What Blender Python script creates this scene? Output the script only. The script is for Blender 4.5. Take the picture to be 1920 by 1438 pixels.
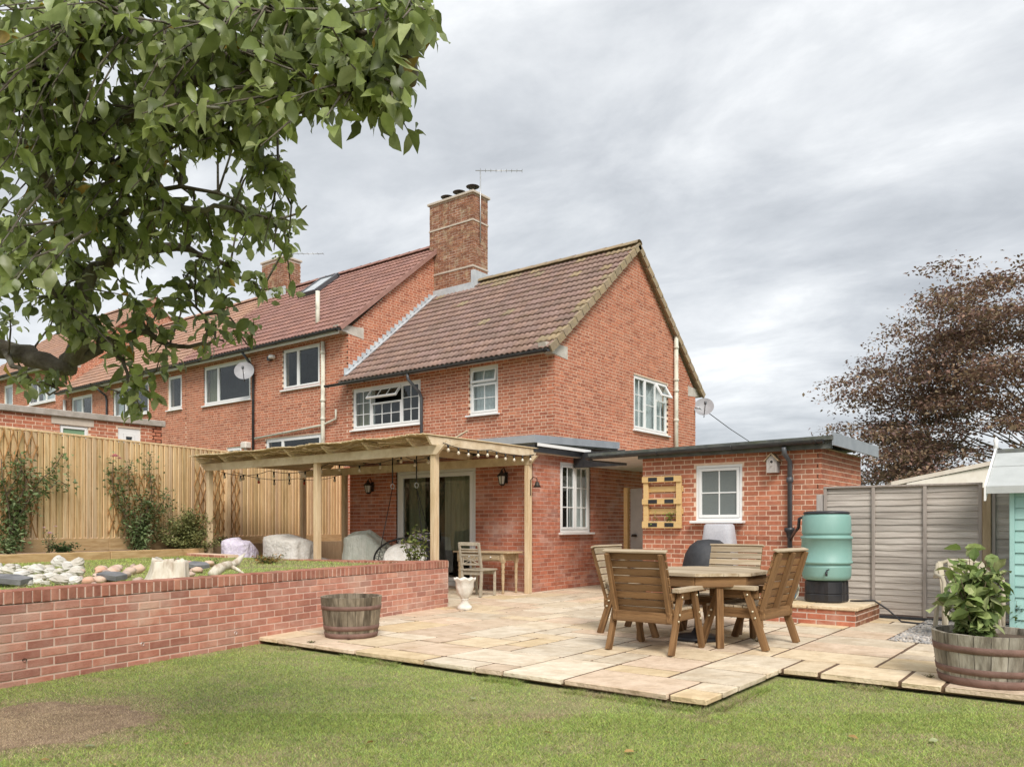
import bpy, math, random
import numpy as np
from mathutils import Vector, Matrix
random.seed(7); rng = np.random.default_rng(7)
for o in list(bpy.data.objects): bpy.data.objects.remove(o)
scene = bpy.context.scene
COL = scene.collection
R = math.radians
# ---------------------------------------------------------------- camera
F_PX, CX, HORIZON, YAW, EYE = 1495.0, 960.0, 985.0, 37.33, 1.2      # calibrated from the vanishing points (1920 px frame)
cam = bpy.data.cameras.new('camera'); cam_o = bpy.data.objects.new('camera', cam); COL.objects.link(cam_o)
cam.sensor_width = 36; cam.lens = F_PX/1920*36; cam.shift_y = (HORIZON-719)/1920; cam.clip_end = 2000; cam.clip_start = 0.05
cam_o.location = (0, 0, EYE); cam_o.rotation_euler = (R(90), 0, R(YAW)); scene.camera = cam_o
# ---------------------------------------------------------------- world: bright broken overcast
SUN_EL, SUN_AZ = 46.0, 131.0       # azimuth: degrees clockwise from +Y (house axes)
world = bpy.data.worlds.new('World'); scene.world = world; world.use_nodes = True
nt = world.node_tree; nt.nodes.clear(); N = nt.nodes.new; LK = nt.links.new
sky = N('ShaderNodeTexSky'); sky.sky_type = 'NISHITA'; sky.sun_disc = False
sky.sun_elevation = R(SUN_EL); sky.sun_rotation = R(SUN_AZ)
tc = N('ShaderNodeTexCoord'); sep = N('ShaderNodeSeparateXYZ'); LK(tc.outputs['Generated'], sep.inputs[0])
def mth(op, a, b=None, clamp=False):
    m = N('ShaderNodeMath'); m.operation = op; m.use_clamp = clamp
    for i, v in enumerate((a, b)):
        if v is None: continue
        if isinstance(v, (int, float)): m.inputs[i].default_value = v
        else: LK(v, m.inputs[i])
    return m.outputs[0]
zz = mth('MAXIMUM', mth('ADD', sep.outputs[2], 0.16), 0.06)
cmb = N('ShaderNodeCombineXYZ'); LK(mth('DIVIDE', sep.outputs[0], zz), cmb.inputs[0]); LK(mth('DIVIDE', sep.outputs[1], zz), cmb.inputs[1])
mp = N('ShaderNodeMapping'); mp.inputs['Rotation'].default_value = (0, 0, R(-25)); mp.inputs['Scale'].default_value = (0.75, 1.15, 1); mp.inputs['Location'].default_value = (3.1, 1.7, 0.4)
LK(cmb.outputs[0], mp.inputs[0])
def wnoise(sc, det, ro, dist):
    n = N('ShaderNodeTexNoise'); n.inputs['Scale'].default_value = sc; n.inputs['Detail'].default_value = det
    n.inputs['Roughness'].default_value = ro; n.inputs['Distortion'].default_value = dist; LK(mp.outputs[0], n.inputs['Vector']); return n.outputs[0]
nf = mth('ADD', mth('MULTIPLY', wnoise(0.60, 6, 0.55, 0.35), 0.55), mth('MULTIPLY', wnoise(2.3, 8, 0.60, 0.35), 0.45))
cr = N('ShaderNodeValToRGB'); LK(nf, cr.inputs[0]); el = cr.color_ramp.elements
el[0].position = 0.37; el[0].color = (0.225, 0.238, 0.255, 1); el[1].position = 0.66; el[1].color = (0.525, 0.53, 0.53, 1)
e = el.new(0.46); e.color = (0.295, 0.308, 0.324, 1); e = el.new(0.55); e.color = (0.38, 0.391, 0.402, 1)
SKY_STRENGTH = 0.10
sc_ = N('ShaderNodeVectorMath'); sc_.operation = 'SCALE'; sc_.inputs[3].default_value = 1.0/SKY_STRENGTH; LK(cr.outputs[0], sc_.inputs[0])
mx = N('ShaderNodeMixRGB'); mx.inputs[0].default_value = 0.96; LK(sky.outputs[0], mx.inputs[1]); LK(sc_.outputs[0], mx.inputs[2])
bg = N('ShaderNodeBackground'); bg.inputs[1].default_value = SKY_STRENGTH; LK(mx.outputs[0], bg.inputs[0])
wo = N('ShaderNodeOutputWorld'); LK(bg.outputs[0], wo.inputs[0])
# ---------------------------------------------------------------- sun (veiled by cloud) and exposure
sun = bpy.data.lights.new('sun', 'SUN'); sun.energy = 1.5; sun.angle = R(24); sun.color = (1.0, 0.95, 0.88)
sun_o = bpy.data.objects.new('sun', sun); COL.objects.link(sun_o); sun_o.location = (6, -4, 12)
az, elv = R(SUN_AZ), R(SUN_EL)
sdir = Vector((math.sin(az)*math.cos(elv), math.cos(az)*math.cos(elv), math.sin(elv)))
sun_o.rotation_euler = (-sdir).to_track_quat('-Z', 'Y').to_euler()
vs = scene.view_settings; vs.view_transform = 'Standard'; vs.look = 'None'; vs.exposure = 1.22; vs.gamma = 1; vs.use_curve_mapping = False
scene.render.engine = 'CYCLES'

# ================================================================ helpers
FWD = Vector((-math.sin(R(YAW)), math.cos(R(YAW)), 0)); RGT = Vector((math.cos(R(YAW)), math.sin(R(YAW)), 0))
CAM = Vector((0, 0, EYE))
def ray(px, py): return FWD + RGT*((px-CX)/F_PX) + Vector((0, 0, (HORIZON-py)/F_PX))
def onX(px, py, X): d = ray(px, py); return CAM + d*(X/d.x)
def onY(px, py, Y): d = ray(px, py); return CAM + d*(Y/d.y)
def onZ(px, py, z): d = ray(px, py); return CAM + d*((z-EYE)/d.z)
def onD(px, py, dep): return CAM + ray(px, py)*dep
def pj(p):
    v = Vector(p)-CAM; d = v.dot(FWD)
    if d < 0.1: return (-9999, -9999, d)
    return (CX+F_PX*v.dot(RGT)/d, HORIZON-F_PX*v.z/d, d)
def in_view(p, m=20):
    x, y, d = pj(p); return d > 0.1 and -m < x < 1920+m and -m < y < 1438+m

# ---------------- materials: every one procedural, all read the per-face colour attribute "tint"
MAT = {}
def mat(name, c1, c2=None, scale=6.0, rough=0.8, bump=0.0, bscale=40.0, stretch=(1, 1, 1), detail=5.0, metal=0.0,
        c3=None, scale3=1.2, amt3=0.6, local=False, spec=0.3, lo=0.35, hi=0.65, trans=0.0, coat=0.0, bdist=0.01):
    m = bpy.data.materials.new(name); m.use_nodes = True; t = m.node_tree; b = t.nodes['Principled BSDF']; L = t.links.new; NN = t.nodes.new
    b.inputs['Roughness'].default_value = rough; b.inputs['Metallic'].default_value = metal; b.inputs['Specular IOR Level'].default_value = spec
    b.inputs['Coat Weight'].default_value = coat
    if local:
        g = NN('ShaderNodeTexCoord'); pos = g.outputs['Object']
    else:
        g = NN('ShaderNodeNewGeometry'); pos = g.outputs['Position']
    mpn = NN('ShaderNodeMapping'); mpn.inputs['Scale'].default_value = stretch; L(pos, mpn.inputs[0])
    def noise(s, d=detail):
        n = NN('ShaderNodeTexNoise'); n.inputs['Scale'].default_value = s; n.inputs['Detail'].default_value = d; n.inputs['Roughness'].default_value = 0.62
        L(mpn.outputs[0], n.inputs['Vector']); return n.outputs[0]
    def ramp(v, a, z):
        r_ = NN('ShaderNodeMapRange'); r_.inputs[1].default_value = a; r_.inputs[2].default_value = z; L(v, r_.inputs[0]); return r_.outputs[0]
    c2 = c2 or c1
    mix = NN('ShaderNodeMixRGB'); mix.inputs[1].default_value = (*c1, 1); mix.inputs[2].default_value = (*c2, 1); L(ramp(noise(scale), lo, hi), mix.inputs[0])
    out = mix.outputs[0]
    if c3:
        m3 = NN('ShaderNodeMixRGB'); m3.inputs[2].default_value = (*c3, 1); L(out, m3.inputs[1])
        mm = NN('ShaderNodeMath'); mm.operation = 'MULTIPLY'; mm.inputs[1].default_value = amt3; L(ramp(noise(scale3, 6), 0.5, 0.68), mm.inputs[0]); L(mm.outputs[0], m3.inputs[0]); out = m3.outputs[0]
    at = NN('ShaderNodeAttribute'); at.attribute_name = 'tint'
    mu = NN('ShaderNodeMixRGB'); mu.blend_type = 'MULTIPLY'; mu.inputs[0].default_value = 1; L(out, mu.inputs[1]); L(at.outputs['Color'], mu.inputs[2])
    L(mu.outputs[0], b.inputs['Base Color'])
    if bump > 0:
        bp = NN('ShaderNodeBump'); bp.inputs['Strength'].default_value = bump; bp.inputs['Distance'].default_value = bdist; L(noise(bscale, 4), bp.inputs['Height']); L(bp.outputs[0], b.inputs['Normal'])
    if trans > 0:
        tr = NN('ShaderNodeBsdfTranslucent'); L(mu.outputs[0], tr.inputs[0]); ms = NN('ShaderNodeMixShader'); ms.inputs[0].default_value = trans
        L(b.outputs[0], ms.inputs[1]); L(tr.outputs[0], ms.inputs[2]); L(ms.outputs[0], t.nodes['Material Output'].inputs[0])
    MAT[name] = m; return m
def glass_mat(name, tint=(0.86, 0.9, 0.9), ior=1.52):
    m = bpy.data.materials.new(name); m.use_nodes = True; t = m.node_tree; t.nodes.clear(); NN = t.nodes.new; L = t.links.new
    tr = NN('ShaderNodeBsdfTransparent'); tr.inputs[0].default_value = (*tint, 1); gl = NN('ShaderNodeBsdfGlossy'); gl.inputs['Roughness'].default_value = 0.01
    lwt = NN('ShaderNodeLayerWeight'); lwt.inputs[0].default_value = 0.5
    pw = NN('ShaderNodeMath'); pw.operation = 'POWER'; pw.inputs[1].default_value = 5.0; L(lwt.outputs['Facing'], pw.inputs[0])
    fr = NN('ShaderNodeMath'); fr.operation = 'MULTIPLY_ADD'; fr.inputs[1].default_value = 0.95; fr.inputs[2].default_value = 0.05; L(pw.outputs[0], fr.inputs[0]); ms = NN('ShaderNodeMixShader'); L(fr.outputs[0], ms.inputs[0]); L(tr.outputs[0], ms.inputs[1]); L(gl.outputs[0], ms.inputs[2])
    o = NN('ShaderNodeOutputMaterial'); L(ms.outputs[0], o.inputs[0]); MAT[name] = m; return m

# ---------------- mesh builder
class MB:
    def __init__(s): s.v = []; s.f = []; s.t = []; s.sm = []
    def add(s, vs, fs, tint=(1, 1, 1), smooth=False):
        o = len(s.v); s.v.extend([tuple(p) for p in vs]); s.f.extend([tuple(i+o for i in f) for f in fs])
        s.t.extend([tint]*len(fs)); s.sm.extend([smooth]*len(fs)); return s
    def box(s, c, size, M=None, tint=(1, 1, 1)):
        hx, hy, hz = size[0]/2, size[1]/2, size[2]/2
        vs = [Vector((x*hx, y*hy, z*hz)) for z in (-1, 1) for y in (-1, 1) for x in (-1, 1)]
        if M is not None: vs = [M @ p for p in vs]
        c = Vector(c); vs = [p+c for p in vs]
        return s.add(vs, [(0, 2, 3, 1), (4, 5, 7, 6), (0, 1, 5, 4), (2, 6, 7, 3), (0, 4, 6, 2), (1, 3, 7, 5)], tint)
    def bb(s, a, b, tint=(1, 1, 1), ch=0):
        c = [(a[i]+b[i])/2 for i in range(3)]; sz = [abs(b[i]-a[i]) for i in range(3)]
        return s.cbox(c, sz, ch, tint=tint) if ch else s.box(c, sz, tint=tint)
    def cbox(s, c, size, ch=0.004, M=None, tint=(1, 1, 1)):
        h = [x/2 for x in size]; ch = min(ch, min(h)*0.7); vs = []; idx = {}
        for z in (-1, 1):
            for y in (-1, 1):
                for x in (-1, 1):
                    for a in range(3):
                        p = [x*h[0], y*h[1], z*h[2]]
                        for k in range(3):
                            if k != a: p[k] -= (x, y, z)[k]*ch
                        idx[(x, y, z, a)] = len(vs); vs.append(Vector(p))
        fs = []
        for a in range(3):
            b, c2 = (a+1) % 3, (a+2) % 3
            for sg in (-1, 1):
                q = []
                for sb, sc in ((-1, -1), (1, -1), (1, 1), (-1, 1)):
                    k = [0, 0, 0]; k[a] = sg; k[b] = sb; k[c2] = sc; q.append(idx[(*k, a)])
                fs.append(tuple(q if sg > 0 else q[::-1]))
            for sb in (-1, 1):
                for sc in (-1, 1):
                    k1 = [0, 0, 0]; k1[b] = sb; k1[c2] = sc; k1[a] = -1; k2 = list(k1); k2[a] = 1
                    q = [idx[(*k1, b)], idx[(*k2, b)], idx[(*k2, c2)], idx[(*k1, c2)]]
                    fs.append(tuple(q if sb*sc < 0 else q[::-1]))
        for x in (-1, 1):
            for y in (-1, 1):
                for z in (-1, 1):
                    q = [idx[(x, y, z, a)] for a in range(3)]; fs.append(tuple(q if x*y*z > 0 else q[::-1]))
        if M is not None: vs = [M @ p for p in vs]
        cc = Vector(c); return s.add([p+cc for p in vs], fs, tint)
    def beam(s, a, b, w, h, ch=0.004, up=(0, 0, 1), tint=(1, 1, 1)):
        a = Vector(a); b = Vector(b); x = (b-a); l = x.length; x.normalize(); u = Vector(up)
        if abs(x.dot(u)) > 0.98: u = Vector((0, 1, 0))
        y = u.cross(x).normalized(); z = x.cross(y); M = Matrix((x, y, z)).transposed()
        return s.cbox((a+b)/2, (l, w, h), ch, M, tint) if ch else s.box((a+b)/2, (l, w, h), M, tint)
    def tube(s, pts, rad, n=8, cap=True, tint=(1, 1, 1), smooth=True):
        pts = [Vector(p) for p in pts]; k = len(pts); rs = rad if isinstance(rad, (list, tuple)) else [rad]*k
        vs = []; prev = None
        for i, p in enumerate(pts):
            d = (pts[min(i+1, k-1)]-pts[max(i-1, 0)]).normalized()
            if prev is None: a = d.orthogonal().normalized()
            else:
                a = prev - d*prev.dot(d)
                a = a.normalized() if a.length > 1e-6 else d.orthogonal().normalized()
            prev = a; b = d.cross(a)
            for j in range(n):
                t = 2*math.pi*j/n; vs.append(p+(a*math.cos(t)+b*math.sin(t))*rs[i])
        fs = [(i*n+j, i*n+(j+1) % n, (i+1)*n+(j+1) % n, (i+1)*n+j) for i in range(k-1) for j in range(n)]
        if cap: fs += [tuple(range(n))[::-1], tuple(range((k-1)*n, k*n))]
        return s.add(vs, fs, tint, smooth)
    def lathe(s, prof, c=(0, 0, 0), n=24, tint=(1, 1, 1), smooth=True, sx=1, sy=1, wob=0):
        c = Vector(c); k = len(prof); vs = []
        for r, z in prof:
            for j in range(n):
                t = 2*math.pi*j/n; vs.append(c+Vector((r*sx*math.cos(t), r*sy*math.sin(t), z)))
        fs = [(i*n+j, i*n+(j+1) % n, (i+1)*n+(j+1) % n, (i+1)*n+j) for i in range(k-1) for j in range(n)]
        return s.add(vs, fs, tint, smooth)
    def prism(s, poly, ext, tint=(1, 1, 1)):
        """poly: list of 3D points, extruded by vector ext"""
        p = [Vector(q) for q in poly]; e_ = Vector(ext); n = len(p); nn = Vector((0, 0, 0))
        for i in range(n): nn += (p[i]-p[0]).cross(p[(i+1) % n]-p[0])
        if nn.dot(e_) > 0: p = p[::-1]
        vs = p+[q+e_ for q in p]
        fs = [tuple(range(n)), tuple(range(2*n-1, n-1, -1))]+[((i+1) % n, i, n+i, n+(i+1) % n) for i in range(n)]
        return s.add(vs, fs, tint)
    def quad(s, a, b, c, d, tint=(1, 1, 1)): return s.add([a, b, c, d], [(0, 1, 2, 3)], tint)
    def mesh(s, name, material, origin=(0, 0, 0)):
        me = bpy.data.meshes.new(name); o = Vector(origin)
        me.from_pydata([(p[0]-o[0], p[1]-o[1], p[2]-o[2]) for p in s.v], [], s.f)
        me.polygons.foreach_set('use_smooth', s.sm)
        at = me.attributes.new('tint', 'FLOAT_COLOR', 'FACE')
        at.data.foreach_set('color', np.array([(t[0], t[1], t[2], 1) for t in s.t], dtype=np.float32).ravel())
        me.materials.append(MAT[material] if isinstance(material, str) else material); me.update(); return me
    def center(s):
        a = np.array(s.v); return Vector((a.min(0)+a.max(0))/2)
    def build(s, name, material, parent=None, local=False):
        """world-space verts unless local (then verts are in the parent's own frame)"""
        if local: c = Vector((0, 0, 0)); me = s.mesh(name, material); o = bpy.data.objects.new(name, me); COL.objects.link(o); o.parent = parent; return o
        c = s.center(); 
        if parent is None: c = Vector((c.x, c.y, min(p[2] for p in s.v)))
        me = s.mesh(name, material, c); o = bpy.data.objects.new(name, me); COL.objects.link(o)
        o['_org'] = tuple(c)
        if parent is not None: o.parent = parent; o.location = c-Vector(parent['_org'])
        else: o.location = c
        return o
def raw_object(name, verts, faces, tints, material, parent=None, smooth=False):
    """big numpy meshes; verts (n,3), faces (m,k), tints (m,3); all faces the same size k"""
    verts = np.asarray(verts, np.float32); faces = np.asarray(faces, np.int32); m, k = faces.shape
    c = np.array([verts[:, 0].mean(), verts[:, 1].mean(), verts[:, 2].min()], np.float32); me = bpy.data.meshes.new(name)
    me.vertices.add(len(verts)); me.vertices.foreach_set('co', (verts-c).ravel())
    me.loops.add(m*k); me.loops.foreach_set('vertex_index', faces.ravel())
    me.polygons.add(m); me.polygons.foreach_set('loop_start', np.arange(0, m*k, k, dtype=np.int32))
    me.update(calc_edges=True)
    me.polygons.foreach_set('use_smooth', np.full(m, smooth))
    at = me.attributes.new('tint', 'FLOAT_COLOR', 'FACE'); t4 = np.ones((m, 4), np.float32); t4[:, :3] = tints; at.data.foreach_set('color', t4.ravel())
    me.materials.append(MAT[material]); o = bpy.data.objects.new(name, me); COL.objects.link(o)
    o['_org'] = tuple(float(x) for x in c)
    if parent is not None: o.parent = parent; o.location = Vector(o['_org'])-Vector(parent['_org'])
    else: o.location = c
    return o
def tag(o, label=None, cat=None, group=None, kind=None):
    if label: o['label'] = label
    if cat: o['category'] = cat
    if group: o['group'] = group
    if kind: o['kind'] = kind
    return o
def thing(name, label, cat, loc=(0, 0, 0), rz=0.0, group=None):
    o = bpy.data.objects.new(name, None); COL.objects.link(o); o.location = loc; o.rotation_euler = (0, 0, rz); o['_org'] = tuple(loc)
    o.empty_display_size = 0.2; return tag(o, label, cat, group)
def dup(root, loc, rz=0.0, label=None):
    r = root.copy(); COL.objects.link(r); r.location = loc; r.rotation_euler = (0, 0, rz); r['_org'] = tuple(loc)
    if label: r['label'] = label
    for ch in list(root.children):
        c = ch.copy(); COL.objects.link(c); c.parent = r
        for g in list(ch.children):
            d = g.copy(); COL.objects.link(d); d.parent = c
    return r
def jit(c, a): 
    k = 1+random.uniform(-a, a); return (c[0]*k, c[1]*k, c[2]*k)
def RZ(a): return Matrix.Rotation(a, 3, 'Z')
# ================================================================ materials
mat('brick_red', (0.45, 0.16, 0.09), (0.55, 0.225, 0.138), 14, 0.9, 0.5, 120, c3=(0.34, 0.12, 0.078), scale3=5, amt3=0.5)
mat('brick_ext', (0.44, 0.15, 0.088), (0.54, 0.22, 0.14), 10, 0.9, 0.5, 120, c3=(0.62, 0.42, 0.36), scale3=2.6, amt3=0.6)
mat('brick_garden', (0.44, 0.185, 0.13), (0.55, 0.275, 0.205), 7, 0.9, 0.7, 70, c3=(0.55, 0.385, 0.31), scale3=1.5, amt3=0.75)
mat('brick_coping', (0.34, 0.14, 0.095), (0.47, 0.225, 0.16), 8, 0.9, 0.7, 70, c3=(0.26, 0.15, 0.10), scale3=2.5, amt3=0.7)
mat('brick_old', (0.22, 0.095, 0.055), (0.36, 0.175, 0.105), 9, 0.92, 0.7, 60, c3=(0.40, 0.32, 0.20), scale3=4.5, amt3=0.75)
mat('mortar', (0.74, 0.54, 0.40), (0.83, 0.64, 0.49), 12, 0.95, 0.4, 150)
mat('mortar_pink', (0.60, 0.41, 0.33), (0.70, 0.52, 0.43), 9, 0.95, 0.4, 150)
mat('mortar_grey', (0.55, 0.43, 0.36), (0.66, 0.54, 0.46), 12, 0.95, 0.4, 150)
mat('concrete', (0.50, 0.46, 0.40), (0.62, 0.58, 0.52), 5, 0.9, 0.4, 80, c3=(0.33, 0.30, 0.25), scale3=3, amt3=0.6)
mat('coping', (0.34, 0.30, 0.26), (0.46, 0.42, 0.38), 7, 0.92, 0.5, 70, c3=(0.22, 0.21, 0.17), scale3=4, amt3=0.6)
mat('render_patch', (0.52, 0.45, 0.37), (0.6, 0.52, 0.44), 6, 0.9, 0.3, 60)
mat('tile_brown', (0.25, 0.168, 0.138), (0.33, 0.23, 0.195), 7, 0.85, 0.5, 90, c3=(0.20, 0.14, 0.10), scale3=2.2, amt3=0.7)
mat('tile_lichen', (0.39, 0.31, 0.19), (0.27, 0.21, 0.15), 9, 0.9, 0.6, 80, c3=(0.38, 0.295, 0.17), scale3=5, amt3=0.8)
mat('tile_red', (0.30, 0.165, 0.135), (0.38, 0.22, 0.185), 6, 0.85, 0.5, 90)
mat('tile_pale', (0.40, 0.24, 0.17), (0.50, 0.32, 0.24), 6, 0.85, 0.5, 90)
mat('lead', (0.42, 0.45, 0.48), (0.55, 0.58, 0.60), 5, 0.55, 0.2, 20, metal=0.0)
mat('upvc', (0.80, 0.80, 0.79), (0.83, 0.83, 0.82), 3, 0.35, 0.0, spec=0.5)
mat('paint_white', (0.72, 0.71, 0.68), (0.80, 0.79, 0.76), 5, 0.6, 0.1, 40)
mat('soffit', (0.66, 0.60, 0.52), (0.74, 0.69, 0.62), 4, 0.7, 0.1, 40)
mat('black_plastic', (0.025, 0.026, 0.028), (0.045, 0.046, 0.05), 8, 0.35, 0.05, 60, spec=0.5)
mat('grey_plastic', (0.075, 0.08, 0.09), (0.10, 0.105, 0.115), 5, 0.45, 0.05, 60, spec=0.5)
mat('fascia_grey', (0.26, 0.285, 0.315), (0.31, 0.335, 0.365), 4, 0.5, 0.05, 40)
mat('felt', (0.085, 0.09, 0.085), (0.15, 0.155, 0.14), 9, 0.95, 0.6, 120, c3=(0.10, 0.11, 0.05), scale3=5, amt3=0.5)
mat('felt_pale', (0.42, 0.44, 0.43), (0.50, 0.52, 0.51), 4, 0.9, 0.4, 200)
mat('pipe_pale', (0.60, 0.58, 0.47), (0.72, 0.70, 0.60), 9, 0.7, 0.3, 50, c3=(0.33, 0.30, 0.24), scale3=7, amt3=0.8, stretch=(1, 1, 0.5))
mat('dark_room', (0.03, 0.03, 0.028), (0.05, 0.048, 0.042), 2, 0.9)  # near-black liner behind windows, gloom of the unlit rooms put into the colour
mat('curtain', (0.78, 0.78, 0.78), (0.68, 0.69, 0.70), 3, 0.9, 0.1, 40, stretch=(6, 6, 0.4))
mat('curtain_olive', (0.33, 0.31, 0.20), (0.24, 0.22, 0.14), 3, 0.9, 0.1, 40, stretch=(6, 6, 0.4))
mat('frosted', (0.13, 0.15, 0.145), (0.17, 0.19, 0.185), 60, 0.25, 0.3, 160, spec=0.6)
mat('frosted_green', (0.17, 0.30, 0.17), (0.24, 0.37, 0.23), 60, 0.3, 0.3, 160, spec=0.5)
glass_mat('glass')
# timber: grain stretched along the vertical (v), the x axis (x) or local x (l)
mat('fence_pine', (0.68, 0.475, 0.26), (0.79, 0.60, 0.38), 9, 0.8, 0.25, 50, stretch=(4, 4, 0.35), c3=(0.44, 0.26, 0.12), scale3=5, amt3=0.55)
mat('sleeper', (0.47, 0.30, 0.14), (0.60, 0.42, 0.23), 6, 0.85, 0.4, 40, stretch=(2.5, 0.5, 4), c3=(0.34, 0.20, 0.09), scale3=4, amt3=0.5)
mat('pergola', (0.60, 0.475, 0.315), (0.74, 0.62, 0.45), 5, 0.8, 0.3, 40, stretch=(1, 1, 1), c3=(0.42, 0.29, 0.16), scale3=4, amt3=0.5)
mat('pergola_post', (0.60, 0.44, 0.26), (0.72, 0.57, 0.38), 5, 0.8, 0.3, 40, stretch=(5, 5, 0.5), c3=(0.44, 0.29, 0.15), scale3=4, amt3=0.5)
mat('reed', (0.62, 0.50, 0.32), (0.72, 0.62, 0.44), 9, 0.85)
mat('chair_wood', (0.13, 0.066, 0.026), (0.30, 0.17, 0.074), 1.6, 0.75, 0.5, 8, stretch=(0.8, 8, 8), local=True, c3=(0.075, 0.04, 0.02), scale3=0.55, amt3=0.8, lo=0.4, hi=0.6)
mat('chair_wood_v', (0.235, 0.118, 0.046), (0.36, 0.205, 0.09), 5, 0.7, 0.35, 30, stretch=(6, 6, 0.6), local=True, c3=(0.135, 0.065, 0.028), scale3=3, amt3=0.6)
mat('weathered_top', (0.38, 0.295, 0.19), (0.56, 0.47, 0.345), 1.6, 0.8, 0.4, 8, stretch=(0.8, 8, 8), local=True, c3=(0.22, 0.145, 0.08), scale3=0.6, amt3=0.7, lo=0.4, hi=0.6)
mat('grey_wood', (0.38, 0.335, 0.295), (0.60, 0.545, 0.49), 2.2, 0.85, 0.5, 30, stretch=(0.5, 0.5, 9), c3=(0.29, 0.25, 0.22), scale3=3, amt3=0.6)
mat('grey_batten', (0.31, 0.265, 0.235), (0.40, 0.35, 0.315), 6, 0.85, 0.4, 40, stretch=(5, 5, 0.5))
mat('brown_post', (0.33, 0.235, 0.14), (0.44, 0.33, 0.21), 6, 0.85, 0.4, 40, stretch=(5, 5, 0.5))
mat('trellis', (0.36, 0.19, 0.075), (0.46, 0.26, 0.11), 9, 0.8)
mat('pallet', (0.62, 0.41, 0.17), (0.74, 0.53, 0.26), 5, 0.75, 0.3, 40, stretch=(0.5, 3, 6), c3=(0.50, 0.30, 0.11), scale3=5, amt3=0.4)
mat('desk_wood', (0.42, 0.30, 0.17), (0.54, 0.42, 0.27), 6, 0.75, 0.3, 40, local=True, stretch=(1, 3, 3))
mat('teak_grey', (0.36, 0.31, 0.23), (0.47, 0.42, 0.33), 6, 0.8, 0.3, 40, local=True, stretch=(3, 3, 1))
mat('barrel_oak', (0.17, 0.145, 0.11), (0.38, 0.345, 0.29), 3, 0.9, 0.6, 20, local=True, stretch=(6, 6, 1.0), c3=(0.075, 0.06, 0.045), scale3=1.6, amt3=0.85)
mat('barrel_hoop', (0.15, 0.085, 0.065), (0.22, 0.13, 0.105), 9, 0.75, 0.4, 60, local=True, spec=0.4)
mat('soil', (0.07, 0.05, 0.035), (0.14, 0.10, 0.07), 30, 0.98, 0.8, 60)
mat('driftwood', (0.55, 0.48, 0.38), (0.74, 0.68, 0.58), 5, 0.9, 0.6, 30, stretch=(4, 4, 0.8), c3=(0.27, 0.175, 0.10), scale3=2.0, amt3=0.85)
mat('rock_white', (0.50, 0.475, 0.43), (0.70, 0.675, 0.63), 7, 0.9, 0.6, 40, c3=(0.48, 0.44, 0.38), scale3=6, amt3=0.5)
mat('cobble', (0.48, 0.33, 0.26), (0.62, 0.48, 0.39), 5, 0.8, 0.3, 40)
mat('slate', (0.12, 0.12, 0.125), (0.22, 0.22, 0.225), 8, 0.6, 0.4, 40)
mat('butt_green', (0.20, 0.37, 0.325), (0.23, 0.40, 0.355), 3, 0.5, 0.05, 60, spec=0.45)
mat('butt_black', (0.018, 0.018, 0.022), (0.028, 0.028, 0.032), 4, 0.38, spec=0.5)
mat('mint_paint', (0.33, 0.55, 0.51), (0.39, 0.61, 0.57), 4, 0.6, 0.15, 40)
mat('slab', (0.56, 0.47, 0.35), (0.72, 0.63, 0.50), 6.0, 0.88, 0.9, 11, c3=(0.46, 0.35, 0.23), scale3=2.4, amt3=0.5, bdist=0.03, detail=9)
mat('joint', (0.11, 0.066, 0.042), (0.18, 0.115, 0.075), 20, 0.95, 0.5, 80)
mat('bare_earth', (0.20, 0.135, 0.09), (0.36, 0.26, 0.175), 9, 0.97, 0.8, 60, c3=(0.22, 0.14, 0.09), scale3=4, amt3=0.7)
mat('ground', (0.10, 0.13, 0.045), (0.15, 0.17, 0.07), 2.0, 0.95, 0.5, 30)
mat('lawn_soil', (0.20, 0.235, 0.08), (0.30, 0.28, 0.13), 3.0, 0.97, 0.7, 60)
mat('grass', (0.85, 0.85, 0.85), (1, 1, 1), 5, 0.7, trans=0.35)
mat('leaf', (0.70, 0.72, 0.66), (1, 1, 1), 26, 0.42, trans=0.42, spec=0.6)
mat('leaf_soft', (0.8, 0.8, 0.8), (1, 1, 1), 30, 0.6, trans=0.22)
mat('bark', (0.075, 0.06, 0.045), (0.17, 0.145, 0.11), 9, 0.95, 0.9, 30, c3=(0.24, 0.24, 0.19), scale3=7, amt3=0.7, bdist=0.02)
mat('twig', (0.10, 0.07, 0.045), (0.16, 0.12, 0.08), 9, 0.9)
mat('petal', (0.85, 0.85, 0.85), (1, 1, 1), 20, 0.6, trans=0.2)
mat('fabric_white', (0.66, 0.62, 0.56), (0.78, 0.75, 0.70), 12, 0.95, 0.9, 16, bdist=0.04)
mat('fabric_lilac', (0.58, 0.52, 0.66), (0.74, 0.70, 0.79), 9, 0.95, 0.9, 12, bdist=0.05)
mat('fabric_sage', (0.50, 0.53, 0.45), (0.70, 0.71, 0.63), 3, 0.95, 0.8, 12, bdist=0.05, stretch=(4, 1, 1))
mat('fabric_dark', (0.03, 0.032, 0.036), (0.055, 0.057, 0.062), 6, 0.6, 0.3, 30)
mat('wire_black', (0.012, 0.012, 0.012), None, 5, 0.4, spec=0.5)
mat('iron', (0.03, 0.025, 0.02), (0.06, 0.045, 0.035), 9, 0.5, metal=0.3)
mat('lantern_glass', (0.50, 0.47, 0.42), (0.60, 0.56, 0.50), 8, 0.15, spec=0.6)
mat('bulb', (0.48, 0.40, 0.29), (0.62, 0.53, 0.41), 9, 0.08, spec=0.8, coat=0.5)
mat('bulb_red', (0.5, 0.06, 0.035), None, 5, 0.15, spec=0.7)
mat('stone_urn', (0.66, 0.62, 0.55), (0.78, 0.75, 0.68), 7, 0.9, 0.5, 60, c3=(0.48, 0.44, 0.38), scale3=5, amt3=0.5)
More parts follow.
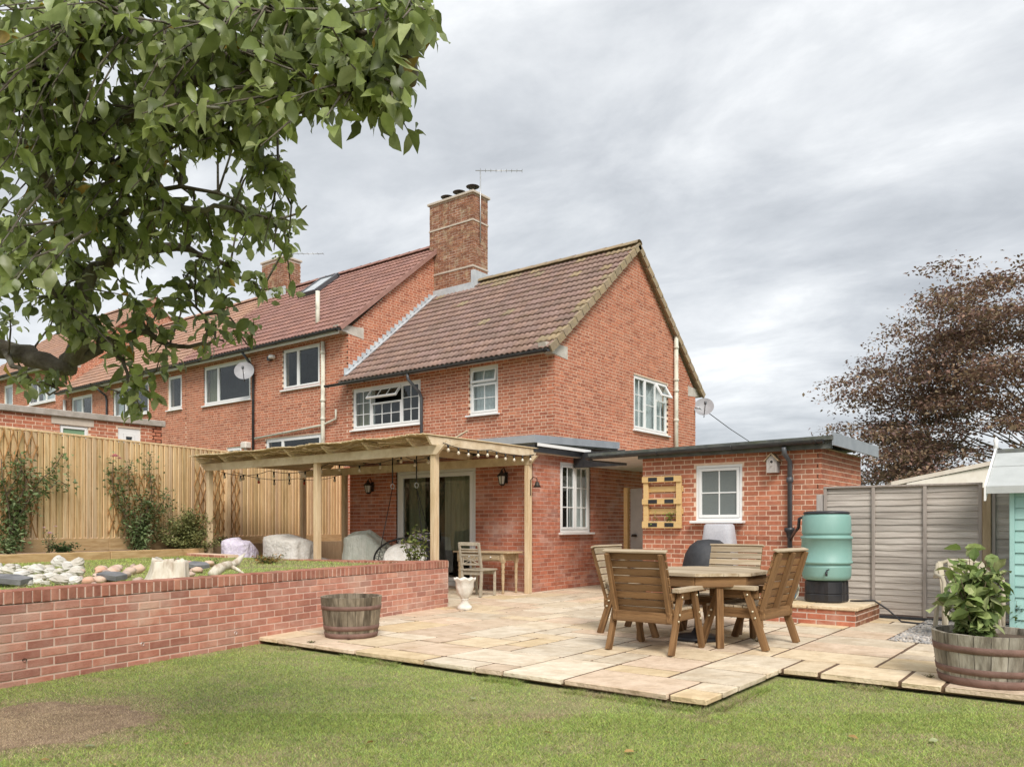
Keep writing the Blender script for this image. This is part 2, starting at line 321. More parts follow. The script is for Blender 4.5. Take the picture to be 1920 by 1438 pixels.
mat('dish', (0.30, 0.30, 0.315), (0.37, 0.37, 0.385), 4, 0.5, spec=0.4)
mat('metal_grey', (0.45, 0.46, 0.47), (0.55, 0.56, 0.57), 5, 0.4, metal=0.6)
mat('white_net', (0.62, 0.62, 0.66), (0.72, 0.72, 0.76), 40, 0.6, 0.5, 120, trans=0.3)
mat('cream_resin', (0.38, 0.335, 0.25), (0.47, 0.42, 0.32), 5, 0.6, 0.1, 40)
mat('gravel', (0.33, 0.32, 0.31), (0.52, 0.50, 0.47), 25, 0.9, 0.5, 60)
mat('bolt', (0.66, 0.60, 0.45), None, 5, 0.35, metal=0.5)
mat('hose_blue', (0.10, 0.25, 0.42), None, 5, 0.4, spec=0.5)
mat('metal_sheet', (0.36, 0.35, 0.33), (0.46, 0.45, 0.42), 3, 0.6, 0.1, 30)
mat('bird_wood', (0.36, 0.33, 0.31), (0.48, 0.44, 0.41), 7, 0.85, 0.4, 40, stretch=(4, 4, 0.6))
mat('roof_beige', (0.56, 0.49, 0.42), (0.66, 0.60, 0.52), 4, 0.8, 0.2, 40)
# ================================================================ brickwork, windows, roofs
BR = {}                      # thing name -> list of bricks
TINTS = [(1, 1, 1), (0.88, 0.84, 0.84), (1.10, 1.07, 1.04), (0.76, 0.70, 0.70), (1.0, 0.93, 0.90), (1.14, 1.16, 1.12), (0.95, 1.0, 1.02), (0.83, 0.78, 0.75)]
def cut(ints, a, b):
    out = []
    for (p, q) in ints:
        if b <= p or a >= q: out.append((p, q)); continue
        if a > p: out.append((p, a))
        if b < q: out.append((b, q))
    return out
def brick_wall(th, name, p0, p1, nrm, z0, z1, holes=(), gable=None, bond='flemish', bm='brick_red', mm='mortar', thick=0.22, bz0=None, near=False,
               course=0.075, label=None, gap=0.015, soldier=False, nobricks=False, s_rng=None, trim0=0.0):
    """vertical wall from p0 to p1 (xy), outward normal nrm, holes (s0,s1,z0,z1); gable = (s_apex, z_apex)"""
    p0 = Vector((*p0, 0)); p1 = Vector((*p1, 0)); d = p1-p0; Ln = d.length; d.normalize(); n = Vector((*nrm, 0)).normalized(); Z = Vector((0, 0, 1))
    M = Matrix((d, -n, Z)).transposed(); b = MB()
    zs = sorted({z0, z1}|{h[2] for h in holes if z0 < h[2] < z1}|{h[3] for h in holes if z0 < h[3] < z1})
    for za, zb in zip(zs[:-1], zs[1:]):
        ints = [(trim0, Ln)]
        for h in holes:
            if h[2] < (za+zb)/2 < h[3]: ints = cut(ints, h[0], h[1])
        for a, c in ints: b.box(p0+d*((a+c)/2)-n*(thick/2)+Z*((za+zb)/2), (c-a, thick, zb-za), M)
    if gable:
        b.prism([p0+Z*z1, p0+d*Ln+Z*z1, p0+d*gable[0]+Z*gable[1]], -n*thick)
    w = b.build(name, mm, th)
    if label: w['label'] = label
    if nobricks: return w
    ang = math.atan2(d.y, d.x); lst = BR.setdefault(th.name, [])
    ztop = gable[1] if gable else z1; zc = z0; row = 0; sol_h = 0.108
    ztop_c = ztop-(sol_h if soldier else 0)
    while zc+course*0.6 < ztop_c:
        h_ = min(course, ztop_c-zc)-gap; zm = zc+course/2
        if bz0 is None or zc >= bz0:
            a, c = 0.0, Ln
            if gable and zm > z1: k = (zm-z1)/(gable[1]-z1); a, c = gable[0]*k, Ln-(Ln-gable[0])*k
            if s_rng: a, c = max(a, s_rng[0]), min(c, s_rng[1])
            ints = [(a, c)] if c > a else []
            for h in holes:
                if h[2] < zm < h[3]: ints = cut(ints, h[0], h[1])
            if bond == 'flemish': pat = [0.215, 0.1025]; off = -0.17 if row % 2 else 0
            elif bond == 'english': pat = [0.215] if row % 4 else [0.1025]; off = -0.11 if row % 2 else 0
            else: pat = [0.215]; off = -0.1125 if row % 2 else 0
            s = off; i = 0
            while s < Ln:
                l = pat[i % len(pat)]; i += 1
                for (a, c) in ints:
                    x0, x1 = max(s, a), min(s+l, c)
                    if x1-x0 > 0.03:
                        lst.append((w, p0+d*((x0+x1)/2)+n*random.uniform(-0.0015, 0.0025)+Z*(zc+gap/2+h_/2), x1-x0, h_, ang, n, random.choices(range(8), (5, 3, 2, 2, 3, 1, 3, 2))[0], bm, near))
                s += l+gap
        zc += course; row += 1
    if soldier:
        s = 0
        while s < Ln-0.03:
            l = min(0.066, Ln-s); lst.append((w, p0+d*(s+l/2)+n*random.uniform(0, 0.003)+Z*(z1-sol_h/2-0.001), l, sol_h-0.004, ang, n, random.choices(range(8), (4, 4, 1, 3, 3, 1, 2, 4))[0], bm, near)); s += 0.066+0.009
    return w
BMESH = {}
def brick_mesh(l, h, t, bm, near):
    key = (round(l, 3), round(h, 3), t, bm, near)
    if key not in BMESH:
        b = MB(); 
        if near: b.cbox((0, 0, 0), (l, 0.06, h), 0.005, tint=TINTS[t])
        else: b.box((0, 0, 0), (l, 0.06, h), tint=TINTS[t])
        BMESH[key] = b.mesh('brick', bm)
    return BMESH[key]
def emit_bricks(th, limit=300, sink=0.026):
    """the bricks that show largest become objects, the rest one joined part per wall"""
    lst = BR.pop(th.name, []); sc_l = []
    for k, br in enumerate(lst):
        x, y, dd = pj(br[1]); face = max(0.05, br[5].dot((CAM-br[1]).normalized()))
        ok = dd > 0.1 and 0 < x < 1920 and 0 < y < 1438 and br[5].dot(CAM-br[1]) > 0
        sc_l.append((br[2]*br[3]*face/dd**2 if ok else 0, k))
    sc_l.sort(reverse=True); top = {k for s_, k in sc_l[:limit] if s_ > 0}; rest = {}
    for k, br in enumerate(lst):
        w, c, l, h, ang, n, t, bm, near = br; c = c-n*sink
        if k in top:
            o = bpy.data.objects.new('brick', brick_mesh(l, h, t, bm, near)); COL.objects.link(o); o.parent = w
            o.location = c-Vector(w['_org']); o.rotation_euler = (0, 0, ang)
        else:
            key = (w.name, bm)
            if key not in rest: rest[key] = (w, MB())
            dv = Vector((math.cos(ang), math.sin(ang), 0)); nv = Vector((-dv.y, dv.x, 0)); M = Matrix((dv, nv, Vector((0, 0, 1)))).transposed()
            (rest[key][1].cbox(c, (l, 0.06, h), 0.005, M, TINTS[t]) if near else rest[key][1].box(c, (l, 0.06, h), M, TINTS[t]))
    for (wn, bm), (w, b) in rest.items(): tag(b.build('brickwork', bm, w), kind='stuff')

def window(th, p0, d, n, w, h, z, lights, fw=0.055, depth=0.07, recess=0.06, frame='upvc', inside='dark_room', curtains=None, sill=0.10, pane_mat='glass', name='window', room=0.9, label=None, sill_mat=None, cf=0.045):
    """casement window. p0: xy point of its left end on the outer wall face (seen from outside), d along, n outward.
       lights: list of (s0,s1,z0,z1,cols,rows,open_deg,hinge) in fractions of the opening"""
    d = Vector((*d[:2], 0)).normalized(); n = Vector((*n[:2], 0)).normalized(); Z = Vector((0, 0, 1)); P = Vector((p0[0], p0[1], z)); M = Matrix((d, -n, Z)).transposed()
    b = MB()
    def bar(par, s0, s1, z0, z1, dep, rec, ch=0.004):
        par.cbox(P+d*((s0+s1)/2)+Z*((z0+z1)/2)-n*(rec+dep/2), (s1-s0, dep, z1-z0), ch, M)
    bar(b, 0, w, 0, fw, depth, recess); bar(b, 0, w, h-fw, h, depth, recess); bar(b, 0, fw, fw, h-fw, depth, recess); bar(b, w-fw, w, fw, h-fw, depth, recess)
    win = b.build(name, frame, th)
    if label: win['label'] = label
    iw, ih = w-2*fw, h-2*fw
    edges_s = sorted({round(l[0], 3) for l in lights}|{round(l[1], 3) for l in lights}); mull = MB(); have = False
    for l in lights:
        s0, s1, z0, z1 = fw+iw*l[0], fw+iw*l[1], fw+ih*l[2], fw+ih*l[3]; cols, rows = l[4], l[5]; od = l[6] if len(l) > 6 else 0
        c = MB(); pm = MB(); g = MB()
        def bx(mb, a0, a1, b0, b1, dp, rc): 
            cc = Vector(((a0+a1)/2, rc+dp/2, (b0+b1)/2)); mb.cbox(cc, (a1-a0, dp, b1-b0), 0.003)
        S0, S1, Z0, Z1 = s0+0.004, s1-0.004, z0+0.004, z1-0.004
        bx(c, S0, S1, Z0, Z0+cf, 0.05, recess-0.012); bx(c, S0, S1, Z1-cf, Z1, 0.05, recess-0.012); bx(c, S0, S0+cf, Z0+cf, Z1-cf, 0.05, recess-0.012); bx(c, S1-cf, S1, Z0+cf, Z1-cf, 0.05, recess-0.012)
        gb = 0.02
        for i in range(1, cols): x = S0+cf+(S1-S0-2*cf)*i/cols; bx(c, x-gb/2, x+gb/2, Z0+cf, Z1-cf, 0.022, recess+0.004)
        for i in range(1, rows): y = Z0+cf+(Z1-Z0-2*cf)*i/rows; bx(c, S0+cf, S1-cf, y-gb/2, y+gb/2, 0.021, recess+0.0045)
        panes = []
        for i in range(cols):
            for j in range(rows):
                x0 = S0+cf+(S1-S0-2*cf)*i/cols; x1 = S0+cf+(S1-S0-2*cf)*(i+1)/cols; y0 = Z0+cf+(Z1-Z0-2*cf)*j/rows; y1 = Z0+cf+(Z1-Z0-2*cf)*(j+1)/rows
                q = MB(); q.bb((x0+0.003, recess+0.014, y0+0.003), (x1-0.003, recess+0.019, y1-0.003)); panes.append(q)
        def xf(mb):
            hz = Vector((0, recess, Z1)); Rm = Matrix.Rotation(R(-od), 3, 'X') if od else None
            for k, v in enumerate(mb.v):
                v = Vector(v)
                if Rm: v = Rm @ (v-hz)+hz
                mb.v[k] = tuple(P+d*v.x-n*v.y+Z*v.z)
        xf(c); cs = c.build('casement', frame, win)
        for q in panes: xf(q); q.build('pane', pane_mat, win)
    rm = MB(); r0, r1 = recess+depth+0.02, recess+depth+room; t = 0.02
    def rb(a0, a1, y0, y1, b0, b1, m): m.box(P+d*((a0+a1)/2)-n*((y0+y1)/2)+Z*((b0+b1)/2), (a1-a0, y1-y0, b1-b0), M)
    rb(-0.02, w+0.02, r1, r1+t, -0.02, h+0.02, rm); rb(-0.04, -0.02, r0, r1, -0.02, h+0.02, rm); rb(w+0.02, w+0.04, r0, r1, -0.02, h+0.02, rm); rb(-0.02, w+0.02, r0, r1, -0.04, -0.02, rm); rb(-0.02, w+0.02, r0, r1, h+0.02, h+0.04, rm)
    rm.build('interior', inside, win)
    for cu in (curtains or []):
        c0, c1, zb, cm = cu; cb = MB(); k = max(6, int((c1-c0)*w*28)); pts = []
        for i in range(k+1):
            s = w*(c0+(c1-c0)*i/k); y = recess+depth+0.07+0.02*math.sin(i*1.9)+0.008*math.sin(i*4.1); pts.append(P+d*s-n*y)
        vs = [p+Z*(zb*h) for p in pts]+[p+Z*(h-0.01) for p in pts]
        cb.add(vs, [(i, i+1, k+2+i, k+1+i) for i in range(k)], smooth=True); cb.build('curtain', cm, win)
    if sill:
        sb = MB(); sb.cbox(P+d*(w/2)-Z*0.021+n*(sill/2-recess-0.02+0.0), (w+0.10, sill+recess+0.02, 0.04), 0.006, M); sb.build('sill', sill_mat or frame, win)
    return win

def tile_mesh(w, g, mname, tint, nroll=2):
    key = ('tile', round(w, 3), round(g, 3), mname, tint, nroll)
    if key not in BMESH:
        b = MB(); k = 4*nroll; vs = []
        ov = 0.055; lift = 0.03
        def hgt(i):
            ph = (i/k*nroll) % 1.0; return 0.034*max(0, math.sin(math.pi*ph))**1.3
        for (v, base) in ((0, lift), (g+ov, lift-0.03*(g+ov)/g)):
            for i in range(k+1): vs.append((w*i/k, v, base+hgt(i)))
        for i in range(k+1): vs.append((w*i/k, 0.002, lift+hgt(i)-0.022))
        fs = [(i, i+1, k+2+i, k+1+i) for i in range(k)]+[(2*(k+1)+i, 2*(k+1)+i+1, i+1, i) for i in range(k)]
        b.add(vs, fs, tint); b.sm = [True]*k+[False]*k
        BMESH[key] = b.mesh('roof_tile', mname)
    return BMESH[key]
TT = [(1, 1, 1), (0.88, 0.88, 0.9), (1.1, 1.06, 1.03), (0.96, 0.92, 0.9), (1.04, 1.02, 1.06)]
def tiled_roof(th, name, eave0, eave1, ridge_dir, slope_len, mname, tw=0.30, gauge=0.32, limit=300, base='black_plastic', lichen=None, skip=None):
    """eave0->eave1 along the eave (left to right seen from outside), ridge_dir = unit vector up the slope"""
    e0, e1 = Vector(eave0), Vector(eave1); u = (e1-e0); Ln = u.length; u.normalize(); v = Vector(ridge_dir).normalized(); n = u.cross(v).normalized()
    M = Matrix((u, v, n)).transposed(); b = MB(); b.prism([e0-n*0.01, e1-n*0.01, e1+v*slope_len-n*0.01, e0+v*slope_len-n*0.01], -n*0.06)
    rf = b.build(name, base, th); q = M.to_4x4().to_quaternion(); nc = round(Ln/tw); tw = Ln/nc; nr = round(slope_len/gauge); gauge = slope_len/nr; L = []
    for r_ in range(nr):
        for c in range(nc):
            p = e0+u*(c*tw)+v*(r_*gauge); 
            if skip and skip(c*tw, r_*gauge): continue
            x, y, dd = pj(p); ok = dd > 0.1 and -20 < x < 1940 and -20 < y < 1450
            mm = mname
            if lichen and random.random() < lichen(c*tw, r_*gauge, Ln, slope_len): mm = 'tile_lichen'
            L.append((1/dd if ok else 0, p, mm, random.choice(TT)))
    L.sort(key=lambda t: -t[0]); rest = {}
    for k, (s_, p, mm, t) in enumerate(L):
        me = tile_mesh(tw, gauge, mm, t)
        if k < limit and s_ > 0:
            o = bpy.data.objects.new('roof_tile', me); COL.objects.link(o); o.parent = rf; o.location = p-Vector(rf['_org']); o.rotation_mode = 'QUATERNION'; o.rotation_quaternion = q
        else:
            mb = rest.setdefault(mm, MB()); kk = 8; vs = [p+M @ Vector(vv.co) for vv in me.vertices]
            mb.add(vs, [tuple(pp.vertices) for pp in me.polygons], t); 
    for mm, mb in rest.items(): mb.sm = ([True]*8+[False]*8)*(len(mb.f)//16); tag(mb.build('roof_tiles', mm, rf), kind='stuff')
    return rf
def ridge_tiles(th, a, b, mname, r=0.13, ln=0.45, parent=None):
    a, b = Vector(a), Vector(b); d = (b-a); Ln = d.length; d.normalize(); k = round(Ln/ln); side = d.cross(Vector((0, 0, 1)))
    for i in range(k):
        m = MB(); vs = []
        for j, e_ in ((0, 0.0), (1, Ln/k+0.03)):
            p = a+d*(i*Ln/k+e_)
            for q in range(9):
                t = math.pi*q/8; vs.append(p+side*(math.cos(t)*r)+Vector((0, 0, math.sin(t)*r*0.8+(0.012 if j else 0.0))))
        m.add(vs, [(q, q+1, 10+q, 9+q) for q in range(8)], random.choice(TT), True); m.build('ridge_tile', mname, parent or th)
def gutter(th, a, b, r=0.06, mname='black_plastic'):
    a, b = Vector(a), Vector(b); d = (b-a); Ln = d.length; d.normalize(); side = d.cross(Vector((0, 0, 1))); m = MB(); vs = []
    for e_ in (0, Ln):
        for rr in (r, r-0.008):
            for q in range(9):
                t = math.pi+math.pi*q/8; vs.append(a+d*e_+side*(math.cos(t)*rr)+Vector((0, 0, math.sin(t)*rr)))
    fs = [(q, q+1, 18+q+1, 18+q) for q in range(8)]+[(9+q+1, 9+q, 27+q, 27+q+1) for q in range(8)]+[(0, 18, 27, 9), (17, 35, 26, 8)]
    fs += [tuple(range(9))[::-1], tuple(range(18, 27))]
    m.add(vs, fs, (1, 1, 1), False)
    k = max(2, int(Ln/1.2))
    for i in range(k+1):
        p = a+d*(0.1+(Ln-0.2)*i/k); m.tube([p+side*(r+0.006)*math.cos(math.pi*(1+q/6))+Vector((0, 0, (r+0.006)*math.sin(math.pi*(1+q/6)))) for q in range(7)], 0.008, 4)
    return m.build('gutter', mname, th)
def downpipe(th, pts, r=0.038, mname='black_plastic', collars=(), name='downpipe'):
    m = MB(); m.tube(pts, r, 10)
    for c in collars: m.lathe([(r, -0.04), (r+0.014, -0.035), (r+0.014, 0.035), (r, 0.04)], c, 12)
    return m.build(name, mname, th)
# ================================================================ the setting: ground, lawn, patio
LAWN_Z = -0.075
def wallX(Y): return -6.95-0.158*(Y-2.52)          # front face of the long garden wall
def fenceX(Y): return -13.446-0.2*Y                 # board fence line
def sleeperX(Y): return fenceX(Y)+0.78
def sheet(name, poly, z, m, kind='structure', sub=0):
    b = MB(); b.prism([(x, y, z) for x, y in poly], (0, 0, -0.05)); o = b.build(name, m); return tag(o, kind=kind)
g = sheet('ground', [(-400, -300), (400, -300), (400, 500), (-400, 500)], -0.16, 'ground'); 
lw = sheet('lawn', [(-9, -6), (9, -6), (9, 7.0), (-7.9, 7.0)], LAWN_Z, 'lawn_soil')
# ---- patio: joint bed with every flagstone laid on it
patio = sheet('patio', [(-6.0, 5.21), (-2.30, 5.21), (-2.30, 6.71), (1.2, 6.71), (1.2, 12.2), (-16.0, 14.1), (-16.0, 9.02), (-8.02, 8.9), (-7.1, 5.21)], -0.005, 'joint')
SL_T = [(1, 1, 1), (1.04, 1.01, 0.96), (0.95, 0.87, 0.82), (1.06, 0.95, 0.90), (0.98, 0.96, 0.93), (1.05, 0.98, 0.86), (0.97, 0.87, 0.82), (1.10, 1.09, 1.08), (1.03, 0.93, 0.75), (0.90, 0.87, 0.84)]
U = 0.30; gx0, gy0, nx, ny = -14.25, 5.16, 51, 31
occ = np.zeros((nx, ny), bool)
def allowed(i, j):
    x, y = gx0+(i+0.5)*U, gy0+(j+0.5)*U
    if x > 1.1: return False
    if x > -2.25 and y < 6.7: return False
    if x > -1.95 and y > 8.95: return False                      # gravel strip by the fence
    if y < 8.9 and x < wallX(y)-0.30: return False
    if x < -8.4 and y > 11.75 and x > -13.3: return False         # extension stands here
    if -6.4 < x < -3.4 and y > 11.95: return False                # outbuilding
    if -3.4 < x and y > 11.3: return False
    return True
for j in range(ny):
    for i in range(nx):
        if occ[i, j] or not allowed(i, j): continue
        opts = [(3, 2), (2, 2), (2, 3), (2, 1), (1, 2), (3, 2), (1, 1), (2, 2), (3, 1)]; random.shuffle(opts); opts.append((1, 1))
        for (a, c) in opts:
            if i+a > nx or j+c > ny: continue
            if all(not occ[p, q] and allowed(p, q) for p in range(i, i+a) for q in range(j, j+c)):
                occ[i:i+a, j:j+c] = True; jt = 0.029
                x0, x1, y0, y1 = gx0+i*U+jt/2, gx0+(i+a)*U-jt/2, gy0+j*U+jt/2, gy0+(j+c)*U-jt/2
                cx, cy = (x0+x1)/2, (y0+y1)/2
                b = MB(); b.cbox((0, 0, -0.02), (x1-x0, y1-y0, 0.04), 0.005, tint=jit(random.choice(SL_T), 0.06))
                for k, v in enumerate(b.v): b.v[k] = (v[0]+random.uniform(-0.004, 0.004), v[1]+random.uniform(-0.004, 0.004), v[2]+random.uniform(-0.0015, 0.0015))
                o = bpy.data.objects.new('paving_slab', b.mesh('paving_slab', 'slab')); COL.objects.link(o); o.parent = patio
                o.location = Vector((cx, cy, random.uniform(-0.002, 0.002)))-Vector(patio['_org']); break
# edge slabs on the lawn side rest on a thin mortar bed
# ---- gravel strip between patio and lapped fence
sheet('gravel_bed', [(-1.95, 8.96), (0.6, 8.96), (0.6, 11.3), (-1.95, 11.3)], -0.004, 'soil')
def pebbles(name, n, area, z, smin, smax, material, tints, cat=None, label=None, parent=None):
    ico = []; b = MB(); b.lathe([(0.0, -0.5), (0.42, -0.28), (0.5, 0.0), (0.40, 0.3), (0.0, 0.5)], n=6); base = np.array(b.v, np.float32); tri = []
    for f in b.f: tri += [(f[0], f[1], f[2]), (f[0], f[2], f[3])]
    tri = np.array(tri); nv, nt_ = len(base), len(tri)
    V = np.zeros((n*nv, 3), np.float32); Fc = np.zeros((n*nt_, 3), np.int32); T = np.zeros((n*nt_, 3), np.float32)
    for k in range(n):
        x, y = area(); s = np.random.uniform(smin, smax)*np.array([1, np.random.uniform(.6, 1), np.random.uniform(.45, .7)]); a = np.random.uniform(0, 6.28)
        p = base*s*(1+np.random.uniform(-.12, .12, (nv, 1))); q = p.copy(); q[:, 0] = p[:, 0]*math.cos(a)-p[:, 1]*math.sin(a); q[:, 1] = p[:, 0]*math.sin(a)+p[:, 1]*math.cos(a)
        V[k*nv:(k+1)*nv] = q+np.array([x, y, z+s[2]*0.35]); Fc[k*nt_:(k+1)*nt_] = tri+k*nv; T[k*nt_:(k+1)*nt_] = np.array(random.choice(tints))*np.random.uniform(.85, 1.15)
    return raw_object(name, V, Fc, T, material, parent)
np.random.seed(3)
gv = pebbles('gravel', 9000, lambda: (random.uniform(-1.93, 0.5), random.uniform(8.98, 11.2)), -0.002, 0.018, 0.042, 'gravel', [(1, 1, 1), (1.2, 1.15, 1.1), (0.8, 0.8, 0.82), (1.1, 1.0, 0.9)])
tag(gv, 'grey mixed gravel strip between patio and lapped fence', 'gravel', kind='stuff')
# ---- raised lawn behind the long wall
RZ0 = 0.61
rl = sheet('raised_lawn', [(wallX(0)-0.2, 0), (wallX(8.6)-0.2, 8.6), (-14.35, 8.72), (sleeperX(8.7)+0.02, 8.7), (sleeperX(0)+0.02, 0)], RZ0, 'lawn_soil')
bed = sheet('planting_bed', [(sleeperX(0)-0.04, 0), (sleeperX(8.85)-0.04, 8.85), (fenceX(8.85)-0.3, 8.85), (fenceX(0)-0.3, 0)], 0.72, 'soil')
bk = MB(); bk.prism([(wallX(0)-0.2, 0, RZ0-0.05), (wallX(8.6)-0.2, 8.6, RZ0-0.05), (-14.6, 8.6, RZ0-0.05), (fenceX(0)-0.3, 0, RZ0-0.05)], (0, 0, -0.7)); tag(bk.build('terrace_earth', 'soil'), kind='structure')
pb = sheet('bank', [(fenceX(8.9)-0.9, 8.9), (fenceX(8.9)+0.45, 8.9), (fenceX(14)+0.45, 14.1), (fenceX(14)-0.9, 14.1)], 0.80, 'soil')
bk = MB(); bk.prism([(fenceX(8.9)-0.9, 8.9, 0.75), (fenceX(8.9)+0.45, 8.9, 0.75), (fenceX(14)+0.45, 14.1, 0.75), (fenceX(14)-0.9, 14.1, 0.75)], (0, 0, -0.9)); tag(bk.build('bank_earth', 'soil'), kind='structure')

# ---- the worn patch of bare earth in the lawn
dc0 = CAM+ray(95, 1362)*((LAWN_Z-EYE)/ray(95, 1362).z); bpv = []
for i in range(40):
    a = 2*math.pi*i/40; r0 = 1.06+0.14*math.sin(3*a+1)+0.09*math.sin(7*a)+random.uniform(-0.05, 0.05); q = dc0+FWD*(0.05+0.60*r0*math.sin(a))+RGT*(-0.12+0.60*r0*math.cos(a)); bpv.append((max(q.x, wallX(q.y)+0.02), q.y, LAWN_Z+0.004))
b = MB(); b.prism(bpv, (0, 0, -0.02)); tag(b.build('bare_earth', 'bare_earth'), kind='structure')
# ---- grass blades
def vnoise(x, y, s, seed):
    r_ = np.random.default_rng(seed); tb = r_.random((64, 64)); u, v = x*s+100, y*s+100; iu, iv = np.floor(u).astype(int), np.floor(v).astype(int); fu, fv = u-iu, v-iv; fu = fu*fu*(3-2*fu); fv = fv*fv*(3-2*fv)
    A = tb[iu % 64, iv % 64]; B = tb[(iu+1) % 64, iv % 64]; C = tb[iu % 64, (iv+1) % 64]; D = tb[(iu+1) % 64, (iv+1) % 64]
    return (A*(1-fu)+B*fu)*(1-fv)+(C*(1-fu)+D*fu)*fv
def fbm(x, y, s, seed): return 0.5*vnoise(x, y, s, seed)+0.3*vnoise(x, y, s*2.1, seed+1)+0.2*vnoise(x, y, s*4.3, seed+2)
dead_c = onZ(95, 1362, LAWN_Z)
def grass(name, x, y, z, hmin, hmax, wd, label, dead=True, lush=1.0, alldry=False):
    n = len(x); f1 = fbm(x, y, 0.9, 11); f2 = fbm(x, y, 3.2, 21)
    dry = 0.07+np.clip((f1-0.50)*3.6, 0, 1)*0.55+np.clip((f2-0.55)*5, 0, 1)*0.45
    if dead:
        e_ = np.sqrt((((x-dead_c.x)*FWD.x+(y-dead_c.y)*FWD.y-0.05)/0.80)**2+(((x-dead_c.x)*RGT.x+(y-dead_c.y)*RGT.y+0.12)/0.80)**2)+(f2-0.5)*1.0
        dd = np.clip((1.15-e_)*1.5, 0, 1); dry = np.clip(dry+dd*1.5, 0, 1)
        keep = rng.random(n) > dd*0.42; x, y, z, dry, f1, f2 = x[keep], y[keep], z[keep], dry[keep], f1[keep], f2[keep]; n = len(x)
    a = rng.uniform(0, 2*np.pi, n); lean = rng.uniform(0.4, 2.4, n); h = rng.uniform(hmin, hmax, n)*(1-0.35*dry); w = wd*rng.uniform(0.7, 1.3, n)
    dx, dy = np.cos(a), np.sin(a); la = rng.uniform(0, 2*np.pi, n)
    V = np.zeros((n, 3, 3), np.float32); V[:, 0] = np.stack([x-dx*w, y-dy*w, z-0.004], 1); V[:, 1] = np.stack([x+dx*w, y+dy*w, z-0.004], 1)
    V[:, 2] = np.stack([x+np.cos(la)*h*lean, y+np.sin(la)*h*lean, z+h], 1)
    gcol = np.array([[0.41, 0.53, 0.145]])*rng.uniform(0.30, 1.65, (n, 1))*(1+0.25*(f1[:, None]-0.5)); gcol[:, 0] *= rng.uniform(0.85, 1.25, n)
    dcol = np.array([[0.62, 0.49, 0.32]])*rng.uniform(0.30, 1.35, (n, 1)); pick = (rng.random(n) < dry) | alldry
    col = np.where(pick[:, None], dcol, gcol*lush)
    return tag(raw_object(name, V.reshape(-1, 3), np.arange(n*3).reshape(-1, 3), col, 'grass'), label, 'grass', kind='stuff')
def lawn_pts(n, dmin, dmax):
    d = rng.uniform(dmin, dmax, n); u = rng.uniform(-0.78, 1.0, n)
    x = FWD.x*d+RGT.x*u*d; y = FWD.y*d+RGT.y*u*d
    ok = (x > wallX(y)+0.01) & ~((y > 5.15) & (x < -2.24) & (y < 9)) & (y < 6.65)
    return x[ok], y[ok]
xs, ys = zip(lawn_pts(400000, 2.9, 5.4), lawn_pts(400000, 4.9, 8.8))
x, y = np.concatenate(xs), np.concatenate(ys)
grass('grass', x, y, np.full(len(x), LAWN_Z), 0.007, 0.021, 0.0023, 'mown lawn with yellowed patches in front of the patio')
qa, qb = rng.normal(0, 0.42, 30000), rng.normal(0, 0.45, 30000); x = dc0.x+FWD.x*(0.05+qa)+RGT.x*(qb-0.12); y = dc0.y+FWD.y*(0.05+qa)+RGT.y*(qb-0.12); ok = x > wallX(y)+0.02
grass('dry_grass', x[ok], y[ok], np.full(ok.sum(), LAWN_Z+0.004), 0.003, 0.012, 0.0026, 'dead straw coloured grass over the bare earth patch', dead=False, alldry=True)
nn_ = 60000; y = rng.uniform(2, 8.6, nn_); t_ = rng.random(nn_); x = wallX(y)-0.15+(sleeperX(y)-wallX(y)+0.15)*t_
grass('grass', x, y, np.full(nn_, RZ0), 0.012, 0.03, 0.004, 'short lawn on the raised terrace behind the brick wall', dead=False, lush=1.1)
# lush fringe left uncut along slab edges
ex = np.concatenate([rng.uniform(-6.9, -2.2, 9000), rng.normal(-2.19, 0.02, 3500), rng.uniform(-2.2, 1.0, 6000)]); ey = np.concatenate([rng.normal(5.11, 0.03, 9000), rng.uniform(5.2, 6.6, 3500), rng.normal(6.60, 0.03, 6000)])
ok = fbm(ex, ey, 1.7, 5) > 0.45
grass('grass', ex[ok], ey[ok], np.full(ok.sum(), LAWN_Z), 0.02, 0.05, 0.0022, 'longer uncut grass fringing the patio edge', dead=False, lush=0.8)
# ================================================================ the near house with its flat-roofed extension
GX, HY, HY2, EX, EY = -9.70, 14.23, 21.40, -8.40, 11.64
PX = -16.35                                   # party line with the next house
EAVE, RIDGE_Y = 5.0, 17.82
def rectY(x0, x1, y0, y1, Y):
    """pixel rectangle on a wall plane Y=const -> X0, X1, z0, z1"""
    a, b = onY(x0, (y0+y1)/2, Y), onY(x1, (y0+y1)/2, Y); xm = (x0+x1)/2
    return a.x, b.x, onY(xm, y1, Y).z, onY(xm, y0, Y).z
def rectX(x0, x1, y0, y1, X):
    a, b = onX(x0, y0, X), onX(x1, y0, X); xm = (x0+x1)/2
    return a.y, b.y, onX(xm, y1, X).z, onX(xm, y0, X).z
house = thing('brick_house', 'red brick end house with brown tiled roof and flat-roofed rear extension', 'house', (GX, HY, 0))
w1 = rectY(661, 789, 712, 802, HY); w2 = rectY(880, 934, 683, 777, HY); w3 = rectX(1188, 1252, 710, 811, GX)
w1 = (w1[0], w1[1], w1[2]+0.02, 4.80); w2 = (w2[0], w2[1], w2[2], 4.88)
L_h = GX-PX
brick_wall(house, 'rear_wall', (PX, HY), (GX, HY), (0, -1), 0, EAVE, [(w1[0]-PX, w1[1]-PX, w1[2], w1[3]), (w2[0]-PX, w2[1]-PX, w2[2], w2[3])], bz0=0.6)
RIDGE_Z = 8.22
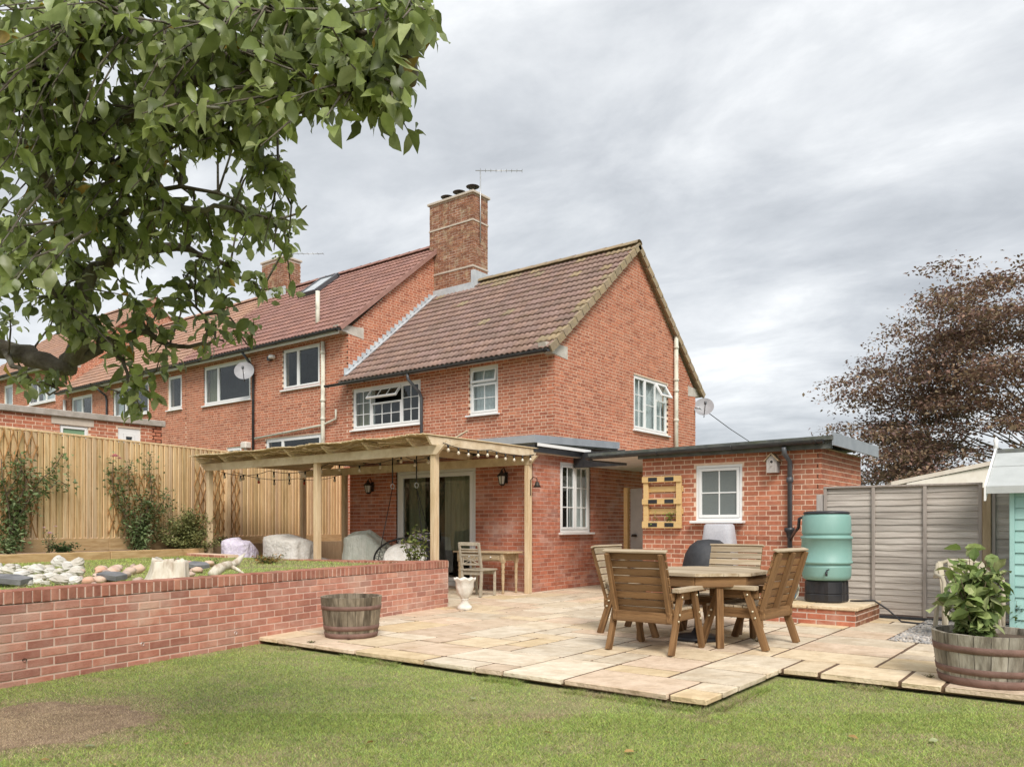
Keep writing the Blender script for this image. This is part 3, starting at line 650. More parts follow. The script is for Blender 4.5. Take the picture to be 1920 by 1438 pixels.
brick_wall(house, 'gable_wall', (GX, HY), (GX, HY2), (1, 0), 0, EAVE, [(w3[0]-HY, w3[1]-HY, w3[2], w3[3])], gable=(RIDGE_Y-HY, RIDGE_Z+0.02), bz0=2.2, trim0=0.22)
brick_wall(house, 'front_wall', (GX-0.22, HY2), (PX, HY2), (0, 1), 0, EAVE, nobricks=True)
# windows
window(house, (w1[0], HY), (1, 0), (0, -1), w1[1]-w1[0], w1[3]-w1[2], w1[2],
       [(0, .27, 0, 1, 2, 3), (.27, .73, 0, .62, 3, 2), (.27, .73, .64, 1, 3, 1, 38), (.73, 1, 0, 1, 2, 3)], curtains=[(0.02, 0.26, 0.02, 'curtain_olive'), (0.16, 0.27, 0.02, 'curtain')], recess=0.03)
window(house, (w2[0], HY), (1, 0), (0, -1), w2[1]-w2[0], w2[3]-w2[2], w2[2], [(0, 1, 0, .66, 2, 2), (0, 1, .68, 1, 2, 1, 10)], curtains=[(0.02, 0.98, 0.02, 'curtain')], recess=0.03, sill=0.13)
window(house, (GX, w3[0]), (0, 1), (1, 0), w3[1]-w3[0], w3[3]-w3[2], w3[2], [(0, .33, 0, 1, 2, 3), (.33, .66, 0, 1, 1, 2), (.66, 1, 0, .66, 2, 2), (.66, 1, .68, 1, 1, 1, 30)], curtains=[(0.0, 1.0, 0.02, 'curtain')], recess=0.03)
# roof
ov = 0.34; th_r = math.atan2(RIDGE_Z-EAVE, RIDGE_Y-HY); ez = EAVE-0.02-ov*math.tan(th_r)*0.25+0.04
e_y = HY-ov; sl = Vector((0, RIDGE_Y-e_y, RIDGE_Z-ez)); VX = GX+0.10
def lich(s, v, Ln, SLn):
    r_ = Ln-s; return max(0.0, 0.75-r_/0.9)*0.9+max(0, (v-SLn+0.9)/0.9)*0.6+0.015+(0.5 if (1.6 < s < 2.9 and SLn-2.2 < v) else 0)*0.3
roof = tiled_roof(house, 'roof', (PX-0.05, e_y, ez), (VX, e_y, ez), sl, sl.length, 'tile_brown', lichen=lich)
sl2 = Vector((0, RIDGE_Y-(HY2+ov), RIDGE_Z-ez)); b = MB(); e2 = HY2+ov
b.prism([(VX, e2, ez+0.03), (PX, e2, ez+0.03), (PX, RIDGE_Y, RIDGE_Z+0.03), (VX, RIDGE_Y, RIDGE_Z+0.03)], (0, -0.06*math.sin(th_r), -0.07)); b.build('roof_slope', 'tile_lichen', house)
ridge_tiles(house, (PX+1.6, RIDGE_Y, RIDGE_Z+0.02), (VX+0.01, RIDGE_Y, RIDGE_Z+0.02), 'tile_lichen', parent=roof)
# cloaked verge tiles stepping up both slopes of the gable
for sgn, y_e in ((1, e_y), (-1, e2)):
    k = 16; dv = (Vector((0, RIDGE_Y, RIDGE_Z))-Vector((0, y_e, ez)))/k
    for i in range(k):
        p = Vector((VX, y_e, ez))+dv*i; vb = MB(); nrm = Vector((0, -dv.z*sgn, dv.y*sgn)).normalized()
        vb.prism([p+nrm*(-0.09), p+dv*1.06+nrm*(-0.115), p+dv*1.06+nrm*0.045, p+nrm*0.07], (0.05, 0, 0), random.choice(TT)); vb.build('verge_tile', 'tile_lichen', roof)
b = MB(); b.bb((PX, e_y+0.03, EAVE-0.06), (GX+0.02, HY+0.001-0.004, EAVE-0.03)); b.bb((PX, e_y+0.0, EAVE-0.13), (GX+0.02, e_y+0.028, ez+0.0)); b.build('soffit_board', 'soffit', house)
gutter(house, (PX-0.42, e_y-0.07, ez-0.04), (GX+0.12, e_y-0.07, ez-0.02))
for y0, s in ((HY, -1), (HY2, 1)):
    b = MB(); b.prism([(GX+0.012, y0-s*0.50, EAVE-0.15), (GX+0.012, y0+s*0.30, EAVE-0.08), (GX+0.012, y0+s*0.36, EAVE+0.10), (GX+0.012, y0-s*0.50, EAVE+0.14)], (-0.20, 0, 0)); b.build('corbel_stone', 'concrete', house)
dpx = onY(790, 760, HY-0.06).x
downpipe(house, [(dpx-0.12, e_y-0.07, ez-0.08), (dpx-0.12, e_y-0.06, ez-0.20), (dpx-0.02, HY-0.10, ez-0.5), (dpx, HY-0.055, ez-0.62), (dpx, HY-0.055, 2.5)], mname='grey_plastic')
# pale soil stack on the gable
p_ = onX(1268, 700, GX+0.09)
downpipe(house, [(GX+0.09, p_.y, 2.2), (GX+0.09, p_.y, onX(1268, 630, GX+0.09).z)], 0.058, 'pipe_pale', [(GX+0.09, p_.y, onX(1268, yy, GX).z) for yy in (655, 715, 735, 790)], 'soil_stack')
# stepped lead flashing against the neighbour's gable
b = MB()
for i in range(22):
    k0 = i/22; y = e_y+0.2+(RIDGE_Y-0.35-e_y-0.2)*k0; z = ez+(y-e_y)*(RIDGE_Z-ez)/(RIDGE_Y-e_y)
    b.bb((PX+0.004, y, z+0.0), (PX+0.022, y+0.21, z+0.26), tint=jit((1, 1, 1), 0.12)); 
    dvv = sl.normalized(); 
    b.prism([(PX, y, z+0.075), (PX+0.17, y, z+0.085), (PX+0.17, y+0.2, z+0.085+0.2*math.tan(th_r)), (PX, y+0.2, z+0.075+0.2*math.tan(th_r))], (0, 0, -0.02), jit((1, 1, 1), 0.1))
b.build('flashing', 'lead', house)
# chimney on the party line
CXa, CXb, CYa, CYb, CZ = -16.52, -14.82, 17.58, 18.25, 10.78
ch = MB(); ch.bb((CXa, CYa, 7.6), (CXb, CYb, CZ)); chm = ch.build('chimney', 'mortar_grey', house)
def chimney_bricks(th, part, xa, xb, ya, yb, z0, z1, bm):
    lst = BR.setdefault(th.name, [])
    for (p0, p1, n) in (((xa, ya), (xb, ya), (0, -1)), ((xb, ya), (xb, yb), (1, 0))):
        p0 = Vector((*p0, 0)); p1 = Vector((*p1, 0)); d = p1-p0; Ln = d.length; d.normalize(); n = Vector((*n, 0)); zc = z0; row = 0
        while zc < z1-0.03:
            s = -0.1 if row % 2 else 0
            while s < Ln:
                x0, x1 = max(s, 0), min(s+0.215, Ln)
                if x1-x0 > 0.03: lst.append((part, p0+d*((x0+x1)/2)+n*random.uniform(-0.004, 0.004)+Vector((0, 0, zc+0.0375)), x1-x0, 0.064, math.atan2(d.y, d.x), n, random.randrange(8), bm, False))
                s += 0.226
            zc += 0.075; row += 1
chimney_bricks(house, chm, CXa, CXb, CYa, CYb, 7.6, CZ-0.02, 'brick_old')
b = MB(); b.bb((CXa-0.06, CYa-0.06, CZ), (CXb+0.06, CYb+0.06, CZ+0.07), ch=0.01); b.build('capping', 'render_patch', chm)
for zb_ in (9.99, 8.66): b = MB(); b.bb((CXa-0.02, CYa-0.02, zb_), (CXb+0.02, CYb+0.02, zb_+0.045)); b.build('string_course', 'render_patch', chm)
b = MB(); b.bb((CXb-0.05, CYa-0.035, 8.0), (CXb+0.08, CYb, 8.55)); b.bb((CXa, CYa-0.05, 7.9), (CXb, CYa-0.012, 8.20)); b.build('chimney_flashing', 'lead', chm)
for i, cx in enumerate((-16.1, -15.62, -15.1)):
    b = MB(); z = CZ+0.07; cy = 17.9; b.lathe([(0.10, 0), (0.10, 0.10), (0.085, 0.12)], (cx, cy, z), 12)
    for k in range(3): a = k*2.1; b.tube([(cx+0.08*math.cos(a), cy+0.08*math.sin(a), z+0.1), (cx+0.11*math.cos(a), cy+0.11*math.sin(a), z+0.2+i*0.03)], 0.008, 4)
    b.lathe([(0.0, 0.27), (0.12, 0.25), (0.20, 0.215), (0.19, 0.205), (0.0, 0.20)], (cx, cy, z+i*0.03), 16); b.build('chimney_cowl', 'iron', chm)
# ---------------- extension
d1 = rectY(743, 892, 878, 1128, EY); x1w = rectX(1050, 1107, 868, 998, EX); EXL = -13.3; EZ = 2.57
door = (d1[0]-EXL, d1[1]-EXL, 0.02, d1[3]); 
brick_wall(house, 'extension_wall', (EXL, EY), (EX, EY), (0, -1), 0, EZ, [door], bond='stretcher', bm='brick_ext', mm='mortar_pink', gap=0.013)
brick_wall(house, 'extension_side_wall', (EX, EY), (EX, 17.5), (1, 0), 0, EZ, [(x1w[0]-EY, x1w[1]-EY, x1w[2], x1w[3])], bond='stretcher', bm='brick_ext', mm='mortar_pink', gap=0.013, trim0=0.22)
brick_wall(house, 'extension_left_wall', (EXL, HY), (EXL, EY+0.22), (-1, 0), 0, EZ, nobricks=True)
window(house, (EX, x1w[0]), (0, 1), (1, 0), x1w[1]-x1w[0], x1w[3]-x1w[2], x1w[2], [(0, .5, 0, 1, 2, 3), (.5, 1, 0, 1, 2, 3)], curtains=[(0.5, 0.96, 0.02, 'curtain'), (0.02, 0.2, 0.55, 'curtain')], recess=0.02, room=0.6)
# french doors
dw, dh = d1[1]-d1[0], d1[3]-0.02
dr = window(house, (d1[0], EY), (1, 0), (0, -1), dw, dh, 0.02, [(0, .5, 0, 1, 1, 1), (.5, 1, 0, 1, 1, 1)], fw=0.09, cf=0.075, curtains=[(0.10, 0.30, 0.02, 'curtain_olive'), (0.56, 0.93, 0.3, 'curtain_olive')], recess=0.03, sill=0, name='french_door', room=1.4)
for sx in (-1, 1):
    b = MB(); c = Vector((d1[0]+dw/2+sx*0.05, EY-0.03, 1.02)); b.cbox(c, (0.03, 0.02, 0.2), 0.005); b.tube([c+Vector((0, -0.01, 0.03)), c+Vector((0, -0.05, 0.03)), c+Vector((sx*0.13, -0.05, 0.03))], 0.01, 6); b.build('handle', 'upvc', dr)
# flat roof with grey trim
b = MB(); b.prism([(EXL-0.2, EY-0.24, EZ+0.06), (EX+0.20, EY-0.24, EZ+0.06), (EX+0.20, HY+0.10, EZ+0.16), (GX+0.01, HY+0.10, EZ+0.16), (GX+0.01, HY-0.012, EZ+0.14), (EXL-0.2, HY-0.012, EZ+0.14)], (0, 0, 0.10)); exr = b.build('extension_roof', 'felt', house)
b = MB(); b.bb((EXL-0.22, EY-0.275, EZ+0.09), (EX+0.235, EY-0.243, EZ+0.225)); b.prism([(EX+0.203, EY-0.243, EZ+0.09), (EX+0.203, HY+0.12, EZ+0.20), (EX+0.203, HY+0.12, EZ+0.335), (EX+0.203, EY-0.243, EZ+0.225)], (0.032, 0, 0)); b.build('roof_trim', 'fascia_grey', exr)
b = MB(); b.bb((EXL-0.2, EY-0.236, EZ-0.07), (EX+0.196, EY-0.21, EZ+0.085)); b.bb((EX+0.17, EY-0.20, EZ-0.07), (EX+0.196, HY-0.5, EZ+0.085)); b.build('fascia_board', 'black_plastic', exr)
b = MB(); b.bb((EXL-0.2, EY-0.205, EZ-0.055), (EX+0.165, EY-0.003, EZ-0.035)); b.bb((EX+0.003, EY, EZ-0.055), (EX+0.165, HY-0.5, EZ-0.035)); b.build('soffit_board', 'soffit', exr)
b = MB(); b.bb((EX+0.236, EY-0.2, EZ+0.03), (EX+0.262, EY+1.55, EZ+0.085)); b.build('batten', 'upvc', exr)
b = MB(); b.beam((EX+0.02, EY+0.05, EZ-0.05), (EX+0.14, EY+1.45, EZ-0.05), 0.10, 0.05); b.build('timber_fillet', 'soffit', exr)
# little tiled lean-to on the gable
q0 = onX(1185, 838, GX+0.6); b = MB(); b.prism([(GX+0.004, q0.y-0.2, 3.0), (GX+0.004, q0.y+2.2, 3.0), (GX+0.75, q0.y+2.2, 2.72), (GX+0.75, q0.y-0.2, 2.72)], (0, 0, 0.05)); b.build('lean_to_roof', 'coping', house)
emit_bricks(house, 300)

# ================================================================ the rest of the terrace
def row_house(label, xl, xr, eave, ridge, tile, wins, bz0, tile_limit, brick_limit, gable_right=True, downs=(), brick_from=None):
    t = thing('terraced_house', label, 'house', (xr, HY, 0), group=None); Lh = xr-xl; holes = []
    rects = []
    for wdef in wins:
        r_ = rectY(*wdef[0], HY); r_ = (max(r_[0], xl+0.05), min(r_[1], xr-0.05), r_[2], min(r_[3], eave-0.16)); rects.append((r_, wdef)); holes.append((r_[0]-xl, r_[1]-xl, r_[2], r_[3]))
    brick_wall(t, 'rear_wall', (xl, HY), (xr, HY), (0, -1), 0, eave, holes, bz0=bz0)
    for r_, wdef in rects:
        window(t, (r_[0], HY), (1, 0), (0, -1), r_[1]-r_[0], r_[3]-r_[2], r_[2], wdef[1], curtains=wdef[2], recess=0.03, sill=0.10, room=0.8)
    brick_wall(t, 'gable_wall', (xr, HY), (xr, HY2), (1, 0), 0, eave, gable=(RIDGE_Y-HY, ridge+0.02), bz0=eave-1.8, trim0=0.22)
    ezz = eave-0.02; sl_ = Vector((0, RIDGE_Y-e_y, ridge-ezz))
    rf = tiled_roof(t, 'roof', (xl, e_y, ezz), (xr+0.10, e_y, ezz), sl_, sl_.length, tile, limit=tile_limit)
    b = MB(); b.prism([(xr+0.08, HY2+ov, ezz), (xl, HY2+ov, ezz), (xl, RIDGE_Y, ridge), (xr+0.08, RIDGE_Y, ridge)], (0, 0, -0.06)); b.build('roof_slope', tile, t)
    ridge_tiles(t, (xl, RIDGE_Y, ridge+0.02), (xr+0.1, RIDGE_Y, ridge+0.02), tile, parent=rf)
    b = MB(); d_ = sl_.normalized(); nn = Vector((0, -d_.z, d_.y)); p = Vector((xr+0.09, e_y, ezz)); b.prism([p-nn*0.06, p+sl_-nn*0.06, p+sl_+nn*0.055, p+nn*0.055], (0.035, 0, 0)); b.build('verge_board', tile, rf)
    b = MB(); b.bb((xl, e_y+0.03, eave-0.06), (xr+0.02, HY-0.003, eave-0.03)); b.bb((xl, e_y, eave-0.15), (xr+0.02, e_y+0.028, ezz)); b.build('soffit_board', 'paint_white', t)
    gutter(t, (xl, e_y-0.07, ezz-0.04), (xr+0.12, e_y-0.07, ezz-0.02))
    b = MB(); b.prism([(xr+0.012, HY+0.55, eave-0.15), (xr+0.012, HY-0.30, eave-0.06), (xr+0.012, HY-0.36, eave+0.08), (xr+0.012, HY+0.55, eave+0.16)], (-0.20, 0, 0)); b.build('corbel_stone', 'concrete', t)
    return t, rf
N1L, N2L = -24.2, -32.8
n1, n1r = row_house('red brick terraced house with bright red tiled roof, rooflight and pale soil pipe', N1L, PX, 6.40, 9.58, 'tile_red',
   [((530, 600, 648, 727), [(0, .40, 0, 1, 1, 1), (.40, 1, 0, 1, 1, 1)], None), ((382, 470, 680, 755), [(0, .30, 0, 1, 1, 1), (.30, 1, 0, 1, 1, 1)], [(0.03, 0.22, 0.02, 'curtain_olive')]),
    ((498, 602, 818, 880), [(0, .30, 0, 1, 1, 1), (.30, 1, 0, 1, 1, 1)], None), ((425, 453, 838, 900), [(0, 1, 0, 1, 1, 1)], None)], 0.8, 300, 300)
xs_ = onY(605, 700, HY-0.1).x
downpipe(n1, [(xs_, HY-0.09, 1.5), (xs_, HY-0.09, 6.2)], 0.058, 'pipe_pale', [(xs_, HY-0.09, z) for z in (3.0, 4.1, 4.6, 5.9)], 'soil_stack')
tpt = onY(609, 560, e_y+0.8); downpipe(n1, [(tpt.x, e_y+0.55, 6.5), (tpt.x, e_y+0.55, 7.75)], 0.06, 'pipe_pale', name='vent_pipe')
xd = onY(474, 740, HY-0.06).x; downpipe(n1, [(xd-0.05, e_y-0.05, 6.3), (xd-0.03, HY-0.08, 5.95), (xd, HY-0.05, 5.8), (xd, HY-0.05, 2.3)])
wpa, wpb, wpc = onY(630, 785, HY-0.07), onY(605, 797, HY-0.07), onY(478, 822, HY-0.07)
downpipe(n1, [wpa+Vector((0, 0, 0.25)), wpa, wpb, wpc], 0.03, 'pipe_pale', name='waste_pipe')
fb = MB(); fp = onY(461, 835, HY-0.1); fb.cbox(fp, (0.28, 0.22, 0.2), 0.03); fb.tube([fp+Vector((0, 0, -0.1)), fp+Vector((0, 0, -0.6))], 0.05, 10); fb.build('boiler_flue', 'soffit', n1)
# rooflight
sdir_ = Vector((0, RIDGE_Y-e_y, 9.58-6.38)).normalized(); nrm_ = Vector((0, -sdir_.z, sdir_.y))
def roof_pt(px, py, lift=0.0):
    d = ray(px, py); p0 = Vector((0, e_y, 6.38)); t = (p0-CAM).dot(nrm_)/d.dot(nrm_); return CAM+d*t+nrm_*lift
c_ = roof_pt(600, 541); M_ = Matrix((Vector((1, 0, 0)), sdir_, nrm_)).transposed(); b = MB()
for (ox, oy, sx, sy) in ((-0.42, 0, 0.09, 1.2), (0.42, 0, 0.09, 1.2), (0, 0.6, 0.93, 0.09), (0, -0.6, 0.93, 0.09)): b.cbox(c_+M_ @ Vector((ox, oy, 0.11)), (sx, sy, 0.13), 0.008, M_)
rl_ = b.build('rooflight', 'grey_plastic', n1); b = MB(); b.box(c_+M_ @ Vector((0, 0, 0.13)), (0.76, 1.12, 0.02), M_); b.build('pane', 'lead', rl_)
emit_bricks(n1, 300)
n2, _ = row_house('red brick terraced house with paler tiled roof, half hidden by apple leaves', N2L, N1L, 6.38, 9.55, 'tile_pale',
   [((315, 341, 704, 768), [(0, 1, 0, 1, 1, 1)], None), ((212, 279, 722, 780), [(0, .35, 0, 1, 1, 1), (.35, 1, 0, 1, 1, 1)], [(0.03, 0.18, 0.02, 'curtain')]), ((134, 173, 742, 790), [(0, .5, 0, 1, 1, 1), (.5, 1, 0, 1, 1, 1)], [(0.03, 0.3, 0.02, 'curtain')])], 3.4, 0, 0)
downpipe(n2, [onY(181, 728, e_y-0.05), onY(198, 742, HY-0.06), onY(200, 752, HY-0.05), onY(200, 860, HY-0.05)])
downpipe(n2, [onY(121, 750, HY-0.08), onY(121, 850, HY-0.08)], 0.055, 'paint_white', name='soil_stack')
emit_bricks(n2, 0)
# chimney between them
c2 = MB(); xa, xb = N1L-0.55, N1L+0.75; c2.bb((xa, 17.5, 9.0), (xb, 18.2, 10.65)); c2p = c2.build('chimney', 'mortar_grey', n2); chimney_bricks(n2, c2p, xa, xb, 17.5, 18.2, 9.0, 10.6, 'brick_old'); emit_bricks(n2, 0)
b = MB(); b.bb((xa-0.05, 17.45, 10.65), (xb+0.05, 18.25, 10.72), ch=0.01); b.build('capping', 'render_patch', c2p)
b = MB(); b.bb((xa-0.1, 17.44, 9.2), (xb+0.1, 17.49, 9.62)); b.build('flashing', 'lead', c2p)
n3, _ = row_house('tall red brick house at the uphill end of the terrace', -41.5, N2L, 7.6, 10.8, 'tile_pale',
   [((53, 104, 712, 756), [(0, .33, 0, 1, 1, 1), (.33, .66, 0, 1, 1, 1), (.66, 1, 0, 1, 1, 1)], [(0.4, 0.98, 0.02, 'curtain')]), ((8, 24, 722, 770), [(0, 1, 0, 1, 1, 1)], [(0.0, 0.98, 0.02, 'curtain')])], 4.0, 0, 0)
emit_bricks(n3, 0)

# ================================================================ neighbour's low brick outhouse behind the fence
no = thing('outhouse', 'low brick outhouse with concrete coping showing above the board fence', 'outbuilding', (-16.75, 9.25, 0.6)); NX, NY0, NY1, NZ = -16.75, 3.0, onX(303, 800, -16.75).y, 3.36
r1, r2 = rectX(112, 166, 798, 840, NX), rectX(221, 264, 803, 842, NX)
brick_wall(no, 'wall', (NX, NY0), (NX, NY1), (1, 0), 0.6, NZ, [(r1[0]-NY0, r1[1]-NY0, 1.9, r1[3]), (r2[0]-NY0, r2[1]-NY0, 1.9, r2[3])], bz0=2.3)
brick_wall(no, 'end_wall', (NX, NY1), (NX-3, NY1), (0, 1), 0.6, NZ, nobricks=True)
b = MB(); b.bb((NX-3.1, NY0, NZ), (NX+0.07, NY1+0.06, NZ+0.13), ch=0.012); b.build('coping', 'coping', no)
b = MB(); b.bb((NX-0.1, r1[0]-0.16, r1[3]+0.004), (NX+0.018, r1[1]+0.10, r1[3]+0.22)); b.build('lintel', 'render_patch', no)
window(no, (NX, r1[0]), (0, 1), (1, 0), r1[1]-r1[0], r1[3]-1.9, 1.9, [(0, 1, 0, 1, 1, 1)], recess=0.02, pane_mat='frosted_green', sill=0, fw=0.02)
window(no, (NX, r2[0]), (0, 1), (1, 0), r2[1]-r2[0], r2[3]-1.9, 1.9, [(0, 1, 0, 1, 1, 1)], recess=0.02, fw=0.13, sill=0)
emit_bricks(no, 300)

# ================================================================ flat-roofed brick outbuilding beside the passage
OX0, OX1, OY, OY2, OZ = -6.31, -3.43, 11.86, 14.05, 2.34
ob = thing('brick_outbuilding', 'small flat-roofed brick outbuilding with white window and black drainpipe', 'outbuilding', (OX0, OY, 0))
r_ = rectY(1305, 1392, 871, 976, OY)
brick_wall(ob, 'front_wall', (OX0, OY), (OX1, OY), (0, -1), 0, OZ, [(r_[0]-OX0, r_[1]-OX0, r_[2], r_[3])], bm='brick_red', mm='mortar')
brick_wall(ob, 'side_wall', (OX1, OY), (OX1, OY2), (1, 0), 0, OZ, bm='brick_red', mm='mortar', trim0=0.22)
brick_wall(ob, 'passage_wall', (OX0, OY2), (OX0, OY+0.22), (-1, 0), 0, OZ, nobricks=True)
brick_wall(ob, 'back_wall', (OX1, OY2), (OX0, OY2), (0, 1), 0, OZ, nobricks=True)
window(ob, (r_[0], OY), (1, 0), (0, -1), r_[1]-r_[0], r_[3]-r_[2], r_[2], [(0, 1, 0, 1, 2, 2)], recess=0.01, pane_mat='frosted', sill=0.16, fw=0.045)
b = MB(); b.prism([(OX1+0.22, OY-0.22, OZ+0.07), (-7.24, OY-0.22, OZ+0.03), (-7.24, 13.0, OZ+0.06), (EX+0.02, 13.0, OZ+0.06), (EX+0.02, 17.0, OZ+0.1), (OX1+0.22, OY2+0.2, OZ+0.12)], (0, 0, 0.06)); obr = b.build('flat_roof', 'felt', ob)
b = MB(); b.prism([(OX0-0.005, OY-0.18, OZ+0.02), (-7.22, OY-0.18, OZ-0.015), (-7.22, 13.0, OZ+0.01), (EX+0.02, 13.0, OZ+0.01), (EX+0.02, 16.9, OZ+0.05), (OX0-0.005, 16.9, OZ+0.05)], (0, 0, 0.02)); b.build('soffit_board', 'paint_white', obr)
b = MB(); b.bb((-7.27, OY-0.21, OZ-0.03), (-7.245, 13.0, OZ+0.10)); b.build('fascia_board', 'black_plastic', obr)
b = MB(); b.bb((OX1+0.205, OY-0.2, OZ-0.01), (OX1+0.235, OY2+0.2, OZ+0.17)); b.build('roof_trim', 'fascia_grey', obr)
b = MB(); b.bb((OX0, OY-0.17, OZ-0.05), (OX1+0.2, OY-0.145, OZ+0.06)); b.build('eaves_board', 'felt', obr)
b = MB(); b.bb((EX+0.01, 12.96, OZ-0.03), (-7.27, 12.985, OZ+0.26)); b.build('fascia_return', 'black_plastic', obr)
gutter(ob, (-7.26, OY-0.24, OZ+0.035), (OX1+0.10, OY-0.24, OZ+0.075), r=0.055)
dx_ = onY(1481, 900, OY-0.06).x
downpipe(ob, [(dx_-0.03, OY-0.24, OZ+0.0), (dx_-0.03, OY-0.20, OZ-0.10), (dx_, OY-0.06, OZ-0.2), (dx_, OY-0.06, 0.1)], 0.036, 'grey_plastic', [(dx_, OY-0.06, 1.87), (dx_, OY-0.06, 1.10)])
b = MB(); b.lathe([(0.036, -0.10), (0.05, -0.03), (0.075, 0.0), (0.075, 0.05), (0.06, 0.05)], (dx_, OY-0.075, 1.12), 14); b.build('hopper', 'black_plastic', ob)
emit_bricks(ob, 300)
# gate in the covered passage
gt = thing('passage_gate', 'pale grey gate with timber post in the covered passage', 'gate', (-7.4, 14.0, 0))
b = MB(); b.bb((-7.72, 13.99, 0.06), (-6.45, 14.03, 1.93), ch=0.006); b.build('gate_leaf', 'metal_sheet', gt)
b = MB(); b.bb((-7.84, 13.93, 0.0), (-7.75, 14.02, 1.95), ch=0.006); b.build('gate_post', 'pallet', gt)
b = MB(); b.lathe([(0.05, 0.0), (0.06, 0.02), (0.04, 0.05), (0.0, 0.05)], (-7.62, 13.96, 0.98), 10); b.build('handle', 'iron', gt)
# ================================================================ garden walls
gw = thing('garden_wall', 'long low red brick retaining wall with brick-on-edge coping beside the lawn', 'wall', (wallX(5), 5, LAWN_Z))
WA, WB = (wallX(0.4), 0.4), (wallX(8.86), 8.86); dW = Vector((WB[0]-WA[0], WB[1]-WA[1], 0)); LW = dW.length; dW.normalize(); nW = Vector((dW.y, -dW.x, 0))
ztop = 0.685; brick_wall(gw, 'wall', WA, WB, nW[:2], ztop-0.112-0.075*10, ztop-0.112, bond='stretcher', bm='brick_garden', mm='mortar_pink', near=True, gap=0.010)
emit_bricks(gw, 300)
def coping_row(th, a, b, depth=0.225, hgt=0.105, pitch=0.075, bm='brick_coping', side=None):
    a, b = Vector(a), Vector(b); d = b-a; Ln = d.length; d.normalize(); ang = math.atan2(d.y, d.x); sd = side or Vector((d.y, -d.x, 0)); k = int(Ln/pitch)
    for i in range(k):
        p = a+d*(pitch*(i+0.5))-sd*(depth/2-0.012+random.uniform(-0.003, 0.003))+Vector((0, 0, -hgt/2+random.uniform(-0.003, 0.003))); t = random.choices(range(8), (4, 4, 2, 3, 3, 1, 2, 4))[0]; key = ('cop', t, bm)
        if key not in BMESH: m = MB(); m.cbox((0, 0, 0), (0.066, depth, hgt), 0.006, tint=TINTS[t]); BMESH[key] = m.mesh('coping_brick', bm)
        o = bpy.data.objects.new('coping_brick', BMESH[key]); COL.objects.link(o); o.parent = th; o.location = p-Vector(th['_org']); o.rotation_euler = (0, 0, ang)
    m = MB(); m.beam(a-sd*(depth/2-0.012)+Vector((0, 0, -hgt/2-0.006)), b-sd*(depth/2-0.012)+Vector((0, 0, -hgt/2-0.006)), depth-0.012, hgt-0.012, 0); m.build('coping_mortar', 'mortar_pink', th)
coping_row(gw, (*WA, ztop), (*WB, ztop), side=nW)
for px, py in ((45, 1237), (266, 1207), (441, 1186)):       # weep pipes
    d = ray(px, py); P0 = Vector((*WA, 0)); t = (P0-CAM).dot(nW)/d.dot(nW); c = CAM+d*t; b = MB(); b.tube([c-nW*0.03, c+nW*0.012], [0.016, 0.016], 10, cap=False); b.tube([c-nW*0.03, c-nW*0.0], [0.011, 0.011], 10); b.build('weep_pipe', 'paint_white' if px > 100 else 'iron', gw)
rw = thing('terrace_edging', 'brick-on-edge kerb along the pergola side of the raised lawn', 'wall', (-11, 8.7, 0))
E0, E1, E2 = (-8.10, 8.84, 0.668), (-11.2, 8.62, 0.625), (-12.75, 8.50, 0.60)
for a, b_ in ((E0, E1), (E1, E2)):
    coping_row(rw, a, b_); m = MB(); sd = (Vector(b_)-Vector(a)); sd = Vector((sd.y, -sd.x, 0)).normalized(); m.prism([Vector(a)-sd*0.20+Vector((0, 0, -0.11)), Vector(b_)-sd*0.20+Vector((0, 0, -0.11)), Vector(b_)+Vector((0, 0, -0.11)), Vector(a)+Vector((0, 0, -0.11))], (0, 0, -0.56)); m.build('footing', 'brick_garden', rw)
pr = thing('brick_pier', 'short brick pier at the foot of the corner pergola post', 'wall', (-13.5, 8.4, 0.5)); 
brick_wall(pr, 'pier_front', (-14.35, 8.42), (-12.85, 8.30), (0.08, -1), 0.44, 0.665, bond='stretcher', bm='brick_garden', thick=0.3, near=True, gap=0.012)
emit_bricks(pr, 300)

# ================================================================ close-board fence on the left
fd = Vector((-0.2, 1, 0)).normalized(); fn = Vector((fd.y, -fd.x, 0)); FB, FT = 0.74, 2.81
fe = thing('board_fence', 'tall new close-board fence of pale vertical pine boards', 'fence', (fenceX(6), 6, 0.8))
Y = 3.4; i = 0; var = []
for k in range(8):
    m = MB(); t = jit((1, 1, 1), 0.2); m.prism([(-0.048, 0.0, 0), (0.052, 0.016, 0), (0.052, 0.042, 0), (-0.048, 0.012, 0)], (0, 0, FT-0.03-FB-0.23), (t[0], t[1]*random.uniform(.97, 1.03), t[2]*random.uniform(.9, 1.1))); var.append(m.mesh('board', 'fence_pine'))
ang = math.atan2(fd.y, fd.x)
while Y < 14.0:
    o = bpy.data.objects.new('board', random.choice(var)); COL.objects.link(o); o.parent = fe
    o.location = Vector((fenceX(Y), Y, FB+0.23+random.uniform(-0.004, 0.004)))-Vector(fe['_org'])-fn*0.0; o.rotation_euler = (0, 0, ang+math.pi); Y += 0.112*fd.y; i += 1
def fbeam(name, y0, y1, off, zc, w, h, m='fence_pine'):
    b = MB(); b.beam(Vector((fenceX(y0), y0, zc))+fn*off, Vector((fenceX(y1), y1, zc))+fn*off, w, h, 0.005); return b.build(name, m, fe)
ya = 3.4
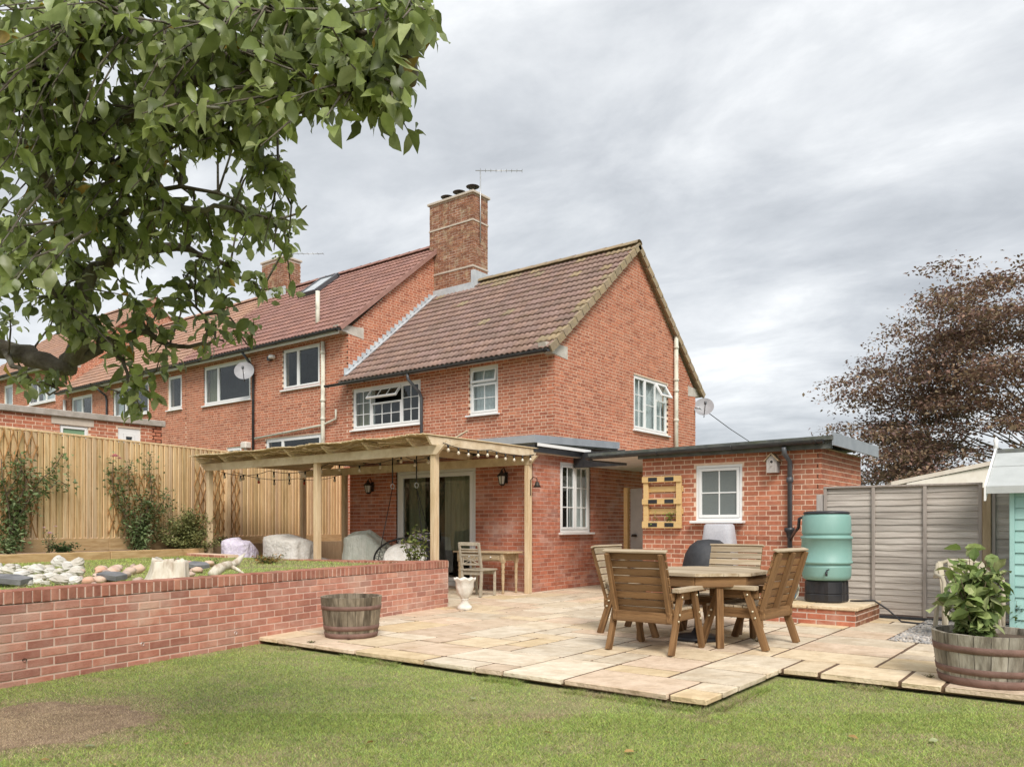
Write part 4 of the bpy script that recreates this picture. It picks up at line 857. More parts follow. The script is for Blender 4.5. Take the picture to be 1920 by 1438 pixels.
while ya < 13.9:
    yb = min(ya+1.9, 13.95); fbeam('shade_backing', ya, yb-0.004, -0.012, (FB+FT)/2+0.1, 0.012, FT-FB-0.3, 'sleeper'); fbeam('cap_rail', ya, yb-0.008, 0.0, FT-0.01, 0.075, 0.035); fbeam('gravel_board', ya, yb-0.008, 0.018, FB+0.115, 0.035, 0.228, 'sleeper'); ya = yb  # darker sheet behind the boards stands for the shade in their gaps
for yy in (3.6, 6.5, 9.5, 11.6, 13.9):
    b = MB(); c = Vector((fenceX(yy), yy, 0)); b.bb((c.x-0.16, yy-0.05, 0.3), (c.x-0.06, yy+0.05, FT-0.05)); b.build('post', 'fence_pine', fe)
yy = 9.97; b = MB(); c = Vector((fenceX(yy), yy, 0))+fn*0.075; b.box((c.x, c.y, 1.75), (0.1, 0.1, 1.95), RZ(ang)); b.build('post', 'fence_pine', fe)
# oak sleepers edging the bed
ys_ = [2.0, 4.4, 6.8, 8.85]
for a, b_ in zip(ys_[:-1], ys_[1:]):
    m = MB(); m.beam((sleeperX(a), a, 0.66), (sleeperX(b_)-0.0, b_-0.012, 0.66), 0.10, 0.185, 0.008); o = m.build('sleeper', 'sleeper'); tag(o, {0: 'timber sleeper at the uphill end of the planting bed edging', 1: 'timber sleeper edging the planting bed below the pink rose', 2: 'timber sleeper edging the bed, ending at the pergola post'}[ys_.index(a)], 'sleeper', 'sleepers edging the fence bed')
# dark planter board below the fence inside the pergola
m = MB(); m.beam((fenceX(9.0)+0.46, 9.0, 0.41), (fenceX(13.8)+0.46, 13.8, 0.41), 0.04, 0.80, 0.004); tag(m.build('retaining_boards', 'brown_post'), 'dark stained boards holding the bank at the back of the pergola', 'edging')
# expanding trellis panels
def trellis(y0, y1, z0, z1, label, slant, pitch=0.155):
    t = thing('trellis', label, 'trellis', (fenceX((y0+y1)/2), (y0+y1)/2, z0), group='brown lattice trellises on the fence'); o3 = Vector((fenceX(y0), y0, 0)); Lt = (y1-y0)/fd.y; H = z1-z0
    for sgn, off in ((1, 0.045), (-1, 0.056)):
        s = -H/slant
        while s < Lt+H/slant:
            pts = []
            for sa, za in ((s, z0), (s+sgn*H/slant, z1)): pts.append((sa, za))
            (s0, za), (s1, zb) = pts; 
            def clipt(s0, za, s1, zb):
                ts = [0.0, 1.0]; ds = s1-s0
                if ds != 0:
                    ta, tb = (0-s0)/ds, (Lt-s0)/ds; ts = [max(0, min(ta, tb)), min(1, max(ta, tb))]
                return ts
            t0, t1 = clipt(s0, za, s1, zb)
            if t1-t0 > 0.05:
                A = o3+fd*(s0+(s1-s0)*t0)+fn*off+Vector((0, 0, za+(zb-za)*t0)); B = o3+fd*(s0+(s1-s0)*t1)+fn*off+Vector((0, 0, za+(zb-za)*t1)); b = MB(); b.beam(A, B, 0.008, 0.02, 0, up=fn); b.build('lath', 'trellis', t)
            s += pitch
    return t
trellis(9.12, 10.35, 1.0, 2.42, 'brown expanding trellis on the fence inside the pergola', 2.6)
trellis(4.7, 5.85, 1.0, 2.78, 'brown expanding trellis behind the tall climbing rose by the fence', 3.2)
trellis(7.15, 8.3, 1.05, 2.2, 'brown expanding trellis behind the pink flowered climber', 2.6)

# ================================================================ lapped grey fence on the right
LY = 11.2
lf = thing('lap_fence', 'weathered grey lapped panel fence with brown post behind the water butt', 'fence', (-2.2, LY, 0))
fx0, fx1, fx2 = onY(1545, 1000, LY).x, onY(1842, 1000, LY).x, 0.9
def panel(xa, xb, z0, z1):
    z = z0; 
    while z < z1-0.03:
        b = MB(); n = 9; vs = []; hh = 0.105
        wv = [random.uniform(-0.007, 0.007) for _ in range(n+1)]
        tn = jit((1, 1, 1), 0.15)
        for kz, yy in ((0, 0.0), (1, 0.014)):
            for i in range(n+1): vs.append((xa+(xb-xa)*i/n, LY+yy, min(z1, z+kz*hh+(wv[i] if kz == 0 else 0))))
        for i in range(n+1): vs.append((xa+(xb-xa)*i/n, LY+0.012, z+wv[i]))
        b.add(vs, [(i, i+1, n+2+i, n+1+i) for i in range(n)]+[(2*(n+1)+i, 2*(n+1)+i+1, i+1, i) for i in range(n)], tn); b.build('lap_board', 'grey_wood', lf); z += 0.083
    for k in range(4):
        x = xa+0.02+(xb-xa-0.04)*k/3; b = MB(); b.bb((x-0.02, LY-0.026, z0-0.02), (x+0.02, LY-0.002, z1), ch=0.003); b.build('batten', 'grey_batten', lf)
    b = MB(); b.bb((xa, LY-0.03, z1), (xb, LY+0.03, z1+0.025), ch=0.003); b.build('cap_rail', 'grey_batten', lf)
panel(fx0, fx1, 0.05, 1.70); panel(fx1+0.10, fx2, 0.05, 1.66)
b = MB(); b.bb((fx1+0.005, LY-0.05, 0), (fx1+0.095, LY+0.04, 1.66), ch=0.004); b.build('post', 'brown_post', lf)
b = MB(); b.bb((fx0-0.09, LY-0.04, 0), (fx0-0.01, LY+0.04, 1.62), ch=0.004); b.build('post', 'bird_wood', lf)
b = MB(); b.bb((fx0, LY-0.02, -0.1), (fx2, LY+0.02, 0.03)); b.build('gravel_board', 'fabric_dark', lf)
# low pitched roof beyond the fence
p0, p1 = onD(1690, 908, 19), onD(1850, 876, 19); nr_ = thing('garden_room', 'low building with shallow beige roof just showing above the lapped fence', 'outbuilding', (p0.x+2, p0.y+2, 0))
b = MB(); A, B = onD(1700, 906, 19), onD(1990, 846, 19); C = onD(1990, 906, 19); bk_ = Vector((-0.3, 1, 0)).normalized()*5
b.prism([A, B, C], bk_); b.build('gable', 'soffit', nr_)
b = MB(); up = Vector((0, 0, 0.10)); b.prism([A+Vector((-0.3, -0.2, -0.06)), B+Vector((0, -0.2, 0)), B+Vector((0, -0.2, 0))+up, A+Vector((-0.3, -0.2, -0.06))+up], bk_); b.build('roof', 'roof_beige', nr_)
b = MB(); b.prism([Vector((A.x, A.y, 0)), Vector((C.x, C.y, 0)), C, A], bk_*0.98); b.build('wall', 'soffit', nr_)

# ================================================================ pergola
pg = thing('pergola', 'pale timber pergola with reed covered roof against the extension', 'pergola', (-11.4, 10.1, 0))
PFY, PRY, PLX, PRX = 8.98, 11.42, -14.40, -8.30
def post(x, y, z1=2.32, w=0.10, z0=0.0):
    b = MB(); b.bb((x-w/2, y-w/2, z0), (x+w/2, y+w/2, z1), jit((1, 1, 1), 0.05), ch=0.006); b.build('post', 'pergola_post', pg)
for px in (393, 595, 815): post(onY(px, 1000, PFY).x, PFY)
post(PRX-0.02, PRY-0.04); post(-13.22, PRY); post(-14.62, PRY)
def pbeam(name, a, b_, w, h, m='pergola'):
    q = MB(); q.beam(a, b_, w, h, 0.005, tint=jit((1, 1, 1), 0.06)); return q.build(name, m, pg)
# front beam with raked ends
def raked(name, a, b_, w, h, rake=0.16):
    a, b_ = Vector(a), Vector(b_); d = (b_-a).normalized(); s = Vector((d.y, -d.x, 0)); q = MB(); Z = Vector((0, 0, 1))
    q.prism([a+s*w/2, a+d*rake-Z*h+s*w/2, b_-d*rake-Z*h+s*w/2, b_+s*w/2], -s*w, jit((1, 1, 1), 0.06)); return q.build(name, 'pergola', pg)
raked('front_beam', (PLX-0.22, PFY-0.055, 2.42), (PRX+0.24, PFY-0.055, 2.42), 0.045, 0.14)
raked('rear_beam', (PLX-0.3, PRY-0.075, 2.42), (PRX+0.22, PRY-0.075, 2.42), 0.045, 0.15)
raked('side_beam', (PRX+0.055, PFY-0.28, 2.545), (PRX+0.055, PRY+0.12, 2.545), 0.045, 0.13, 0.1)
raked('side_beam', (PLX-0.06, PFY-0.28, 2.53), (PLX-0.06, PRY+0.12, 2.53), 0.045, 0.12, 0.1)
nr = 6
for i in range(nr):
    x = PLX+0.75+(PRX-0.9-PLX-0.2)*i/(nr-1); raked('rafter', (x, PFY-0.30, 2.53), (x, PRY+0.1, 2.53), 0.045, 0.11, 0.15)
# reed screening laid over the rafters, sagging and ragged at the edge
V, Fq, T = [], [], []; x = PLX-0.16; k = 0
while x < PRX+0.10:
    w = random.uniform(0.008, 0.016); y0, y1 = PFY-0.34+random.uniform(-0.05, 0.05), PRY+0.10; sag = 0.02*math.sin((x-PLX)*5.6)+random.uniform(-0.006, 0.006); n = 5; t = np.array((1, 0.96, 0.9))*random.uniform(0.75, 1.15)
    for i in range(n):
        y = y0+(y1-y0)*i/(n-1); z = 2.556+sag*0.5+random.uniform(-0.004, 0.004)
        o = len(V); V += [(x-w/2, y, z), (x+w/2, y, z), (x+w/2, y, z+w), (x-w/2, y, z+w)]
        if i: Fq += [(o-4+a, o-4+(a+1) % 4, o+(a+1) % 4, o+a) for a in range(4)]; T += [t]*4
        if i == 0: Fq.append((o, o+1, o+2, o+3)); T.append(t)
    x += w*0.92; k += 1
# loose strands hanging between the rafters along the front edge
for k in range(420):
    x = random.uniform(PLX-0.1, PRX); y = PFY-random.uniform(-0.35, 0.30); z = 2.53-abs(random.gauss(0, 0.03)); l = random.uniform(0.15, 0.6); w = 0.005; a = random.gauss(0, 0.25); t = np.array((0.85, 0.75, 0.6))*random.uniform(0.5, 1.1); p = None
    for i in range(5):
        xx, zz_ = x+l*(i-2)/4, z-0.03*math.sin(math.pi*i/4)*random.uniform(0.4, 1.3); o = len(V); V += [(xx, y+a*(i-2)*0.1, zz_), (xx, y+a*(i-2)*0.1+w, zz_), (xx, y+a*(i-2)*0.1+w, zz_+w), (xx, y+a*(i-2)*0.1, zz_+w)]
        if i: Fq += [(o-4+c, o-4+(c+1) % 4, o+(c+1) % 4, o+c) for c in range(4)]; T += [t]*4
tag(raw_object('reed_cover', V, Fq, np.array(T), 'reed', pg), kind='stuff')
q = MB(); aa = onY(905, 812, HY-0.05); q.beam((aa.x-1.3, PRY+2.0, 2.75), (aa.x+0.02, PRY+2.2, aa.z), 0.05, 0.03, 0.004); tag(q.build('timber_lath', 'pergola'), 'spare pale lath lying on the extension roof behind the pergola', 'lath')
# ---------------- festoon lights
def festoon(name, pts, n, sag, label, red=()):
    th = thing(name, label, 'lights', tuple(pts[0])); path = []; L = [Vector(p) for p in pts]
    for a, b_ in zip(L[:-1], L[1:]):
        for i in range(8): t = i/8; p = a.lerp(b_, t); p.z -= sag*4*t*(1-t); path.append(p)
    path.append(L[-1]); m = MB(); m.tube(path, 0.006, 5); m.build('cable', 'wire_black', th)
    tot = [0]
    for a, b_ in zip(path[:-1], path[1:]): tot.append(tot[-1]+(b_-a).length)
    for i in range(n):
        s = tot[-1]*(i+0.5)/n; k = max(j for j in range(len(tot)) if tot[j] <= s); k = min(k, len(path)-2); p = path[k].lerp(path[k+1], (s-tot[k])/max(1e-6, tot[k+1]-tot[k]))
        m = MB(); m.lathe([(0.0, 0.0), (0.016, -0.004), (0.016, -0.05), (0.0, -0.052)], p, 8); m.build('lamp_holder', 'wire_black', th)
        m = MB(); m.lathe([(0.012, -0.05), (0.026, -0.075), (0.028, -0.09), (0.018, -0.11), (0.0, -0.116)], p, 10); m.build('bulb', 'bulb_red' if i in red else 'bulb', th)
festoon('string_lights', [(PRX+0.09, PFY+0.05, 2.46), (PRX+0.09, PFY+1.2, 2.44), (PRX+0.09, PRY, 2.45)], 10, 0.05, 'string of pale round bulbs along the open end of the pergola')
festoon('string_lights', [(PLX+0.1, PFY+0.08, 2.30), (-12.9, PFY+0.3, 2.24), (-11.2, PFY+0.35, 2.31), (-9.6, PFY+0.6, 2.38), (-8.6, PFY+0.3, 2.36)], 13, 0.10, 'string of bulbs looped inside the front beam of the pergola')
festoon('string_lights', [(PLX+0.1, PFY+0.5, 2.28), (-13.9, PRY-0.7, 2.20), (-13.2, PRY-0.1, 2.30)], 7, 0.08, 'string of dark bulbs with red ones in front of the fence trellis', red=(1, 4))
# ---------------- wall lanterns
def lantern(px, py, label):
    c = onY(px, py, EY-0.14); th = thing('wall_lantern', label, 'lantern', (c.x, EY, c.z-0.2)); x, y, z = c.x, EY-0.14, c.z
    m = MB(); m.box((x, EY-0.012, z+0.02), (0.07, 0.02, 0.2)); m.tube([(x, EY-0.02, z-0.05), (x, EY-0.09, z-0.13), (x, y, z-0.10)], 0.009, 6); m.tube([(x, EY-0.02, z+0.1), (x, EY-0.08, z+0.2), (x, y, z+0.16)], 0.009, 6); m.build('bracket', 'iron', th)
    m = MB(); m.lathe([(0.0, 0.17), (0.02, 0.15), (0.03, 0.12), (0.095, 0.055), (0.1, 0.04), (0.06, 0.04)], (x, y, z), 6, smooth=False); m.lathe([(0.0, -0.14), (0.035, -0.12), (0.05, -0.11), (0.05, -0.10)], (x, y, z), 6, smooth=False)
    for k in range(6): a = k*math.pi/3; m.tube([(x+0.05*math.cos(a), y+0.05*math.sin(a), z-0.1), (x+0.078*math.cos(a), y+0.078*math.sin(a), z+0.045)], 0.006, 4)
    m.build('frame', 'iron', th); m = MB(); m.lathe([(0.045, -0.1), (0.072, 0.04)], (x, y, z), 6, smooth=False); m.build('lantern_glass', 'lantern_glass', th)
lantern(690, 914, 'black wall lantern left of the french doors'); lantern(941, 897, 'black wall lantern between the french doors and the pergola end post')
# hook with small bell on the end post
hk = thing('hanging_bell', 'small iron hook and bell on the pergola end post', 'bell', (PRX+0.03, PRY-0.04, 1.9)); m = MB(); bx_, by_, bz_ = PRX+0.035, PRY-0.04, 1.98
m.tube([(bx_, by_, bz_-0.25), (bx_, by_, bz_+0.02), (bx_+0.06, by_, bz_+0.07), (bx_+0.13, by_, bz_+0.05), (bx_+0.14, by_, bz_)], 0.008, 6); m.build('hook', 'iron', hk)
m = MB(); m.lathe([(0.0, 0.0), (0.03, -0.02), (0.045, -0.07), (0.07, -0.11), (0.055, -0.105), (0.0, -0.03)], (bx_+0.14, by_, bz_), 12); m.build('bell', 'iron', hk)

# ================================================================ wall things and roof things
def dish(px, py, plane_pt, normal, label, face):
    th = thing('satellite_dish', label, 'satellite dish', tuple(plane_pt)); P = Vector(plane_pt); n = Vector(normal); f = Vector(face).normalized(); c = P+n*0.38
    m = MB(); m.tube([P, P+n*0.2, c-Vector((0, 0, 0.12)), c-Vector((0, 0, 0.02))], 0.022, 8); m.build('bracket', 'metal_grey', th)
    a = f.orthogonal().normalized(); b_ = f.cross(a); m = MB(); vs = []; nr_, nn_ = 5, 24
    for r_ in range(nr_+1):
        for k in range(nn_):
            t = 2*math.pi*k/nn_; q = r_/nr_; vs.append(c+(a*math.cos(t)*0.29+b_*math.sin(t)*0.27)*q+f*(0.07*q*q))
    for k in range(nn_): t = 2*math.pi*k/nn_; vs.append(c+(a*math.cos(t)*0.36+b_*math.sin(t)*0.33)*1.0+f*0.075-f*0.0)
    fs = [(r_*nn_+k, r_*nn_+(k+1) % nn_, (r_+1)*nn_+(k+1) % nn_, (r_+1)*nn_+k) for r_ in range(nr_) for k in range(nn_)]; m.add(vs[:(nr_+1)*nn_], fs, (1, 1, 1), True); m.build('reflector', 'dish', th)
    m = MB(); e_ = c-Vector((0, 0, 0.30))+f*0.05; m.tube([e_, c+f*0.48-Vector((0, 0, 0.12))], 0.012, 6); m.lathe([(0.0, -0.05), (0.035, -0.04), (0.035, 0.04), (0.0, 0.05)], c+f*0.48-Vector((0, 0, 0.1)), 10); m.build('receiver_arm', 'grey_plastic', th)
d_ = onY(474, 700, HY); dish(0, 0, (onY(472, 705, HY-0.02).x, HY-0.02, onY(480, 700, HY).z), (0.35, -0.9, 0), 'grey satellite dish on the wall of the red-roofed terraced house', (0.75, -0.62, 0.28))
cpt = onX(1311, 765, GX+0.02); dish(0, 0, (GX+0.01, HY2-0.06, cpt.z-0.02), (0.5, 0.5, 0), 'grey satellite dish on the far corner of the gable wall', (0.45, -0.8, 0.35))
m = MB(); ca = Vector((GX+0.25, HY2+0.1, cpt.z-0.1)); cb = onD(1560, 880, 40); m.tube([ca.lerp(cb, i/8)-Vector((0, 0, 0.5*4*(i/8)*(1-i/8))) for i in range(9)], 0.012, 5); tag(m.build('overhead_cable', 'wire_black'), 'thin black overhead cable running from the gable corner', 'cable')
sl_p = onY(513, 673, HY); sc = thing('security_light', 'white round security light on the red-roofed terraced house', 'light', (sl_p.x, HY, sl_p.z)); m = MB(); m.lathe([(0, -0.02), (0.09, -0.02), (0.11, 0.03), (0.08, 0.08), (0, 0.09)], (sl_p.x+0.08, HY-0.12, sl_p.z), 14); m.build('lamp_head', 'upvc', sc)
m = MB(); m.box((sl_p.x-0.12, HY-0.05, sl_p.z+0.02), (0.14, 0.1, 0.12)); m.build('sensor_box', 'black_plastic', sc)
def aerial(base, top_h, boom, label, elems=9):
    th = thing('tv_aerial', label, 'aerial', base); P = Vector(base); T_ = P+Vector((0, 0, top_h)); m = MB(); m.tube([P, T_], 0.017, 6); m.build('mast', 'metal_grey', th); B = Vector(boom); m = MB(); m.tube([T_-B*0.12, T_+B], 0.012, 6); m.build('boom', 'metal_grey', th)
    s = Vector((-B.y, B.x, 0)).normalized()
    for i in range(elems): p = T_+B*(i/(elems-1)); l = 0.22 if i else 0.3; m = MB(); m.tube([p-s*l*0.5+Vector((0, 0, 0.0)), p+s*l*0.5], 0.007, 4); m.build('element', 'metal_grey', th)
aerial((CXb+0.07, CYa+0.25, 9.4), onX(895, 317, CXb+0.07).z-9.4, (0.95, 0.75, 0), 'tall television aerial on the big brick chimney')
ap = onD(549, 520, 29.5); aerial((ap.x, ap.y, 9.7), onD(552, 476, 29.5).z-9.7, (0.9, 0.68, 0), 'small television aerial beside the far chimney', 7)
# birdhouse, pallet planter
bp = onY(1450, 870, OY-0.07); bh = thing('birdhouse', 'small weathered wooden birdhouse on the outbuilding wall', 'birdhouse', (bp.x, OY, bp.z-0.14)); m = MB(); x, z = bp.x, bp.z
m.prism([(x-0.075, OY-0.15, z-0.13), (x+0.075, OY-0.15, z-0.13), (x+0.075, OY-0.15, z+0.06), (x, OY-0.15, z+0.14), (x-0.075, OY-0.15, z+0.06)], (0, 0.135, 0)); m.build('box', 'bird_wood', bh)
for s in (-1, 1): m = MB(); m.beam((x, OY-0.085, z+0.155), (x+s*0.11, OY-0.085, z+0.035), 0.19, 0.014, 0.002, up=(0, 0, 1)); m.build('roof_board', 'brown_post', bh)
m = MB(); m.tube([(x, OY-0.145, z+0.03), (x, OY-0.1515, z+0.03)], 0.02, 12); m.build('hole_disc', 'wire_black', bh)  # black disc paints in the dark of the entrance hole
m = MB(); m.tube([(x, OY-0.15, z-0.03), (x, OY-0.19, z-0.03)], 0.006, 6); m.build('perch', 'bird_wood', bh)
pl = thing('pallet_planter', 'pale pallet shelf with black name plates fixed to the outbuilding wall', 'planter', (onY(1243, 980, OY).x, OY, 1.2)); pr_ = rectY(1206, 1279, 893, 990, OY-0.06); xa, xb, za, zb = pr_
H = zb-za
for f0, f1, dpt in ((0.0, 0.13, 0.11), (0.46, 0.57, 0.11), (0.885, 1.0, 0.11)):
    m = MB(); m.bb((xa, OY-dpt, za+H*f0), (xb, OY-dpt+0.02, za+H*f1), ch=0.003); m.build('front_board', 'pallet', pl)
    m = MB(); m.bb((xa+0.01, OY-dpt+0.022, za+H*f0+0.002), (xb-0.01, OY-0.028, za+H*f0+0.02)); m.build('shelf', 'pallet', pl)
    for q in (0.28, 0.70):
        m = MB(); m.bb((xa+(xb-xa)*(q-0.11), OY-dpt-0.006, za+H*(f0+f1)/2-0.032), (xa+(xb-xa)*(q+0.12), OY-dpt-0.001, za+H*(f0+f1)/2+0.032), ch=0.002); m.build('name_plate', 'butt_black', pl)
for f0 in (0.27, 0.70): m = MB(); m.bb((xa, OY-0.027, za+H*f0), (xb, OY-0.010, za+H*(f0+0.11)), ch=0.003); m.build('back_board', 'pallet', pl)
xa_p, xb_p, za_p = xa, xb, za
for q in (0.02, 0.86): m = MB(); m.bb((xa+(xb-xa)*q, OY-0.085, za+0.015), (xa+(xb-xa)*(q+0.12), OY-0.03, zb-0.015), ch=0.003); m.build('stile', 'pallet', pl)
# ================================================================ dining set on the patio (local frames, front = +y)
def lbox(th, name, c, size, m, rot=None, ch=0.005, par=None):
    b = MB(); b.cbox((0, 0, 0), size, ch, tint=jit((1, 1, 1), 0.10)); me = b.mesh(name, m); o = bpy.data.objects.new(name, me); COL.objects.link(o); o.parent = par or th; o.location = c
    if rot: o.rotation_euler = rot
    return o
def lbeam(th, name, a, b_, w, h, m):
    """beam whose own x axis runs along it, so the grain follows"""
    a, b_ = Vector(a), Vector(b_); d = b_-a; q = d.to_track_quat('X', 'Z'); o = lbox(th, name, (a+b_)/2, (d.length, w, h), m); o.rotation_mode = 'QUATERNION'; o.rotation_quaternion = q; return o
def lround(th, name, prof, c, m, n=12, **k):
    b = MB(); b.lathe(prof, (0, 0, 0), n, **k); o = bpy.data.objects.new(name, b.mesh(name, m)); COL.objects.link(o); o.parent = th; o.location = c; return o
def garden_chair(label, loc, rz, w=0.66, tone='chair_wood', mid=False):
    t = thing('garden_chair', label, 'chair', loc, rz, 'chunky timber chairs round the patio table'); hx = w/2
    for s in (-1, 1):
        x = s*hx; lbeam(t, 'leg', (x, 0.13, 0.57), (x, 0.32, 0.0), 0.045, 0.07, 'chair_wood'); lbeam(t, 'leg', (x, -0.16, 0.57), (x, -0.36, 0.0), 0.045, 0.07, 'chair_wood')
        lbeam(t, 'armrest', (x+s*0.005, -0.27, 0.595), (x+s*0.005, 0.31, 0.595), 0.085, 0.042, 'weathered_top'); lbeam(t, 'side_rail', (x-s*0.046, -0.33, 0.345), (x-s*0.046, 0.27, 0.345), 0.035, 0.10, 'chair_wood')
        lbeam(t, 'arm_support', (x-s*0.044, -0.26, 0.53), (x-s*0.044, 0.25, 0.53), 0.03, 0.08, 'chair_wood')
        for (yy, zz_) in ((0.20, 0.36), (0.225, 0.30), (-0.235, 0.37), (-0.26, 0.31), (0.145, 0.53), (-0.18, 0.53)):
            b = MB(); b.tube([(0, 0, 0), (s*0.012, 0, 0)], 0.011, 8); o = bpy.data.objects.new('bolt', b.mesh('bolt', 'bolt')); COL.objects.link(o); o.parent = t; o.location = (x+s*0.0225, yy, zz_)
    for i in range(5): lbeam(t, 'seat_slat', (-hx+0.03, 0.24-i*0.098, 0.405), (hx-0.03, 0.24-i*0.098, 0.405), 0.09, 0.024, 'weathered_top')
    lbeam(t, 'front_rail', (-hx+0.07, 0.27, 0.345), (hx-0.07, 0.27, 0.345), 0.03, 0.09, 'chair_wood'); lbeam(t, 'rear_rail', (-hx+0.02, -0.30, 0.335), (hx-0.02, -0.30, 0.335), 0.04, 0.10, 'chair_wood')
    # raked back: stiles and slats
    A, B = Vector((0, -0.235, 0.30)), Vector((0, -0.44, 0.95)); u = (B-A).normalized(); n = Vector((0, u.z, -u.y))
    for x in ([-hx+0.05, hx-0.05]+([0.0] if mid else [])): lbeam(t, 'back_stile', A-n*0.035+Vector((x, 0, 0)), B-n*0.035+Vector((x, 0, 0)), 0.045, 0.05, 'chair_wood')
    k = 8; Lb = (B-A).length-0.06
    for i in range(k):
        p = A+u*(0.06+Lb*(i+0.5)/k); b = MB(); M = Matrix((Vector((1, 0, 0)), n, u)).transposed(); b.cbox((0, 0, 0), (w-0.03, 0.022, Lb/k-0.010), 0.004, M, jit((1, 1, 1), 0.30)); o = bpy.data.objects.new('back_slat', b.mesh('back_slat', tone)); COL.objects.link(o); o.parent = t; o.location = p
    p = A+u*(0.075+Lb); b = MB(); b.cbox((0, 0, 0), (w+0.0, 0.06, 0.02), 0.004, M); o = bpy.data.objects.new('top_rail', b.mesh('top_rail', 'weathered_top')); COL.objects.link(o); o.parent = t; o.location = p-n*0.01
    return t
garden_chair('timber garden chair standing with its slatted back to the lawn', (-3.60, 7.05, 0), 0)
garden_chair('timber garden chair between the patio table and the lapped fence', (-3.02, 7.92, 0), R(86), w=0.74, mid=True)
garden_chair('timber garden chair between the patio table and the extension window', (-4.27, 8.02, 0), R(-88), tone='weathered_top')
garden_chair('timber garden chair between the patio table and the outbuilding', (-3.66, 8.80, 0), R(180), tone='weathered_top')
TC = (-3.55, 7.87, 0); tb = thing('patio_table', 'octagonal slatted timber patio table between four chunky chairs', 'table', TC)
RT = 0.74; zt = 0.735; oct_ = [(RT*math.cos(R(22.5+45*i)), RT*math.sin(R(22.5+45*i))) for i in range(8)]
def oct_x(y):
    xs = []
    for (a, b_) in zip(oct_, oct_[1:]+oct_[:1]):
        if (a[1]-y)*(b_[1]-y) < 0: xs.append(a[0]+(b_[0]-a[0])*(y-a[1])/(b_[1]-a[1]))
    return (min(xs), max(xs)) if len(xs) >= 2 else None
npk = 13; hT = RT*math.cos(R(22.5))
for i in range(npk):
    y0 = -hT+2*hT*i/npk+0.003; y1 = -hT+2*hT*(i+1)/npk-0.003; r0, r1 = oct_x(y0+0.001), oct_x(y1-0.001)
    b = MB(); b.prism([(r0[0], y0, 0), (r0[1], y0, 0), (r1[1], y1, 0), (r1[0], y1, 0)], (0, 0, -0.03), jit((1, 1, 1), 0.1)); o = bpy.data.objects.new('top_plank', b.mesh('top_plank', 'weathered_top')); COL.objects.link(o); o.parent = tb; o.location = (0, 0, zt+random.uniform(-0.001, 0.001))
for i in range(8):
    a, c = oct_[i], oct_[(i+1) % 8]; lbeam(tb, 'apron', (a[0]*0.93, a[1]*0.93, zt-0.085), (c[0]*0.93, c[1]*0.93, zt-0.085), 0.028, 0.105, 'chair_wood')
for i in range(4):
    a = R(45+90*i-0); x, y = 0.60*math.cos(a), 0.60*math.sin(a); lbeam(tb, 'leg', (x, y, zt-0.035), (x*1.04, y*1.04, 0), 0.07, 0.05, 'chair_wood'); lbeam(tb, 'brace', (x*0.95, y*0.95, zt-0.05), (-x*0.0, -y*0.0, zt-0.05), 0.03, 0.03, 'chair_wood')
ub = thing('parasol_base', 'round black parasol base on the slabs beneath the patio table', 'parasol base', TC); lround(ub, 'base_disc', [(0, 0.0), (0.25, 0.0), (0.25, 0.03), (0.20, 0.05), (0.06, 0.07), (0.03, 0.12), (0, 0.12)], (0, 0, 0.002), 'butt_black', 24); lround(ub, 'stem', [(0.026, 0), (0.026, 0.42), (0.02, 0.42)], (0, 0, 0.11), 'butt_black', 12)
# covered barbecue and white cover by the wall
bq = thing('covered_barbecue', 'kettle barbecue under a black cover below the outbuilding window', 'barbecue', (-4.80, 11.05, 0))
b = MB(); prof = [(0.36, 0.30), (0.37, 0.45), (0.36, 0.62), (0.33, 0.78), (0.27, 0.90), (0.16, 0.985), (0.0, 1.0)]; b.lathe(prof, (0, 0, 0), 28)
for k, v in enumerate(b.v): a = math.atan2(v[1], v[0]); f = 1+0.06*math.sin(a*5+v[2]*4)*(1.0-v[2])**0.5*1.2; b.v[k] = (v[0]*f, v[1]*f, v[2])
o = bpy.data.objects.new('cover', b.mesh('cover', 'fabric_dark')); COL.objects.link(o); o.parent = bq
for i in range(3): a = R(90+120*i); lbeam(bq, 'leg', (0.2*math.cos(a), 0.2*math.sin(a), 0.5), (0.27*math.cos(a), 0.27*math.sin(a), 0), 0.02, 0.02, 'iron')
wc = thing('white_cover', 'white translucent cover hanging below the outbuilding window sill', 'cover', (-4.86, 11.58, 0.6)); b = MB(); vs = []; nn_ = 40
for z, hw, hd in ((0.0, 0.27, 0.17), (0.25, 0.262, 0.165), (0.45, 0.235, 0.145), (0.60, 0.215, 0.13), (0.625, 0.19, 0.11)):
    for k in range(nn_):
        a = 2*math.pi*k/nn_; ca, sa = math.cos(a), math.sin(a); p = 4; rr = 1/((abs(ca)**p+abs(sa)**p)**(1/p))*(1+0.015*(k % 2)); vs.append((hw*ca*rr, hd*sa*rr, z))
b.add(vs, [(i*nn_+k, i*nn_+(k+1) % nn_, (i+1)*nn_+(k+1) % nn_, (i+1)*nn_+k) for i in range(4) for k in range(nn_)]+[tuple(range(4*nn_, 5*nn_))], (1, 1, 1), True); o = bpy.data.objects.new('fabric', b.mesh('fabric', 'white_net')); COL.objects.link(o); o.parent = wc
for sx in (-1, 1):
    for sy in (-1, 1): lbeam(wc, 'stand_leg', (sx*0.18, sy*0.1, 0.6), (sx*0.22, sy*0.13, -0.6), 0.02, 0.02, 'metal_grey')

